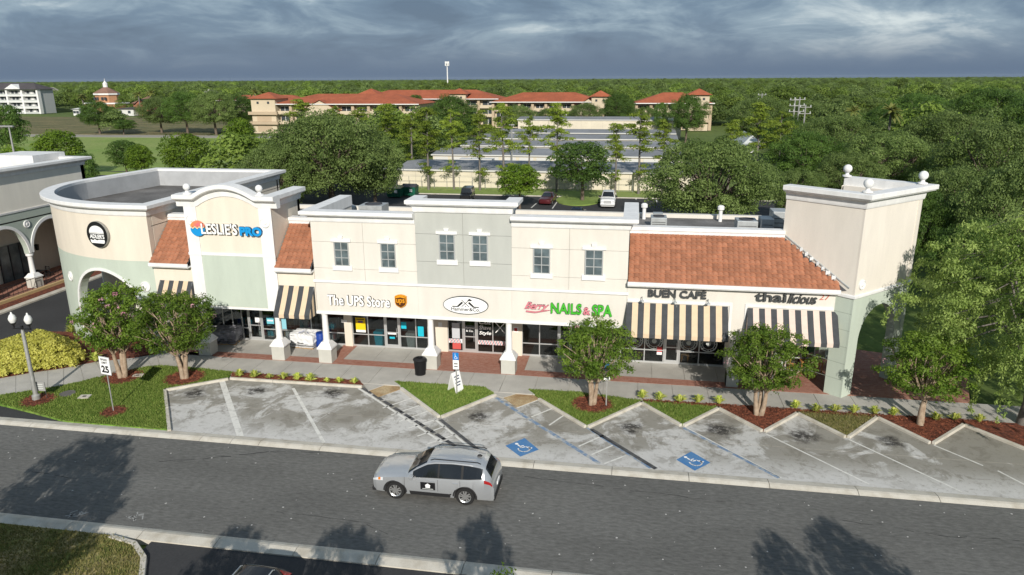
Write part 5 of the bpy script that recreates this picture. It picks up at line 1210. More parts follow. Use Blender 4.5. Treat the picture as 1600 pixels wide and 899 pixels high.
# yard sign by the lamp
x_, y_ = g(66, 625); t = thing('yard_sign', 'small grey yard sign on two legs beside the lamp post', 'sign', (x_, y_, .1), rad(6))
local(MB().box(-.30, .30, -.02, .02, .42, .92).build('panel', mat('yard_grey', (.30, .30, .29), .6))); local(MB().tube([(-.28, 0, 0), (-.28, 0, .9)], .015, 6).build('leg', M_dark)); local(MB().tube([(.28, 0, 0), (.28, 0, .9)], .015, 6).build('leg', M_dark))
for z in (.80, .68, .56): local(MB().box(-.2, .2, -.028, -.021, z-.035, z+.02).build('print', M_lgrey))
# accessible parking posts
def acc_post(u, v, label, rz=0):
    global t
    x_, y_ = g(u, v); t = thing('accessible_sign', label, 'sign', (x_, y_, .09), rz)
    local(MB().box(-.03, .03, -.02, .02, 0, 2.35).build('post', M_steel)); local(MB().box(-.16, .16, -.045, -.025, 1.95, 2.35).build('blue_plate', mat('sign_blue_plate', (.01, .19, .55), .4))); local(MB().box(-.16, .16, -.045, -.025, 1.42, 1.93).build('white_plate', M_wpaint))
    q = MB()
    def st(pts, w):
        for (a, b), (c, d) in zip(pts[:-1], pts[1:]):
            l = math.hypot(c-a, d-b); nx, nz = -(d-b)/l*w/2, (c-a)/l*w/2; q.quad((a-nx, -.047, b-nz), (c-nx, -.047, d-nz), (c+nx, -.047, d+nz), (a+nx, -.047, b+nz))
    st([(.07*math.cos(rad(130+k*20)), 2.08+.07*math.sin(rad(130+k*20))) for k in range(13)], .02); st([(-.03, 2.24), (-.01, 2.12), (.06, 2.12), (.09, 2.03)], .025); st([(-.045, 2.28), (-.015, 2.28)], .04)
    local(q.build('wheelchair_symbol', M_wpaint, fix=False)); local(MB().box(-.1, .1, -.047, -.046, 1.55, 1.60).box(-.1, .1, -.047, -.046, 1.7, 1.76).build('print', M_sblack))
acc_post(714, 618, 'accessible parking sign on a post behind the folding board'); acc_post(947, 637, 'accessible parking sign half hidden in the tree by the nail salon')
# folding board
x_, y_ = g(712, 612); t = thing('folding_board', 'white folding sandwich board standing on the turf island', 'sign board', (x_, y_, .09), rad(-28))
for s in (-1, 1):
    a, b = s*.30, 0.0; q = MB(); hw = .31
    q.add([(a-.012, -hw, 0), (a+.012, -hw, 0), (a+.012, hw, 0), (a-.012, hw, 0), (b+s*.012-.012, -hw, 1.05), (b+s*.012+.012, -hw, 1.05), (b+s*.012+.012, hw, 1.05), (b+s*.012-.012, hw, 1.05)], [(0, 3, 2, 1), (4, 5, 6, 7), (0, 1, 5, 4), (1, 2, 6, 5), (2, 3, 7, 6), (3, 0, 4, 7)])
    p = local(q.build('board', M_wpaint)); q = MB()
    for zz, c in ((.82, .2), (.68, .16), (.5, .2), (.36, .14)):
        xx = a*(1-zz/1.05)+s*.03; q.quad((xx+s*.004, -c, zz-.03), (xx+s*.004, c, zz-.03), (xx-s*.008, c, zz+.03), (xx-s*.008, -c, zz+.03))
    local(q.build('print', mat('print_navy', (.03, .05, .12), .6), fix=False))
# litter bin
x_, y_ = g(657, 587); t = thing('litter_bin', 'round black slatted litter bin on the walk', 'litter bin', (x_, y_, .09))
MB().lathe([(.24, .10), (.27, .55), (.29, .92)], (x_, y_, 0), 24).build('liner', M_black, t)
for k in range(22):
    a = 2*math.pi*k/22; q = MB(); q.tube([(x_+.265*math.cos(a), y_+.265*math.sin(a), .10), (x_+.30*math.cos(a), y_+.30*math.sin(a), .6), (x_+.33*math.cos(a), y_+.33*math.sin(a), .95)], .022, 4); q.build('slat', M_black, t, fix=False)
MB().lathe([(.27, .10), (.30, .10), (.30, .16), (.27, .16)], (x_, y_, 0), 24).lathe([(.31, .93), (.38, .95), (.39, 1.0), (.34, 1.06), (.18, 1.10), (.17, 1.04), (.30, .98)], (x_, y_, 0), 24).build('rim', M_black, t, smooth=True)
# covers in the verge
x_, y_ = g(106, 618); o = MB().lathe([(.40, .09), (.40, .125), (.36, .13), (.34, .12), (.0, .122)], (x_, y_, 0), 24).build('manhole_cover', mat('cast_iron', (.16, .15, .14), .8, var=.3, vscale=12)); tag(o, 'round iron manhole cover set in the verge turf', 'manhole cover')
for u, v, rz, lb in ((133, 623, .25, 'square concrete meter box lid in the verge turf'), (216, 590, .3, 'square concrete box lid in the mulch beside the tree')):
    x_, y_ = g(u, v); t = thing('meter_box', lb, 'utility box', (x_, y_, .09), rz)
    local(MB().box(-.28, .28, -.22, .22, 0, .05).build('lid', M_kerb, bevel=.01)); local(MB().box(-.10, .08, -.07, .07, .051, .056).build('insert', M_black))

# ------------------------------------------------------------------ goods outside the pool shop
M_bag = mat('white_bag', (.74, .75, .76), .45, var=.12, vscale=5); M_wrap = mat('grey_wrap', (.27, .27, .30), .35, var=.4, vscale=4); M_wood = mat('pallet_wood', (.42, .28, .15), .85, var=.25, vscale=6)
def pallet(x, y, rz, w, d, rows, m, label, slump=0.06, seed=1):
    global t
    t = thing('bag_pallet', label, 'pallet', (x, y, .09), rz); rnd = random.Random(seed)
    for yy in (-d/2+.06, 0, d/2-.06): local(MB().box(-w/2, w/2, yy-.05, yy+.05, 0, .09).build('bearer', M_wood))
    for k in range(6): xx = -w/2+.06+(w-.12)*k/5; local(MB().box(xx-.05, xx+.05, -d/2, d/2, .091, .115).build('board', M_wood))
    for r in range(rows):
        nx, ny = 3, 2
        for i in range(nx):
            for j in range(ny):
                cx = -w/2+w*(i+.5)/nx+rnd.uniform(-.035, .035); cy = -d/2+d*(j+.5)/ny+rnd.uniform(-.03, .03); hx, hy, hz = w/nx*rnd.uniform(.52, .60), d/ny*rnd.uniform(.52, .60), .09
                q = MB(); n = 6; z0 = .12+r*.158+rnd.uniform(-.012, .012); top = r == rows-1
                for a in range(n+1):
                    for b in range(n+1):
                        u, v = a/n*2-1, b/n*2-1; e = (1-u**4)*(1-v**4); wob = rnd.uniform(-1, 1)*.018*(3 if top else 1)
                        q.v.append((cx+u*hx*(1-.07*abs(v)**3), cy+v*hy*(1-.07*abs(u)**3), z0+.085+e*.085+wob*(.4+e)))
                for a in range(n):
                    for b in range(n): q.f.append([a*(n+1)+b, (a+1)*(n+1)+b, (a+1)*(n+1)+b+1, a*(n+1)+b+1]); q.m.append(0); q.t.append(.5)
                k0 = len(q.v); ring = [a*(n+1) for a in range(n+1)]+[n*(n+1)+b for b in range(1, n+1)]+[a*(n+1)+n for a in range(n-1, -1, -1)]+[b for b in range(n-1, 0, -1)]
                q.v += [(q.v[i_][0]*.96+cx*.04, q.v[i_][1]*.96+cy*.04, z0-.03) for i_ in ring]; m_ = len(ring)
                for a in range(m_): q.f.append([ring[a], ring[(a+1)%m_], k0+(a+1)%m_, k0+a]); q.m.append(0); q.t.append(.5)
                local(q.build('bag', m, smooth=True, fix=False))
    q = MB(); zt_ = .12+rows*.158+.03; rings = [(.0, 0), (.35, .03), (.7, .02), (.93, -.02), (1.0, -.10), (1.03, -.24), (1.02, -.40), (1.04, -.54)]; n = 40
    for f_, dz_ in rings:
        for k in range(n):
            a = 2*math.pi*k/n; ca, sa = math.cos(a), math.sin(a); mm = max(abs(ca), abs(sa)); wr = rnd.uniform(-.05, .05)
            q.v.append((ca/mm*w*.54*f_*(1+wr*.6), sa/mm*d*.54*f_*(1+wr*.6), zt_+dz_+rnd.uniform(-.045, .045)*(1 if dz_ > -.3 else 2.2)))
    for i in range(len(rings)-1):
        for k in range(n): q.f.append([i*n+k, i*n+(k+1)%n, (i+1)*n+(k+1)%n, (i+1)*n+k]); q.m.append(0); q.t.append(.5)
    local(q.build('plastic_cover', m, fix=False))
x_, y_ = g(478, 543); pallet(x_, y_+.15, rad(-6), 1.55, 1.2, 5, M_bag, 'pallet of white plastic bags between two columns', seed=4)
x_, y_ = g(352, 538); pallet(x_+.1, y_+.2, rad(8), 1.5, 1.2, 5, M_wrap, 'pallet of grey wrapped bags behind the tree by the pool shop', seed=9)
M_bblue = mat('blue_plastic', (.012, .05, .28), .45)
def drum(x, y, label, r=.30, h=.92, m=None, lid=None, group=None):
    o = thing('drum', label, 'drum', (x, y, .09), group=group)
    MB().lathe([(r*.92, .09), (r, .14), (r, .36), (r*1.03, .38), (r, .40), (r, .66), (r*1.03, .68), (r, .70), (r, h), (r*.9, h+.06)], (x, y, 0), 20).build('barrel', m or M_bblue, o, smooth=True)
    MB().lathe([(r*.9, h+.06), (r*.9, h+.11), (r*.8, h+.12)], (x, y, 0), 20).build('lid', lid or M_bblue, o)
for u, w_ in ((506, 'beside the parcel shop wall'), (491, 'in the middle of the three'), (476, 'behind the white bags')):
    x_ = sx(u, 530); drum(x_, SFY-.45, 'blue plastic drum against the pool shop glass, '+w_, group='blue drums outside the pool shop')
x_, y_ = g(450, 533); drum(x_, y_+.2, 'white pool chemical tub with a blue lid behind the first column', .20, .62, M_wpaint)
# bins standing inside the parcel shop window
def bin_(x, y, m, label):
    o = thing('wheeled_bin', label, 'bin', (x, y, .06)); MB().frustum(x, y, .06, .95, .22, .22, .30, .28).build('body', m, o, bevel=.03); MB().frustum(x, y, .951, 1.05, .33, .31, .28, .26).build('lid', m, o, bevel=.02)
bin_(sx(590, 535), SFY+.42, M_teal, 'teal bin behind the parcel shop glass'); bin_(sx(640, 535), SFY+.45, M_lgrey, 'pale grey bin behind the parcel shop glass')
poster(sx(653, 520), sx(662, 520), .95, 1.6, M_teal, 'teal display card at the end of the parcel shop glass')
# shelves of goods inside the pool shop
rnd = random.Random(8)
for k in range(5):
    x0_ = -24.6+k*1.45; t0 = thing('goods_shelf', 'low shelf of boxed goods inside the pool shop window', 'shelf', (x0_, SFY+1.0, .05), group='shelves inside the pool shop')
    MB().box(x0_-.55, x0_+.55, SFY+.8, SFY+1.2, .05, .12).box(x0_-.55, x0_+.55, SFY+.8, SFY+1.2, .8, .84).box(x0_-.55, x0_-.52, SFY+.8, SFY+1.2, .05, 1.5).box(x0_+.52, x0_+.55, SFY+.8, SFY+1.2, .05, 1.5).build('rack', M_lgrey, t0)
    for z in (.13, .85):
        for j in range(4):
            xx = x0_-.42+j*.26; h = rnd.uniform(.25, .5)
            MB().box(xx-.10, xx+.10, SFY+.82, SFY+1.1, z, z+h).build('box', rnd.choice([M_bblue, M_wpaint, M_stR, M_teal, M_wood]), t0)
# cafe and restaurant seating
M_pine = mat('pine', (.50, .24, .07), .6, var=.2, vscale=8)
def chair(x, y, rz, label, m=None, z=.09, group=None):
    global t
    m = m or M_pine; t = thing('chair', label, 'chair', (x, y, z), rz, group)
    local(MB().box(-.21, .21, -.21, .21, .42, .46).build('seat', m))
    for a in (-.18, .18):
        local(MB().box(a-.02, a+.02, -.20, -.16, 0, .42).build('leg', m)); local(MB().box(a-.02, a+.02, .16, .20, 0, .92).build('leg', m))
    for zz in (.58, .72, .86): local(MB().box(-.16, .16, .165, .195, zz-.03, zz+.03).build('slat', m))
def table(x, y, label, m=None, z=.09, w=.45, d=.38, group=None, rz=0):
    global t
    m = m or M_pine; t = thing('table', label, 'table', (x, y, z), rz, group)
    local(MB().box(-w, w, -d, d, .72, .76).build('tabletop', m, bevel=.008))
    for a in (-w+.06, w-.06):
        for b in (-d+.06, d-.06): local(MB().box(a-.025, a+.025, b-.025, b+.025, 0, .72).build('leg', m))
x_, y_ = g(1268, 590); table(x_, y_+.5, 'pine table under the blush striped awning', w=.6); chair(x_-1.0, y_+.45, rad(95), 'pine chair left of the table under the blush awning'); chair(x_-.1, y_-.2, rad(185), 'pine chair in front of the table under the blush awning')
chair(sx(1000, 560), SFY+.7, rad(20), 'pine chair in the cafe window beside the nail salon', z=.05); chair(sx(1072, 560), SFY+.7, rad(-15), 'pine chair in the cafe window right of the door', z=.05)

# ------------------------------------------------------------------ roof plant
def ac(x, y, w, d, h, label, fan=True, group=None, z=7.03):
    o = thing('air_conditioner', label, 'air conditioner', (x, y, z), group=group)
    MB().box(x-w/2-.05, x+w/2+.05, y-d/2-.05, y+d/2+.05, z, z+.12).build('curb', M_dark, o)
    MB().box(x-w/2, x+w/2, y-d/2, y+d/2, z+.12, z+h).build('cabinet', M_metal, o, bevel=.02)
    for k in range(5): zz = z+.25+(h-.4)*k/5; MB().box(x-w/2+.08, x+w/2-.08, y-d/2-.008, y-d/2-.002, zz, zz+.035).build('louvre', M_dark, o)
    if fan: MB().lathe([(w*.36, z+h), (w*.36, z+h+.05), (w*.32, z+h+.05), (w*.32, z+h+.01), (0, z+h+.012)], (x, y, 0), 20).build('fan_grille', M_dark, o)
zt = lambda u, v, y: max(7.5, gy(u, v, y)[2])-7.03
x_ = gy(1029, 345, 44)[0]; ac(x_, 44, .95, 1.2, zt(1029, 341, 43.4), 'grey rooftop air conditioner left above the cafe roof'); MB().box(x_-.3, x_+.3, 45.2, 45.8, 7.03, 7.03+zt(1029, 334, 45.2)).build('duct', M_metal, None)
o = bpy.data.objects['duct']; tag(o, 'tall grey duct box behind the left air conditioner', 'duct')
x_ = gy(1166, 345, 43)[0]; ac(x_, 43, 1.15, 1.3, zt(1166, 346, 42.4), 'low grey rooftop air conditioner near the tower')
x_ = gy(1197, 345, 42.6)[0]; ac(x_, 42.6, .7, 1.2, zt(1197, 343, 42), 'narrow grey unit beside the tall roof unit', False); x_ = gy(1216, 345, 43.4)[0]; ac(x_, 43.4, .85, 1.3, zt(1216, 331, 42.8), 'tall grey rooftop unit against the tower', False)
x_ = gy(584, 325, 45)[0]; ac(x_, 45, 1.6, 1.4, zt(584, 322, 44.3), 'pale rooftop unit behind the parcel shop parapet')
x_ = gy(549, 322, 44.5)[0]; h_ = zt(549, 320, 44.5); o = MB().lathe([(.25, 0), (.28, h_-.5), (.36, h_-.3), (.3, h_-.1), (.12, h_)], (x_, 44.5, 7.03), 16).build('roof_vent', M_metal, smooth=True); tag(o, 'domed pale roof vent behind the parcel shop parapet', 'vent')
for u, v, lb in ((1006, 345, 'white capped vent pipe near the cornice end'), (1126, 349, 'white capped vent pipe at mid roof')):
    x_, y_ = g(u, v, 7.0); o = MB().lathe([(.12, 0), (.12, .75), (.22, .80), (.22, 1.0), (.12, 1.08)], (x_, y_+.4, 7.03), 12).build('vent_pipe', M_white); tag(o, lb, 'vent')
for k in range(10):
    rr = random.Random(k); xx, yy = 4.3+rr.uniform(-.8, .8), 43+rr.uniform(-1, 2)
    tag(MB().obox((xx, yy), rr.uniform(0, 3), .16, .05, 7.03, 7.06).build('roof_scrap', M_black), 'black scrap of roofing lying on the flat roof', 'debris', 'scraps on the flat roof')

# ------------------------------------------------------------------ arcade building across the drive
AB = thing('arcade_building', 'cream and sage building with arches and white columns across the drive', 'building', (-52, 48, 0))
AX = -47.0; A0, A1 = 30.0, 55.6
def apath(s): return (AX, A0+s, 1.0, 0.0)
cols_y = [48.5-4.6*k for k in (-1, 0, 1, 2, 3)]
ar = [((cols_y[i]+cols_y[i+1])/2-A0, 2.08, 3.05, 1.12) for i in range(4)]
arch_wall(apath, 0, A1-A0, 3.0, 6.42, [(a, h, s, k) for a, h, s, k in ar], .45, 50).build('arcade', M_dgreen, AB, fix=False)
for a in ar: arch_trim(apath, *a, w=.24, proud=.07).build('arch_trim', M_white, AB, fix=False)
MB().box(AX-.45, AX, A0, A1, 6.42, 9.3).box(-62, AX, A1-.4, A1, 0, 9.3).box(AX-.44, AX-.01, cols_y[0]-.3, A1, 0, 3.0).build('wall', mat('stucco_oat', (.79, .75, .66), .9, bump=.2, bscale=30, var=.09, vscale=1.0, stretch=(1, 1, .25)), AB)
MB().sweep([(-.2, 6.40), (0.05, 6.40), (0.07, 6.54), (-.2, 6.54)], [(AX, A0), (AX, A1), (-62, A1)]).build('belt_course', M_white, AB)
MB().sweep(cornice_prof(9.2, 9.88, .5), [(AX, A0), (AX, A1), (-62, A1)]).build('cornice', M_white, AB)
MB().box(-62, AX-.46, A0, A1-.4, 8.6, 8.7).build('flat_roof', M_roofing, AB); MB().box(-53.0, -50.5, 55.9, 56.3, 8.6, 10.2).box(-53.3, -49.0, 52.5, 56.0, 9.3, 10.25).build('roof_box', M_white, AB)
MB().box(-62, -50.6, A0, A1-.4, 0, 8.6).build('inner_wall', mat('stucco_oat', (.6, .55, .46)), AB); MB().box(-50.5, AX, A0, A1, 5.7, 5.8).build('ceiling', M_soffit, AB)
MB().box(-50.6, -46.4, A0, A1, -.2, .22).build('terrace', M_brickpave, AB); MB().box(-46.4, -46.15, A0, A1, -.2, .34).build('planter_edge', mat('tan_edge', (.55, .40, .20), .9, var=.15, vscale=2), AB)
MB().box(-46.15, -45.2, A0, A1, -.2, .12).build('planter_mulch', M_mulch, AB); MB().box(-45.2, -44.6, A0, A1+4, -.2, .10).build('kerb', M_kerb, AB)
for yc in cols_y:
    c = MB().box(AX-.62, AX+.18, yc-.40, yc+.40, .2, 1.02).build('column', M_base, AB); MB().box(AX-.68, AX+.24, yc-.46, yc+.46, 1.02, 1.12).frustum(AX-.22, yc, 1.121, 1.38, .42, .42, .24, .24).build('cap', M_white, c); MB().lathe([(.22, 1.381), (.20, 1.45), (.18, 2.7), (.2, 2.75), (.28, 2.82), (.28, 2.99)], (AX-.22, yc, 0), 18).build('shaft', M_white, c, smooth=True)
    q = MB(); K = 18; rr_ = [(.30, 0), (.30, .06), (.24, .08), (.22, .05), (.12, .05), (.1, .09), (.01, .1)]
    for r_, h_ in rr_:
        for k in range(K): q.v.append((AX+h_, yc+.05+r_*math.cos(2*math.pi*k/K), 5.35+r_*math.sin(2*math.pi*k/K)))
    for i in range(len(rr_)-1):
        for k in range(K): q.f.append([i*K+k, i*K+(k+1)%K, (i+1)*K+(k+1)%K, (i+1)*K+k]); q.m.append(0); q.t.append(.5)
    q.build('medallion', M_white, AB)
for a, b in zip(cols_y[1:], cols_y[:-1]):
    ym = (a+b)/2; w = MB().box(-50.58, -50.5, ym-1.9, ym+1.2, .22, 3.2).build('glazing', M_pane, AB)
    for k in range(4): yy = ym-1.9+3.1*k/3; MB().box(-50.5, -50.44, yy-.05, yy+.05, .22, 3.2).build('mullion', M_dark, w)
    rl = MB().tube([(AX+.35, a+.5, 1.12), (AX+.35, b-.5, 1.12)], .025, 6).tube([(AX+.35, a+.5, .40), (AX+.35, b-.5, .40)], .02, 6)
    for k in range(9): yy = a+.5+(b-a-1.0)*k/8; rl.tube([(AX+.35, yy, .22), (AX+.35, yy, 1.12)], .015, 5)
    rl.build('railing', M_black, AB)
    MB().frustum(-50.3, ym+1.75, 2.2, 2.7, .10, .08, .14, .12).build('wall_lamp', M_black, AB)
for k, (yy, lbl) in enumerate(((45.2, 'black terrace table behind the arcade railing'), (50.4, 'black terrace table behind the white arcade column'))):
    table(-48.6, yy, lbl, M_black, .22, .4, .4)
    for s in (-1, 1): chair(-48.6, yy+s*.85, rad(180) if s < 0 else 0, 'black chair pulled up to a terrace table', M_black, .22, 'terrace chairs')

# ------------------------------------------------------------------ rear car park: skips, lines, lamp
def skip(u, v, m, lid, label):
    x, y = g(u, v); o = thing('rubbish_skip', label, 'skip', (x, y, 0)); MB().frustum(x, y, .12, 1.35, .95, .8, 1.05, .95).build('body', m, o)
    q = MB(); q.add([(x-1.08, y-.98, 1.36), (x+1.08, y-.98, 1.36), (x+1.08, y+.98, 1.36), (x-1.08, y+.98, 1.36), (x-1.0, y, 1.75), (x+1.0, y, 1.75)], [(0, 1, 5, 4), (2, 3, 4, 5), (1, 2, 5), (3, 0, 4), (0, 3, 2, 1)]); q.build('lid', lid, o)
    for s in (-1, 1): MB().box(x+s*1.0-.06, x+s*1.0+.06, y-.4, y+.4, .7, .95).build('lifting_pocket', m, o)
    MB().box(x+.2, x+.6, y-.98, y-.94, .7, 1.1).build('sticker', M_wpaint, o)
M_skip = mat('skip_green', (.012, .12, .07), .5, var=.3, vscale=2)
skip(641, 306, M_skip, M_dark, 'green rubbish skip with a dark lid behind the oak'); skip(618, 308, M_skip, mat('tan_lid', (.5, .42, .26), .8), 'rubbish skip with a tan lid beside the oak')
for u0, v0, u1, v1 in ((838, 318, 830, 325), (873, 312, 863, 326), (993, 303, 994, 312), (1025, 306, 1026, 316)):
    a, b = g(u0, v0), g(u1, v1); d = Vector((b[0]-a[0], b[1]-a[1])).normalized(); n = Vector((-d.y, d.x))*.08
    tag(MB().add([(a[0]-n.x, a[1]-n.y, -.006), (b[0]-n.x, b[1]-n.y, -.006), (b[0]+n.x, b[1]+n.y, -.006), (a[0]+n.x, a[1]+n.y, -.006)], [(0, 1, 2, 3)]).build('bay_line', M_line, fix=False), 'white bay line on the rear car park', None, None, 'structure')
x_, y_ = g(900, 322); struct('rear_island', MB().prism([(x_+3.1*math.cos(k*math.pi/10), y_+4.6+4.6*math.sin(k*math.pi/10)) for k in range(20)], -.2, .12), M_field, 'kerbed grass island under the dark round tree')
tag(MB().tube([(*g(800, 268), 0), (*g(800, 268), 8.2)], .12, 8).box(g(800, 268)[0]-.5, g(800, 268)[0]+.5, g(800, 268)[1]-.2, g(800, 268)[1]+.2, 8.2, 8.35).build('lamp_pole', M_steel), 'tall grey lamp pole beyond the storage fence', 'lamp post')
x_, y_ = g(20, 232)
tag(MB().tube([(x_+4, 100, 0), (x_+4, 100, 8.5)], .11, 8).build('pole', M_steel), 'grey pole behind the arcade building', 'pole') if False else None
xq, yq, zq = gy(22, 240, 62); tag(MB().lathe([(.12, 0), (.10, 9.6), (.06, 11.9)], (xq, 62, 0), 10).box(xq-.9, xq+.5, 61.9, 62.1, 11.9, 12.05).build('lamp_pole', M_steel), 'grey lamp pole rising behind the arcade building', 'lamp post')
# ------------------------------------------------------------------ buildings beyond
M_tan = mat('apartment_tan', (.47, .37, .26), .9, var=.08, vscale=.3); M_tan2 = mat('apartment_cream', (.58, .49, .36), .9, var=.08, vscale=.3)
M_roofred = mat('roof_terracotta', (.40, .115, .055), .9, var=.22, vscale=.25, fine=.12, fscale=1.5); M_roofdk = mat('roof_slate', (.085, .075, .08), .9, var=.2, vscale=.3); M_roofbr = mat('roof_brown', (.26, .15, .11), .9, var=.2, vscale=.3)
M_stwall = mat('storage_cream', (.66, .60, .48), .9, var=.1, vscale=.4); M_stroof = mat('storage_roof', (.27, .275, .285), .6, var=.25, vscale=.12, fine=.1, fscale=1, spec=.3); M_stdoor = mat('storage_door', (.60, .595, .57), .6)
M_win = mat('far_window', (.05, .06, .07), .25)
def hip(q, x0, x1, y0, y1, z0, z1, ov=.9, mi=0):
    x0 -= ov; x1 += ov; y0 -= ov; y1 += ov; h = min((x1-x0), (y1-y0))/2
    if x1-x0 >= y1-y0: a, b = (x0+h, (y0+y1)/2, z1), (x1-h, (y0+y1)/2, z1); f = [(0, 1, 5, 4), (1, 2, 5), (2, 3, 4, 5), (3, 0, 4), (0, 3, 2, 1)]
    else: a, b = ((x0+x1)/2, y0+h, z1), ((x0+x1)/2, y1-h, z1); f = [(0, 1, 4), (1, 2, 5, 4), (2, 3, 5), (3, 0, 4, 5), (0, 3, 2, 1)]
    return q.add([(x0, y0, z0), (x1, y0, z0), (x1, y1, z0), (x0, y1, z0), a, b], f, mi)
def storage(y, i, x0, x1, label, h=2.7, dep=13.5):
    o = thing('storage_building', label, 'building', ((x0+x1)/2, y, 0))
    MB().box(x0, x1, y, y+dep, 0, h).build('wall', M_stwall, o)
    q = MB(); q.add([(x0-.3, y-.25, h+.02), (x1+.3, y-.25, h+.02), (x1+.3, y+dep*.5, h+.55), (x0-.3, y+dep*.5, h+.55), (x1+.3, y+dep+.2, h+.05), (x0-.3, y+dep+.2, h+.05)], [(0, 1, 2, 3), (3, 2, 4, 5)]); q.build('roof', M_stroof, o, fix=False)
    MB().box(x0-.3, x1+.3, y-.30, y-.26, h-.18, h+.04).build('gutter', M_stdoor, o)
    if i > 0:
        n = int((x1-x0)/3.2)
        for k in range(n): xa = x0+.3+k*3.2; MB().box(xa, xa+2.6, y-.06, y-.01, .05, 2.3).build('roller_door', M_stdoor, o)
    else:
        n = int((x1-x0)/3.0)
        for k in range(n+1): xa = x0+k*3.0; MB().box(xa-.02, xa+.02, y-.012, y-.004, 0, h-.2).build('wall_joint', M_groove, o)
        for z in (.9, 1.8): MB().box(x0, x1, y-.012, y-.004, z-.015, z+.015).build('wall_joint', M_groove, o)
for i, (y, x0, x1, lb) in enumerate(((108.3, -36.5, 9, 'long cream storage building along the rear grass strip'), (131, -37, 8.5, 'second row of storage units behind the cream wall'), (150, -36, 9, 'third row of storage units with pale doors'), (169, -36, 9.5, 'fourth row of storage units with pale doors'), (188, -35, 10, 'fifth row of storage units before the tall cream wall'))): storage(y, i, x0, x1, lb)
storage(207, 0, -33, 12.5, 'tall cream storage building at the end of the rows', 5.0, 14)
tag(MB().box(-30.5, -24.5, 124.5, 127, -.2, 2.6).build('white_container', M_stdoor), 'white container parked between storage rows', 'container'); tag(MB().box(-38.5, -37.2, 105, 110, 0, 2.9).build('white_shed', M_stdoor), 'narrow white shed at the end of the cream storage wall', 'shed')
# wire fence in front of the storage wall
fe = thing('wire_fence', 'thin wire fence with posts along the storage wall', 'fence', (-14, 106.4, 0))
for k in range(23): MB().tube([(-36+k*2.0, 106.4, 0), (-36+k*2.0, 106.4, 1.9)], .035, 5).build('post', M_steel, fe, fix=False)
for z in (.15, 1.0, 1.88): MB().tube([(-36, 106.4, z), (8, 106.4, z)], .018, 4).build('wire', M_steel, fe, fix=False)

def apartment(x0, x1, y, dep, label, floors=3, eave=8.9, ridge=11.8, bays=6, towers=(), gable=None, rot=0.0, ends=True):
    o = thing('apartment_building', label, 'building', ((x0+x1)/2, y, 0))
    fh = eave/floors
    MB().box(x0, x1, y+1.6, y+dep, 0, eave).build('wall', M_tan2, o)
    w = (x1-x0)/bays; q = MB()
    for k in range(bays+1): q.box(x0+k*w-.45, x0+k*w+.45, y, y+1.6, 0, eave)
    q.build('pier', M_tan, o)
    for f in range(floors):
        z = f*fh
        for k in range(bays):
            xa, xb = x0+k*w+.46, x0+(k+1)*w-.46
            if f: MB().box(xa, xb, y+.05, y+1.6, z-.2, z).box(xa, xb, y+.05, y+.15, z, z+.9).build('balcony', M_tan2, o)
            win = MB().box(xa+w*.12, xb-w*.12, y+1.5, y+1.59, z+.35, z+fh-.65).build('window', M_win, o)
            MB().box((xa+xb)/2-.08, (xa+xb)/2+.08, y+1.42, y+1.498, z+.35, z+fh-.65).box(xa+w*.12, xb-w*.12, y+1.42, y+1.498, z+fh-.75, z+fh-.6).build('frame', M_white, win)
    hip(MB(), x0, x1, y, y+dep, eave, ridge, 1.0).build('roof', M_roofred, o); MB().box(x0-1.05, x1+1.05, y-1.08, y-1.01, eave-.12, eave+.14).build('gutter', M_white, o)
    for tx, tw, tz in towers:
        MB().box(tx-tw/2, tx+tw/2, y-1.2, y+tw, 0, tz).build('tower', M_tan2, o); hip(MB(), tx-tw/2, tx+tw/2, y-1.2, y+tw, tz, tz+1.9, .9).build('tower_roof', M_roofred, o)
        for s in (-1, 1): MB().box(tx+s*tw*.22-.35, tx+s*tw*.22+.35, y-1.27, y-1.21, tz-1.6, tz-.9).build('tower_window', M_win, o)
        for f in range(1, floors): MB().box(tx-tw*.3, tx+tw*.3, y-1.27, y-1.21, f*fh-.2-2.2, f*fh-.5).box(tx-tw*.6, tx+tw*.6, y-2.2, y-1.2, f*fh-.2, f*fh+.7).build('tower_balcony', M_tan, o)
    if gable:
        gx, gw = gable; MB().add([(gx-gw/2, y-.6, eave-1.6), (gx+gw/2, y-.6, eave-1.6), (gx, y-.6, eave+1.0), (gx-gw/2, y+.5, eave-1.6), (gx+gw/2, y+.5, eave-1.6), (gx, y+.5, eave+1.0)], [(0, 1, 2), (5, 4, 3), (0, 3, 4, 1)]).box(gx-gw/2, gx+gw/2, y-.6, y+.4, 0, eave-1.6).build('gable', M_tan2, o)
        MB().add([(gx-gw/2-.8, y-1.1, eave-1.9), (gx, y-1.1, eave+1.25), (gx, y+5, eave+1.25), (gx-gw/2-.8, y+5, eave-1.9)], [(0, 1, 2, 3)]).add([(gx+gw/2+.8, y-1.1, eave-1.9), (gx, y-1.1, eave+1.25), (gx, y+5, eave+1.25), (gx+gw/2+.8, y+5, eave-1.9)], [(0, 1, 2, 3)]).build('gable_roof', M_roofred, o, fix=False)
    return o
def xat(u, y): return gy(u, 150, y)[0]
apartment(xat(428, 216), xat(650, 216), 216, 20, 'long tan apartment block with a gable and orange roof behind the oak', bays=9, towers=((xat(408, 216)+1, 8, 10.6),), gable=(xat(500, 216), 11))
apartment(xat(560, 262), xat(775, 262), 262, 18, 'apartment block with red hipped roof behind the dark oak', bays=8, eave=9.2, ridge=12.3, towers=((xat(577, 262), 6, 11.0), (xat(716, 262), 6, 11.0)))
apartment(xat(770, 246), xat(938, 246), 246, 18, 'long apartment block with a row of balconies beyond the storage units', bays=8, eave=8.6, ridge=11.6, towers=((xat(938, 246), 5.5, 10.4),), gable=(xat(920, 246), 8))
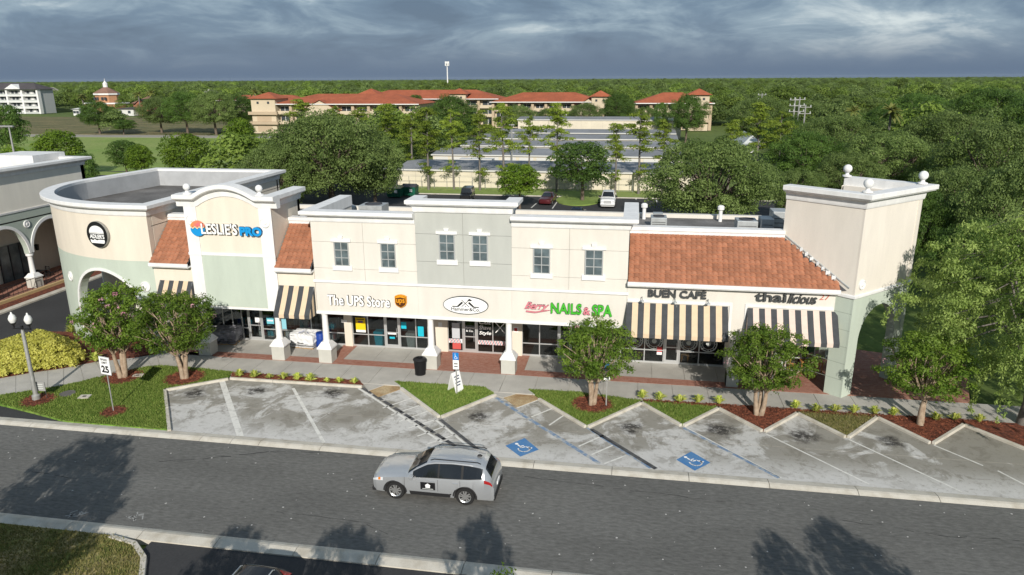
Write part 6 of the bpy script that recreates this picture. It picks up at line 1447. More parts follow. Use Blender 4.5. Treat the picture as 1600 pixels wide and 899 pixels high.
apartment(xat(995, 240), xat(1112, 240), 240, 17, 'short apartment block with a red roof among the trees on the right', bays=5, eave=8.4, ridge=11.6, towers=((xat(1093, 240), 6, 11.0),))
apartment(xat(340, 300), xat(470, 300), 300, 16, 'dark red roofed block far behind the tan tower', bays=5, eave=7.6, ridge=9.8)
# white balcony block
def white_block():
    y = 335; x0, x1 = xat(-60, y), xat(58, y); o = thing('hotel_building', 'white four storey block with rows of balconies and a dark roof', 'building', ((x0+x1)/2, y, 0)); H_ = 12.2; n = 5; w = (x1-x0)/n
    MB().box(x0, x1, y+2, y+11, 0, H_).build('wall', mat('hotel_grey', (.45, .46, .46), .8), o); q = MB()
    for k in range(n+1): q.box(x0+k*w-.5, x0+k*w+.5, y, y+2, 0, H_)
    for f in range(1, 5): q.box(x0, x1, y-.1, y+2, f*H_/4-.45, f*H_/4)
    q.build('balcony_frame', M_white, o)
    for f in range(4):
        for k in range(n):
            for j in (.25, .5, .75): MB().box(x0+(k+j)*w-.9, x0+(k+j)*w+.5, y+1.9, y+1.98, f*H_/4+.4, f*H_/4+2.3).build('window', M_win if (j*4+k) % 3 else M_white, o)
            MB().box(x0+k*w+.5, x0+(k+1)*w-.5, y+.1, y+.18, f*H_/4, f*H_/4+.9).build('railing', M_lgrey, o)
    hip(MB(), x0, x1, y, y+11, H_, H_+3.2, 1.0).build('roof', M_roofdk, o)
    gx = x0+3.5*w; MB().add([(gx-w*.55, y-.6, H_), (gx+w*.55, y-.6, H_), (gx, y-.6, H_+2.6), (gx, y+6, H_+2.6)], [(0, 1, 2), (0, 2, 3), (1, 3, 2)]).build('gable', M_white, o)
white_block()
def cupola():
    y = 350; x = xat(167, y); o = thing('cupola_building', 'brick octagon with a hipped roof and white cupola', 'building', (x, y, 0)); r = 5.6
    MB().lathe([(r, 4), (r, 9.4)], (x, y, 0), 8).build('drum', mat('brick_orange', (.42, .22, .12), .9), o); MB().lathe([(r*1.08, 9.3), (r*1.1, 10.1), (r*.2, 13.0)], (x, y, 0), 8).build('roof', M_roofbr, o); MB().lathe([(r*1.12, 9.15), (r*1.12, 9.9), (r*.9, 10.0)], (x, y, 0), 8).build('cornice', M_white, o)
    MB().lathe([(1.15, 12.6), (1.15, 14.6), (1.3, 14.7), (.7, 15.4), (.12, 16.2), (.1, 17.4)], (x, y, 0), 8).build('cupola', M_white, o)
    MB().box(x-9, x+9, y-6.5, y+6, 0, 4.6).build('wing', mat('brick_orange', (.42, .22, .12)), o); MB().box(x-9.4, x+9.4, y-6.9, y+6.4, 4.6, 5.2).build('wing_roof', M_white, o)
    for k in (-3, -1.3, 1.3, 3): MB().box(x+k-.45, x+k+.45, y-5.75, y-5.0, 6.6, 8.0).build('window', M_win, o)
cupola()
def house(u0, u1, y, h, ridge, wall, roof, label, dep=12, gable=False):
    x0, x1 = xat(u0, y), xat(u1, y); o = thing('house', label, 'building', ((x0+x1)/2, y, 0)); MB().box(x0, x1, y, y+dep, 0, h).build('wall', wall, o)
    if gable:
        xm = (x0+x1)/2; MB().add([(x0-.6, y-.5, h), (x1+.6, y-.5, h), (xm, y-.5, ridge), (x0-.6, y+dep, h), (x1+.6, y+dep, h), (xm, y+dep, ridge)], [(1, 4, 5, 2), (0, 2, 5, 3)]).build('roof', roof, o, fix=False); MB().add([(x0, y, h), (x1, y, h), (xm, y, ridge-.3)], [(0, 1, 2)]).build('gable', wall, o, fix=False)
    else: hip(MB(), x0, x1, y, y+dep, h, ridge, .8).build('roof', roof, o)
    n = max(2, int((x1-x0)/5))
    for k in range(n): xa = x0+(k+.5)*(x1-x0)/n; MB().box(xa-.7, xa+.7, y-.05, y-.003, h*.35, h*.75).build('window', M_win, o)
M_brk = mat('brick_red', (.36, .14, .09), .9, var=.15, vscale=.5)
house(208, 228, 322, 4.8, 7.6, M_brk, M_roofdk, 'red brick house with a white gable edge beside the trees', gable=True); house(206, 236, 336, 5.2, 8.6, M_brk, M_roofbr, 'brick house with a brown roof behind the gabled one')
house(178, 205, 318, 3.2, 3.9, M_stdoor, M_roofdk, 'long low white shed beside the brick house'); house(305, 332, 420, 8.0, 11.0, M_white, M_track, 'white house with a pale roof far off in the trees'); house(110, 119, 318, 3.0, 3.6, M_white, M_stdoor, 'small white kiosk in the scrub by the hotel')
house(64, 80, 460, 8, 12, M_white, M_track, 'pale house beyond the hotel roof'); house(1172, 1192, 128, 5.2, 6.8, M_white, M_lgrey, 'white shed roof among the lime green pines')
# cell tower
x_ = xat(700, 620); t = thing('radio_mast', 'tall white radio mast rising above the forest', 'mast', (x_, 620, 0)); MB().lathe([(.7, 0), (.4, 30)], (x_, 620, 0), 10).build('pole', M_white, t)
for k in range(6):
    a = math.pi*k/3; MB().box(x_+1.5*math.cos(a)-.3, x_+1.5*math.cos(a)+.3, 620+1.5*math.sin(a)-.3, 620+1.5*math.sin(a)+.3, 27, 30.5).build('antenna', M_white, t)
MB().lathe([(1.6, 28.6), (1.65, 28.9), (.4, 29.0)], (x_, 620, 0), 12).build('platform', M_lgrey, t)
# power poles on the right
for k, (u, y, vt) in enumerate(((1243, 165, 153), (1250, 158, 152), (1259, 150, 164), (1191, 215, 146))):
    x, _, zt = gy(u, vt, y); o = thing('power_pole', ('grey power pole with crossarms left of the pair', 'tall grey power pole with double crossarms', 'short grey power pole beside the tall pair', 'distant power pole above the oaks')[k], 'power pole', (x, y, 0)); MB().lathe([(.2, 0), (.13, zt)], (x, y, 0), 8).build('pole', M_steel, o)
    for dz in (.4, 1.6, 2.8)[:2 if k > 1 else 3]:
        MB().box(x-1.1, x+1.1, y-.06, y+.06, zt-dz-.1, zt-dz).build('crossarm', M_steel, o)
        for s in (-1, 0, 1): MB().lathe([(.1, 0), (.1, .35)], (x+s*.95, y, zt-dz), 6).build('insulator', M_lgrey, o)
# ------------------------------------------------------------------ plants
ORD = ('first', 'second', 'third', 'fourth', 'fifth', 'sixth', 'seventh', 'eighth', 'ninth')
L_oak = leaf_mat('leaf_oak', (.085, .14, .03), (.27, .36, .11), .42); L_dark = leaf_mat('leaf_dark', (.050, .11, .02), (.16, .26, .05), .4); L_lime = leaf_mat('leaf_lime', (.085, .17, .012), (.25, .37, .04), .45)
L_pine = leaf_mat('leaf_pine', (.17, .25, .025), (.40, .50, .08), .5); L_crape = leaf_mat('leaf_crape', (.075, .155, .018), (.25, .36, .05), .47); L_elm = leaf_mat('leaf_elm', (.15, .235, .04), (.40, .50, .15), .45)
L_hedge = leaf_mat('leaf_hedge', (.56, .55, .075), (.90, .86, .24), .4); L_shrub = leaf_mat('leaf_shrub', (.30, .42, .04), (.80, .80, .24), .4); L_far = leaf_mat('leaf_far', (.10, .17, .022), (.25, .34, .065), .35, patch=True); L_palm = leaf_mat('leaf_palm', (.09, .12, .02), (.24, .25, .07), .3)
L_pink = leaf_mat('blossom_pink', (.45, .16, .24), (.75, .48, .52), .3)
M_bark = mat('bark', (.16, .125, .095), .95, var=.35, vscale=4, bump=.6, bscale=14); M_barkp = mat('bark_pale', (.42, .33, .24), .9, col2=(.27, .19, .13), vscale=5, bump=.4, bscale=20); M_barkg = mat('bark_grey', (.20, .18, .16), .95, var=.3, vscale=4, bump=.6, bscale=14)
def leaf_mesh(name, clumps, per, size, m, seed, aspect=.55, up=.7, inner=.72, droop=0.0, shape=None):
    """many small leaf faces around the clump centres; rows x,y,z,r,squash"""
    r = np.random.default_rng(seed); C = np.array(clumps, float); n = len(C)*per; idx = np.repeat(np.arange(len(C)), per)
    d = r.normal(size=(n, 3)); d /= np.linalg.norm(d, axis=1, keepdims=True); flip = (r.random(n) < up) & (d[:, 2] < 0); d[flip, 2] *= -1
    rr = C[idx, 3]*(inner+(1.08-inner)*r.random(n)**.7); p = C[idx, :3]+d*rr[:, None]*np.stack([np.ones(n), np.ones(n), C[idx, 4]], 1)
    nn = d*.75+r.normal(size=(n, 3))*.42+np.array([0, 0, .25]); nn /= np.linalg.norm(nn, axis=1, keepdims=True)
    a = r.normal(size=(n, 3)); a[:, 2] -= droop*2; a -= nn*(a*nn).sum(1, keepdims=True); a /= np.linalg.norm(a, axis=1, keepdims=True); b = np.cross(nn, a)
    s = size*(.65+.7*r.random(n)); a = a*s[:, None]*.5; b = b*(s*aspect)[:, None]*.5
    fold = nn*(s*.12)[:, None]
    V = np.stack([p-a, p+b-fold, p+a, p-b-fold], 1).reshape(-1, 3)
    me = bpy.data.meshes.new(name); me.vertices.add(n*4); me.vertices.foreach_set('co', V.ravel()); me.loops.add(n*4); me.loops.foreach_set('vertex_index', np.arange(n*4, dtype=np.int32)); me.polygons.add(n)
    me.polygons.foreach_set('loop_start', np.arange(0, n*4, 4, dtype=np.int32)); me.polygons.foreach_set('loop_total', np.full(n, 4, dtype=np.int32))
    ct = r.random(len(C)); t = np.clip(.55*ct[idx]+.45*r.random(n), 0, 1)
    at = me.attributes.new('tint', 'FLOAT', 'FACE'); at.data.foreach_set('value', t.astype(np.float32)); me.materials.append(m); me.update(calc_edges=True); return me
def limb(q, a, b, r0, r1, rnd, bend=.12, n=5, sides=6):
    a, b = Vector(a), Vector(b); L_ = (b-a).length; o = Vector((rnd.uniform(-1, 1), rnd.uniform(-1, 1), rnd.uniform(0, .6)))*L_*bend
    q.tube([a+(b-a)*t+o*math.sin(math.pi*t) for t in [i/(n-1) for i in range(n)]], [r0+(r1-r0)*i/(n-1) for i in range(n)], sides, cap=False)
PROTO = {}
def proto(key, builder):
    """build each kind of tree once; copies share its meshes"""
    if key not in PROTO: PROTO[key] = builder()
    return PROTO[key]
def broad(R, H_, zb, n, rc, per, size, lm, bm, seed, trunk=.45, forks=9, sq=.7, hollow=.35, aspect=.55, up=.7, multi=0, lift=1.0, spread=1.0, inner=.72):
    rnd = random.Random(seed); cl = []
    zc = (zb+H_)/2; hz = (H_-zb)/2
    lob = [(rnd.uniform(0, 6.28), rnd.uniform(.72, 1.12)) for _ in range(7)]
    for i in range(n):
        a = i*2.39996+rnd.uniform(-.3, .3); v = 1-2*(i+.5)/n; v = max(-.75, v); rr = math.sqrt(1-v*v) if abs(v) < 1 else 0
        k = (hollow+(1-hollow)*rnd.random()**.5); lf = 1+.30*sum(math.cos(a-la)*(lr-.92) for la, lr in lob)+rnd.uniform(-.20, .16)
        cl.append((rr*math.cos(a)*(R-rc*.7)*k*lf*spread, rr*math.sin(a)*(R-rc*.7)*k*lf*spread, zc+v*(hz-rc*.5)*(.55+.45*k)*lift+rnd.uniform(-.2, .2)*rc, rc*rnd.uniform(.65, 1.25), sq*rnd.uniform(.8, 1.15)))
    q = MB()
    if multi:
        for k in range(multi):
            a = 2*math.pi*k/multi+rnd.uniform(-.3, .3); b0 = (trunk*.55*math.cos(a), trunk*.55*math.sin(a), -.1); m1 = (trunk*1.7*math.cos(a), trunk*1.7*math.sin(a), zb*.95); limb(q, b0, m1, trunk*1.0, trunk*.58, rnd, .04)
            for j in range(forks//multi): c = cl[(k*7+j*5) % len(cl)]; limb(q, m1, c[:3], trunk*.34, .012, rnd, .10)
    else:
        m1 = (rnd.uniform(-.3, .3)*trunk, rnd.uniform(-.3, .3)*trunk, zb*.9+.15*H_); q.tube([(0, 0, -.15), (0, 0, .15), (m1[0]*.5, m1[1]*.5, m1[2]*.5), m1], [trunk*1.35, trunk, trunk*.86, trunk*.72], 9, cap=False)
        for j in range(forks): c = cl[(j*11+3) % len(cl)]; limb(q, m1, c[:3], trunk*.5, trunk*.05, rnd, .12)
    return (leaf_mesh('crown', cl, per, size, lm, seed, aspect, up, inner), q.mesh('trunk', bm, True), R, H_)
def pine_proto(seed, H_=12.5, bare=.38):
    rnd = random.Random(seed); cl = []; q = MB(); lean = rnd.uniform(-.4, .4)
    q.tube([(0, 0, -.1), (lean*.3, 0, H_*.4), (lean, 0, H_*.98)], [.2, .15, .03], 7, cap=False)
    for k in range(54):
        z = H_*(bare*(.55 if k < 6 else 1)+(1-bare)*(k/53)**.9); tt_ = max(0, (z/H_-bare)/(1-bare)); w = (.45+.75*math.sin(math.pi*min(1, tt_*.92+.12)))*rnd.uniform(.25, 1.0)*2.3
        if rnd.random() < .30: continue
        a = rnd.uniform(0, 6.28); c = (lean*z/H_+w*math.cos(a), w*math.sin(a), z+rnd.uniform(0, .5)); limb(q, (lean*z/H_, 0, z-.3), c, .045, .012, rnd, .08, 4, 4)
        cl.append((*c, rnd.uniform(.55, .95), .62)); cl.append((c[0]*.62, c[1]*.62, c[2]+.1, rnd.uniform(.4, .7), .6))
    cl.append((lean, 0, H_-.1, .6, .9))
    return (leaf_mesh('crown', cl, 62, .34, L_pine, seed, .34, .75, .25), q.mesh('trunk', M_barkg, True), 2.6, H_)
def palm_proto(seed, H_=8.0):
    rnd = random.Random(seed); q = MB(); q.tube([(0, 0, -.1), (.1, 0, H_*.5), (.0, 0, H_)], [.2, .16, .17], 8, cap=False); f = MB()
    for k in range(30):
        a = rnd.uniform(0, 6.28); e = rnd.uniform(-.7, 1.2); L_ = rnd.uniform(1.5, 2.1); ca, sa = math.cos(a), math.sin(a); prev = None; tt = rnd.random()
        for i in range(6):
            s = i/5; x = L_*s*math.cos(e)*.95; z = H_+L_*s*math.sin(e)-.75*s*s*L_*.5; w = .55*math.sin(math.pi*min(1, .12+s*.85))
            cur = ((x*ca-w*sa*.5, x*sa+w*ca*.5, z-.15*w), (x*ca, x*sa, z+.05), (x*ca+w*sa*.5, x*sa-w*ca*.5, z-.15*w))
            if prev: f.quad(prev[0], prev[1], cur[1], cur[0], 0, tt); f.quad(prev[1], prev[2], cur[2], cur[1], 0, tt)
            prev = cur
    return (f.mesh('crown', L_palm), q.mesh('trunk', M_barkg, True), 2.0, H_+1.2)
KINDS = {
 'oak0': lambda: broad(8, 11, 1.8, 135, 1.45, 330, .25, L_oak, M_bark, 11, hollow=.55, forks=40, inner=.5), 'oak1': lambda: broad(8, 11, 1.6, 140, 1.4, 320, .25, L_oak, M_bark, 12, hollow=.6, forks=40, inner=.5), 'oak2': lambda: broad(8, 11, 2.0, 125, 1.5, 340, .25, L_dark, M_bark, 13, hollow=.55, forks=30, inner=.5),
 'dark': lambda: broad(4, 8, 1.6, 70, 1.05, 150, .26, L_dark, M_bark, 21, .22), 'lime': lambda: broad(3.2, 6.6, 1.8, 60, .85, 150, .24, L_lime, M_bark, 22, .16), 'lime1': lambda: broad(3.2, 6.6, 1.2, 60, .9, 140, .25, L_lime, M_bark, 23, .16, hollow=.5),
 'pine0': lambda: pine_proto(31), 'pine1': lambda: pine_proto(32, 12.5, .45), 'pine2': lambda: pine_proto(33, 12.5, .33), 'palm': lambda: palm_proto(41),
 'crape0': lambda: broad(2.0, 4.25, 1.2, 150, .33, 92, .112, L_crape, M_barkp, 51, .13, 48, .8, .25, .5, .6, 3, inner=.1), 'crape1': lambda: broad(2.0, 4.25, 1.2, 140, .34, 92, .112, L_crape, M_barkp, 52, .13, 48, .8, .3, .5, .6, 3, inner=.1), 'crape2': lambda: broad(1.9, 4.25, 1.25, 120, .34, 92, .112, L_crape, M_barkp, 53, .14, 36, .8, .2, .5, .6, 2, inner=.1),
}
def tree(kind, x, y, h, r, label, group=None, rz=None, z=-.02, name='tree', cat='tree', ry=None):
    crown, trunk, R0, H0 = proto(kind, KINDS[kind]); o = thing(name, label, cat, (x, y, z), rz if rz is not None else (x*7.3+y*3.1) % 6.28, group)
    o.scale = (r/R0, (ry or r)/R0, h/H0)
    for nm, me in (('trunk', trunk), ('crown', crown)):
        c = bpy.data.objects.new(nm, me); COL.objects.link(c); c.parent = o
    return o
def tree_at(kind, u, y, vtop, wpx, label, group=None, name='tree', hmin=3.0, **k):
    x, _, zt = gy(u, vtop, y); dz = math.hypot(math.hypot(x, y), HCAM-zt); depth = float((ROT.T@np.array([x, y, zt-HCAM]))[2])
    return tree(kind, x, y, max(zt, hmin), wpx/2*depth/FPX, label, group, name=name, **k)
# crape myrtles along the front
for k, (u, v, vt, w, kd, lb) in enumerate(((192, 590, 447, 150, 'crape0', 'pink flowering crape myrtle beside the speed sign'), (289, 591, 455, 150, 'crape1', 'crape myrtle by the angled end of the first parking bay'), (925, 632, 500, 130, 'crape1', 'crape myrtle in front of the nail salon'), (1185, 648, 512, 140, 'crape0', 'crape myrtle between the two striped awnings'), (1438, 662, 520, 140, 'crape2', 'crape myrtle in front of the tower, half under the drooping tree'))):
    x, y = g(u, v, .1); zt = gy(u, vt, y)[2]; r = w/2*math.hypot(y, 14)/FPX*1.02
    o = tree(kd, x, y, zt, r, lb, name='crape_myrtle', z=.08, rz=k*1.9)
    rnd = random.Random(k); fl = []
    for j in range((15, 4, 3, 3, 1)[k]):
        a = rnd.uniform(0, 6.28); v_ = rnd.uniform(-.2, .9); rr = math.sqrt(1-v_*v_)*1.55; fl.append((rr*math.cos(a), rr*math.sin(a), 2.75+v_*1.35, .10, 1.0))
    c = bpy.data.objects.new('blossom', leaf_mesh('blossom', fl, 14, .07, L_pink, k, .8)); COL.objects.link(c); c.parent = o
# trees on the near side that throw the shade across the road
for x, y, h, r, kd, lb in ((-20.9, 14.3, 6.7, 2.5, 'crape0', 'leafy tree on the near turf casting the broad shade'), (-18.6, 12.2, 6.5, 1.9, 'crape1', 'slender tree on the near turf beside the broad one'), (-11.3, 11.2, 5.6, 1.5, 'crape2', 'small tree in the near car park beside the hatchback'), (-7.2, 11.4, 5.8, 1.7, 'crape1', 'tree in the near car park between hatchback and the lone tree'), (-2.7, 13.4, 5.35, 1.35, 'crape0', 'lone tree whose top just shows at the near kerb'), (7.9, 13.6, 5.6, 1.3, 'crape2', 'narrow tree on the near side opposite the cafe'), (10.4, 13.9, 6.0, 1.6, 'crape1', 'tree on the near side opposite the restaurant')):
    tree(kd, x, y, h, r, lb, 'trees on the near side of the road', name='roadside_tree')
# drooping tree at the right edge
def droop():
    """drooping elm: leafy crown with arching limbs and hanging sprays round its rim"""
    rnd = random.Random(77); q = MB(); cl = []; H_ = 10.6; R_ = 7.2; q.tube([(0, 0, -.1), (.1, 0, 1.2), (0, .1, 3.0)], [.40, .30, .25], 9, cap=False)
    n = 300
    for i in range(n):
        a = i*2.39996+rnd.uniform(-.3, .3); v = 1-1.62*(i+.5)/n; rr = math.sqrt(max(0, 1-v*v)); k = .42+.58*rnd.random()**.5; lf = 1+.16*math.sin(a*3+1)+rnd.uniform(-.2, .12)
        p = Vector((rr*math.cos(a)*R_*k*lf*.92, rr*math.sin(a)*R_*k*lf*.92, 5.6+v*4.5*(.5+.5*k))); cl.append((*p, rnd.uniform(.5, 1.0), .55))
        if i % 5 == 0: q.tube([(0, .1, 2.9), Vector((p.x*.4, p.y*.4, max(p.z, 4)+1.0)), p], [.10, .06, .015], 5, cap=False)
        if rnd.random() < .7 and v < .4:
            s = p+Vector((p.x*.06, p.y*.06, 0)); L_ = rnd.uniform(.8, 2.6)
            for j in range(6):
                if s.z-L_*j/5 > .4: cl.append((s.x*(1+.012*j), s.y*(1+.012*j), s.z-L_*j/5, .30-.03*j, 1.2))
    C = np.array(cl); big = C[C[:, 3] > .45]; small = C[C[:, 3] <= .45]
    a, b = leaf_mesh('a', big, 170, .17, L_elm, 77, .45, .65, .25, droop=.5), leaf_mesh('b', small, 26, .14, L_elm, 78, .45, .6, .3, droop=.7)
    import bmesh
    bm = bmesh.new(); bm.from_mesh(a); bm.from_mesh(b); me = bpy.data.meshes.new('crown'); bm.to_mesh(me); bm.free(); me.materials.append(L_elm)
    return (me, q.mesh('trunk', M_barkg, True), R_, H_)
KINDS['droop'] = droop
tree('droop', 19.0, 34.9, 10.7, 6.0, 'large drooping elm overhanging the walk right of the tower', name='elm_tree', rz=.4)
tree('droop', 27.5, 37.6, 10.0, 6.0, 'second drooping elm standing right of the larger one', name='elm_tree', rz=2.4)
# trees behind the shops
BG = [('oak0', 508, 84, 172, 205, 'broad grey green oak behind the arched shop front'), ('oak1', 580, 88, 206, 110, 'lower oak beside the skips'), ('oak1', 425, 78, 222, 120, 'low spreading oak left of the broad one'),
 ('lime', 812, 91, 257, 84, 'small round lime green tree above the grey shop front'), ('dark', 912, 98, 218, 112, 'round deep green tree beside the white pickup'), ('oak1', 1120, 76, 214, 215, 'wide oak behind the cafe roof'),
 ('lime1', 85, 112, 203, 82, 'lime green tree behind the arcade building'), ('dark', 5, 128, 160, 62, 'dark tree at the edge of the field'), ('dark', 190, 112, 217, 60, 'round tree by the road behind the burger shop'), ('lime', 215, 106, 226, 52, 'bright tree in front of the white car'), ('lime1', 287, 106, 207, 82, 'bright green tree behind the ball finial'), ('lime', 372, 118, 184, 62, 'tall bright tree left of the tan apartment tower'), ('dark', 130, 92, 236, 40, 'small dark tree beside the arcade roof'), ('lime1', 20, 84, 226, 60, 'green tree behind the arcade cornice'),
 ('oak2', 148, 208, 158, 62, 'lone tree with forked trunk in the scrub'), ('oak0', 245, 214, 150, 66, 'grey green tree at the left of the grove by the field'), ('oak2', 285, 212, 143, 72, 'tall tree in the middle of the grove by the field'), ('oak1', 330, 210, 142, 76, 'wide tree at the right of the grove by the field'), ('oak2', 372, 222, 148, 60, 'dark tree between the grove and the tan tower'), ('dark', 190, 206, 186, 40, 'low bush beside the lone forked tree'),
 ('oak2', 704, 172, 149, 88, 'dark round oak in front of the apartment blocks'), ('dark', 648, 232, 146, 36, 'dark conical tree between apartment roofs'), ('oak2', 1076, 196, 148, 66, 'dark oak in front of the short apartment block'), ('oak0', 810, 218, 164, 60, 'bushy tree before the apartment balconies'), ('oak1', 860, 222, 168, 50, 'low bushy tree before the middle balconies'), ('oak0', 915, 219, 160, 60, 'grey bushy tree before the apartment gable'), ('oak2', 966, 226, 146, 60, 'dark tree between the two right apartment blocks'), ('oak1', 1010, 222, 166, 50, 'tree at the left corner of the short apartment block'), ('dark', 1035, 205, 158, 26, 'narrow tree in front of the short apartment block'),
 ('oak0', 1190, 175, 150, 96, 'grey oak right of the short apartment block'), ('oak2', 1262, 112, 205, 120, 'oak behind the roof units, left of the tower'), ('oak0', 1315, 138, 178, 140, 'oak seen over the tower parapet'), ('oak1', 1398, 102, 204, 165, 'wide oak behind the tower finials'), ('oak0', 1488, 122, 172, 150, 'pale oak beyond the tower on the right'), ('oak1', 1572, 88, 190, 190, 'large oak at the right beyond the drooping elm'), ('oak2', 1556, 172, 137, 150, 'dark oak high on the right skyline'), ('oak2', 1440, 196, 146, 120, 'dark oak in the right middle distance'), ('oak1', 1345, 236, 148, 105, 'far oak behind the power poles'), ('oak2', 1232, 152, 182, 90, 'dark oak below the power poles'), ('oak0', 1500, 68, 258, 165, 'oak close behind the tower on the right'), ('oak2', 1440, 62, 292, 110, 'dark oak against the tower back wall'), ('oak1', 1610, 58, 250, 190, 'oak at the right edge behind the elm'), ('oak2', 1530, 52, 345, 130, 'shaded oak beside the grass path'), ('oak0', 1270, 200, 158, 100, 'oak between far power poles'), ('oak2', 1390, 160, 166, 110, 'oak in front of the fan palm'), ('oak1', 1250, 84, 262, 90, 'oak edge beside the tower wall'), ('oak2', 1640, 130, 150, 160, 'oak beyond the right edge'), ('oak1', 1330, 96, 235, 110, 'oak just behind the tower roof')]
for kd, u, y, vt, w, lb in BG: tree_at(kd, u, y, vt, w, lb, name='oak_tree' if kd.startswith('oak') else 'tree')
for k, (u, y, vt, w) in enumerate(((665, 105, 172, 58), (706, 106, 174, 50), (748, 105.5, 178, 50), (787, 105, 166, 60), (826, 106, 184, 46), (871, 105, 168, 54), (965, 105.5, 196, 46), (1003, 105, 176, 60), (1040, 106, 192, 44))):
    tree_at('pine%d' % (k % 3), u, y, vt, w, ORD[k]+' slender pine from the white shed in the row along the storage wall', 'pines along the storage wall', name='pine_tree')
for u, y, vt, w, lb in ((470, 128, 160, 60, 'pine showing above the left oak'), (520, 130, 168, 50, 'pine in front of the apartment gable'), (600, 126, 166, 60, 'pine in front of the right half of the tan apartments'), (640, 120, 178, 50, 'pine beside the dark round oak'), (1190, 118, 166, 62, 'lime green pine at the end of the storage rows'), (1145, 112, 192, 50, 'low lime green pine beside the wide oak'), (1225, 122, 176, 54, 'lime green pine below the power poles'), (560, 140, 172, 46, 'pine before the far left apartments')):
    tree_at('pine%d' % (u % 3), u, y, vt, w, lb, name='pine_tree')
for u, y, vt, w, lb in ((1395, 132, 158, 46, 'fan palm standing among the oaks on the right'), (1335, 150, 162, 34, 'ragged palm left of the fan palm'), (127, 300, 146, 26, 'palm left of the cupola'), (235, 330, 140, 24, 'palm behind the brick house'), (397, 280, 138, 22, 'palm left of the tan tower roof'), (408, 284, 139, 22, 'palm behind the tan tower roof'), (215, 318, 142, 24, 'palm right of the cupola')):
    tree_at('palm', u, y, vt, w, lb, name='palm_tree')
# clipped hedge
def hedge():
    o = thing('hedge', 'large clipped yellow green hedge beside the left walk', 'hedge', (*g(40, 570), .08)); rnd = random.Random(2); cl = []; q = MB()
    P = [g(u, v, .1) for u, v in ((-60, 596), (0, 589), (60, 580), (118, 573), (130, 560), (112, 541), (80, 531), (20, 548), (-60, 575))]
    n = len(P); cx = sum(p[0] for p in P)/n; cy = sum(p[1] for p in P)/n
    def inside(x, y):
        c = False
        for i in range(n):
            x0, y0 = P[i]; x1, y1 = P[i-1]
            if (y0 > y) != (y1 > y) and x < (x1-x0)*(y-y0)/(y1-y0)+x0: c = not c
        return c
    xs = [p[0] for p in P]; ys = [p[1] for p in P]; k = 0
    while k < 620:
        x, y = rnd.uniform(min(xs), max(xs)), rnd.uniform(min(ys), max(ys))
        if not inside(x, y): continue
        e = min(math.hypot(x-(P[i][0]+(P[i-1][0]-P[i][0])*t), y-(P[i][1]+(P[i-1][1]-P[i][1])*t)) for i in range(n) for t in (0, .2, .4, .6, .8)); h = .35+.95*min(1, e/1.2)
        cl.append((x, y, h-.12, .30, .8)); k += 1
        if e < .6: cl.append((x, y, h*.5, .28, 1.0))
    for i in range(30):
        x, y = cl[i*7][:2]; q = MB().tube([(x, y, .05), (x, y, cl[i*7][2])], .03, 5, cap=False); link('stem', q.mesh('stem', M_bark), o)
    link('foliage', leaf_mesh('foliage', cl, 48, .14, L_hedge, 5, .6, .85, .5), o)
hedge()
# low variegated shrubs in the beds
def shrub_meshes(seed):
    rnd = random.Random(seed); f = MB()
    for k in range(46):
        a = rnd.uniform(0, 6.28); e = rnd.uniform(.25, 1.45); L_ = rnd.uniform(.22, .38); w = rnd.uniform(.07, .11); ca, sa = math.cos(a), math.sin(a); t = rnd.random()
        p0 = Vector((ca*.05, sa*.05, .04)); p1 = Vector((ca*L_*.6*math.cos(e), sa*L_*.6*math.cos(e), .08+L_*.75*math.sin(e))); p2 = Vector((ca*L_*math.cos(e)*1.15, sa*L_*math.cos(e)*1.15, .08+L_*.85*math.sin(e))); n = Vector((-sa, ca, 0))*w*.5
        f.quad(p0, p1-n, p2, p1+n, 0, t)
    return f.mesh('foliage', L_shrub)
SH = [shrub_meshes(k) for k in range(4)]
def stem_mesh():
    q = MB(); q.tube([(0, 0, -.02), (0, 0, .16)], [.03, .02], 5); return q.mesh('stem', M_bark)
STM = stem_mesh()
def shrub(u, v, s, label, group, k):
    x, y = g(u, v, .1); o = thing('variegated_shrub', label, 'shrub', (x, y, .10), k*1.3, group); o.scale = (s, s, s)
    for nm, me in (('foliage', SH[k % 4]), ('stem', STM)): c = bpy.data.objects.new(nm, me); COL.objects.link(c); c.parent = o
for k, (u, s) in enumerate(((375, 1.25), (398, 1.25), (421, .95), (443, 1.2), (465, 1.25), (485, 1.3), (511, .8), (530, .95), (554, 1.05))): shrub(u, 589+(u-375)*.0615, s*.95, ORD[k]+' yellow green shrub from the verge turf in the narrow bed before the pool shop', 'shrubs in the narrow bed', k)
for k, (u, v) in enumerate(((1004, 623), (1031, 626), (1062, 629), (1091, 630), (1123, 632))): shrub(u, v, 1.25, ORD[k]+' yellow green shrub from the salon tree towards the cafe tree', 'shrubs before the cafe', k)
for k, (u, v) in enumerate(((1243, 639), (1275, 644), (1304, 644), (1334, 646), (1366, 648))): shrub(u, v, 1.2, ORD[k]+' yellow green shrub from the cafe tree towards the tower tree', 'shrubs before the tower', k)
for k, (u, v) in enumerate(((1396, 650), (1462, 657), (1491, 657), (1530, 660))): shrub(u, v, 1.15, ORD[k]+' shaded shrub from the tower tree under the drooping elm', 'shrubs under the elm', k)
for k, (u, v, s) in enumerate(((150, 566, 1.6), (112, 520, 1.5), (132, 508, 1.5))): shrub(u, v, s, 'loose yellow green shrub at the end of the clipped hedge', 'shrubs beside the hedge', k)

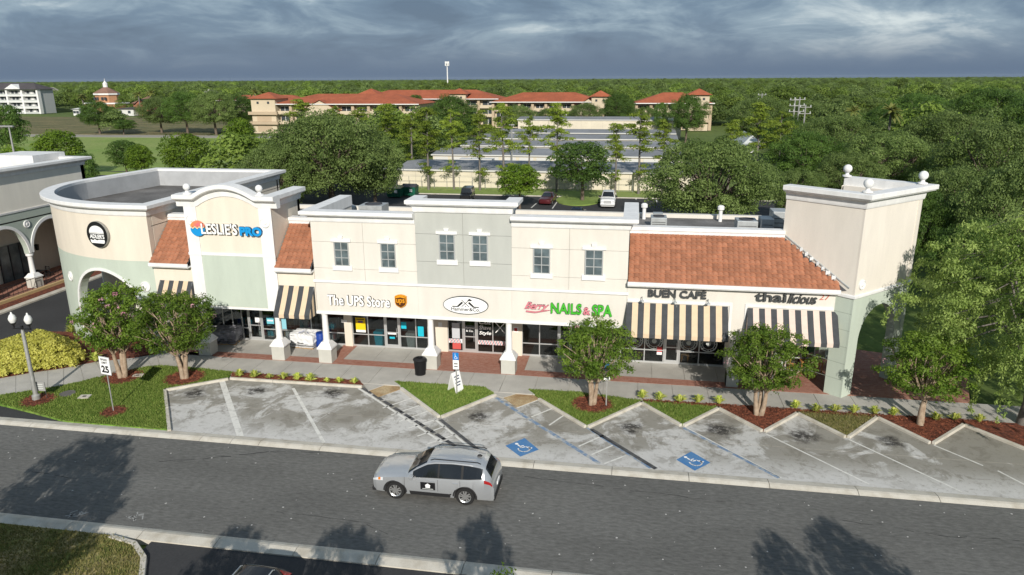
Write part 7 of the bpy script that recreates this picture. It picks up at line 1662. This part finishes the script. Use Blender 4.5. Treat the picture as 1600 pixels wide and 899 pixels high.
# far forest: one mass of crowns to the horizon
def forest():
    protos = []
    for k in range(5):
        rnd = random.Random(100+k); cl = []
        for i in range(16): a = i*2.4; r = 3.6*math.sqrt((i+.5)/16); cl.append((r*math.cos(a), r*math.sin(a), 8.2-.16*r*r+rnd.uniform(-.6, .9), rnd.uniform(1.1, 1.8), .75))
        for i in range(10): a = i*.628; cl.append((4.0*math.cos(a), 4.0*math.sin(a), 4.2+rnd.uniform(-.8, .8), 1.6, 1.0))
        me = leaf_mesh('crown', cl, 95, .52, L_far if k not in (1, 3) else L_oak, 200+k, .6, .8, .5)
        o = bpy.data.objects.new('forest_crown', me); protos.append(o)
    c = bpy.data.collections.new('forest_crowns')
    for o in protos: c.objects.link(o)
    rng = np.random.default_rng(9); P = []; Sc = []
    def ok(x, y):
        if x < -55 and y < 205 and x > -420: return False                       # open field
        if -160 < x < -42 and 200 < y < 300: return False                          # apartments
        if -42 < x < 40 and y < 262: return False
        if -430 < x < -130 and 203 < y < 305 and rng.random() < .93: return False  # scrub
        if y < 60 or (x > 8 and y < 110 and x < 70): return False
        if -440 < x < -215 and 203 < y < 335: return False
        if -440 < x < -262 and 325 < y < 362: return False
        return True
    def fill(r0, r1, step, sc):
        n = int(1.25*(r1*r1-r0*r0)/2*2.0/(step*step)*.5)
        rr = np.sqrt(rng.random(n)*(r1*r1-r0*r0)+r0*r0); th = rng.uniform(-.98, .80, n)
        for r_, t_ in zip(rr, th):
            x, y = r_*math.sin(t_), r_*math.cos(t_)
            if ok(x, y): P.append((x, y, -.6)); Sc.append(sc*rng.uniform(.72, 1.22))
    fill(95, 300, 6.6, .98); fill(300, 700, 9, 1.1); fill(700, 1500, 16, 1.35); fill(1500, 3200, 32, 1.7); fill(3200, 7500, 80, 2.3)
    P = np.array(P); Sc = np.array(Sc)
    # crowns keep below the eye so the horizon stays clear
    me = bpy.data.meshes.new('forest'); me.vertices.add(len(P)); me.vertices.foreach_set('co', P.ravel())
    a = me.attributes.new('sc', 'FLOAT_VECTOR', 'POINT'); zz = np.minimum(Sc, 1.28+.0*Sc)*rng.uniform(.8, 1.08, len(Sc)); a.data.foreach_set('vector', np.stack([Sc, Sc, np.minimum(np.where(rng.random(len(Sc)) < .05, zz*1.22, zz), 1.62)], 1).ravel())
    o = bpy.data.objects.new('forest', me); COL.objects.link(o); tag(o, 'green forest stretching back to the horizon', None, None, 'stuff')
    ng = bpy.data.node_groups.new('scatter', 'GeometryNodeTree'); ng.interface.new_socket('Geometry', in_out='INPUT', socket_type='NodeSocketGeometry'); ng.interface.new_socket('Geometry', in_out='OUTPUT', socket_type='NodeSocketGeometry')
    N = ng.nodes.new; L = ng.links.new; gi, go = N('NodeGroupInput'), N('NodeGroupOutput'); ip = N('GeometryNodeInstanceOnPoints'); ci = N('GeometryNodeCollectionInfo'); ci.inputs['Collection'].default_value = c; ci.inputs['Separate Children'].default_value = True; ci.inputs['Reset Children'].default_value = True
    na = N('GeometryNodeInputNamedAttribute'); na.data_type = 'FLOAT_VECTOR'; na.inputs['Name'].default_value = 'sc'; rv = N('FunctionNodeRandomValue'); rv.data_type = 'FLOAT_VECTOR'; rv.inputs[0].default_value = (0, 0, 0); rv.inputs[1].default_value = (0, 0, 6.28)
    m2p = N('GeometryNodeMeshToPoints'); L(gi.outputs[0], m2p.inputs['Mesh']); L(m2p.outputs[0], ip.inputs['Points']); L(ci.outputs[0], ip.inputs['Instance']); ip.inputs['Pick Instance'].default_value = True
    L(rv.outputs[0], ip.inputs['Rotation']); L(na.outputs[0], ip.inputs['Scale']); L(ip.outputs[0], go.inputs[0])
    md = o.modifiers.new('scatter', 'NODES'); md.node_group = ng
    print('forest crowns', len(P))
forest()
# ------------------------------------------------------------------ thin summer haze
def haze():
    m = bpy.data.materials.new('haze'); m.use_nodes = True; nt = m.node_tree; nt.nodes.clear()
    o = nt.nodes.new('ShaderNodeOutputMaterial'); v = nt.nodes.new('ShaderNodeVolumePrincipled'); v.inputs['Color'].default_value = (.80, .88, .97, 1); v.inputs['Density'].default_value = 0.000018; v.inputs['Anisotropy'].default_value = 0.0
    nt.links.new(v.outputs[0], o.inputs['Volume'])
    b = MB().box(-8800, 8800, -290, 9500, -1.7, 34).build('haze', m); tag(b, 'thin pale haze lying over the land', None, None, 'stuff')
haze()
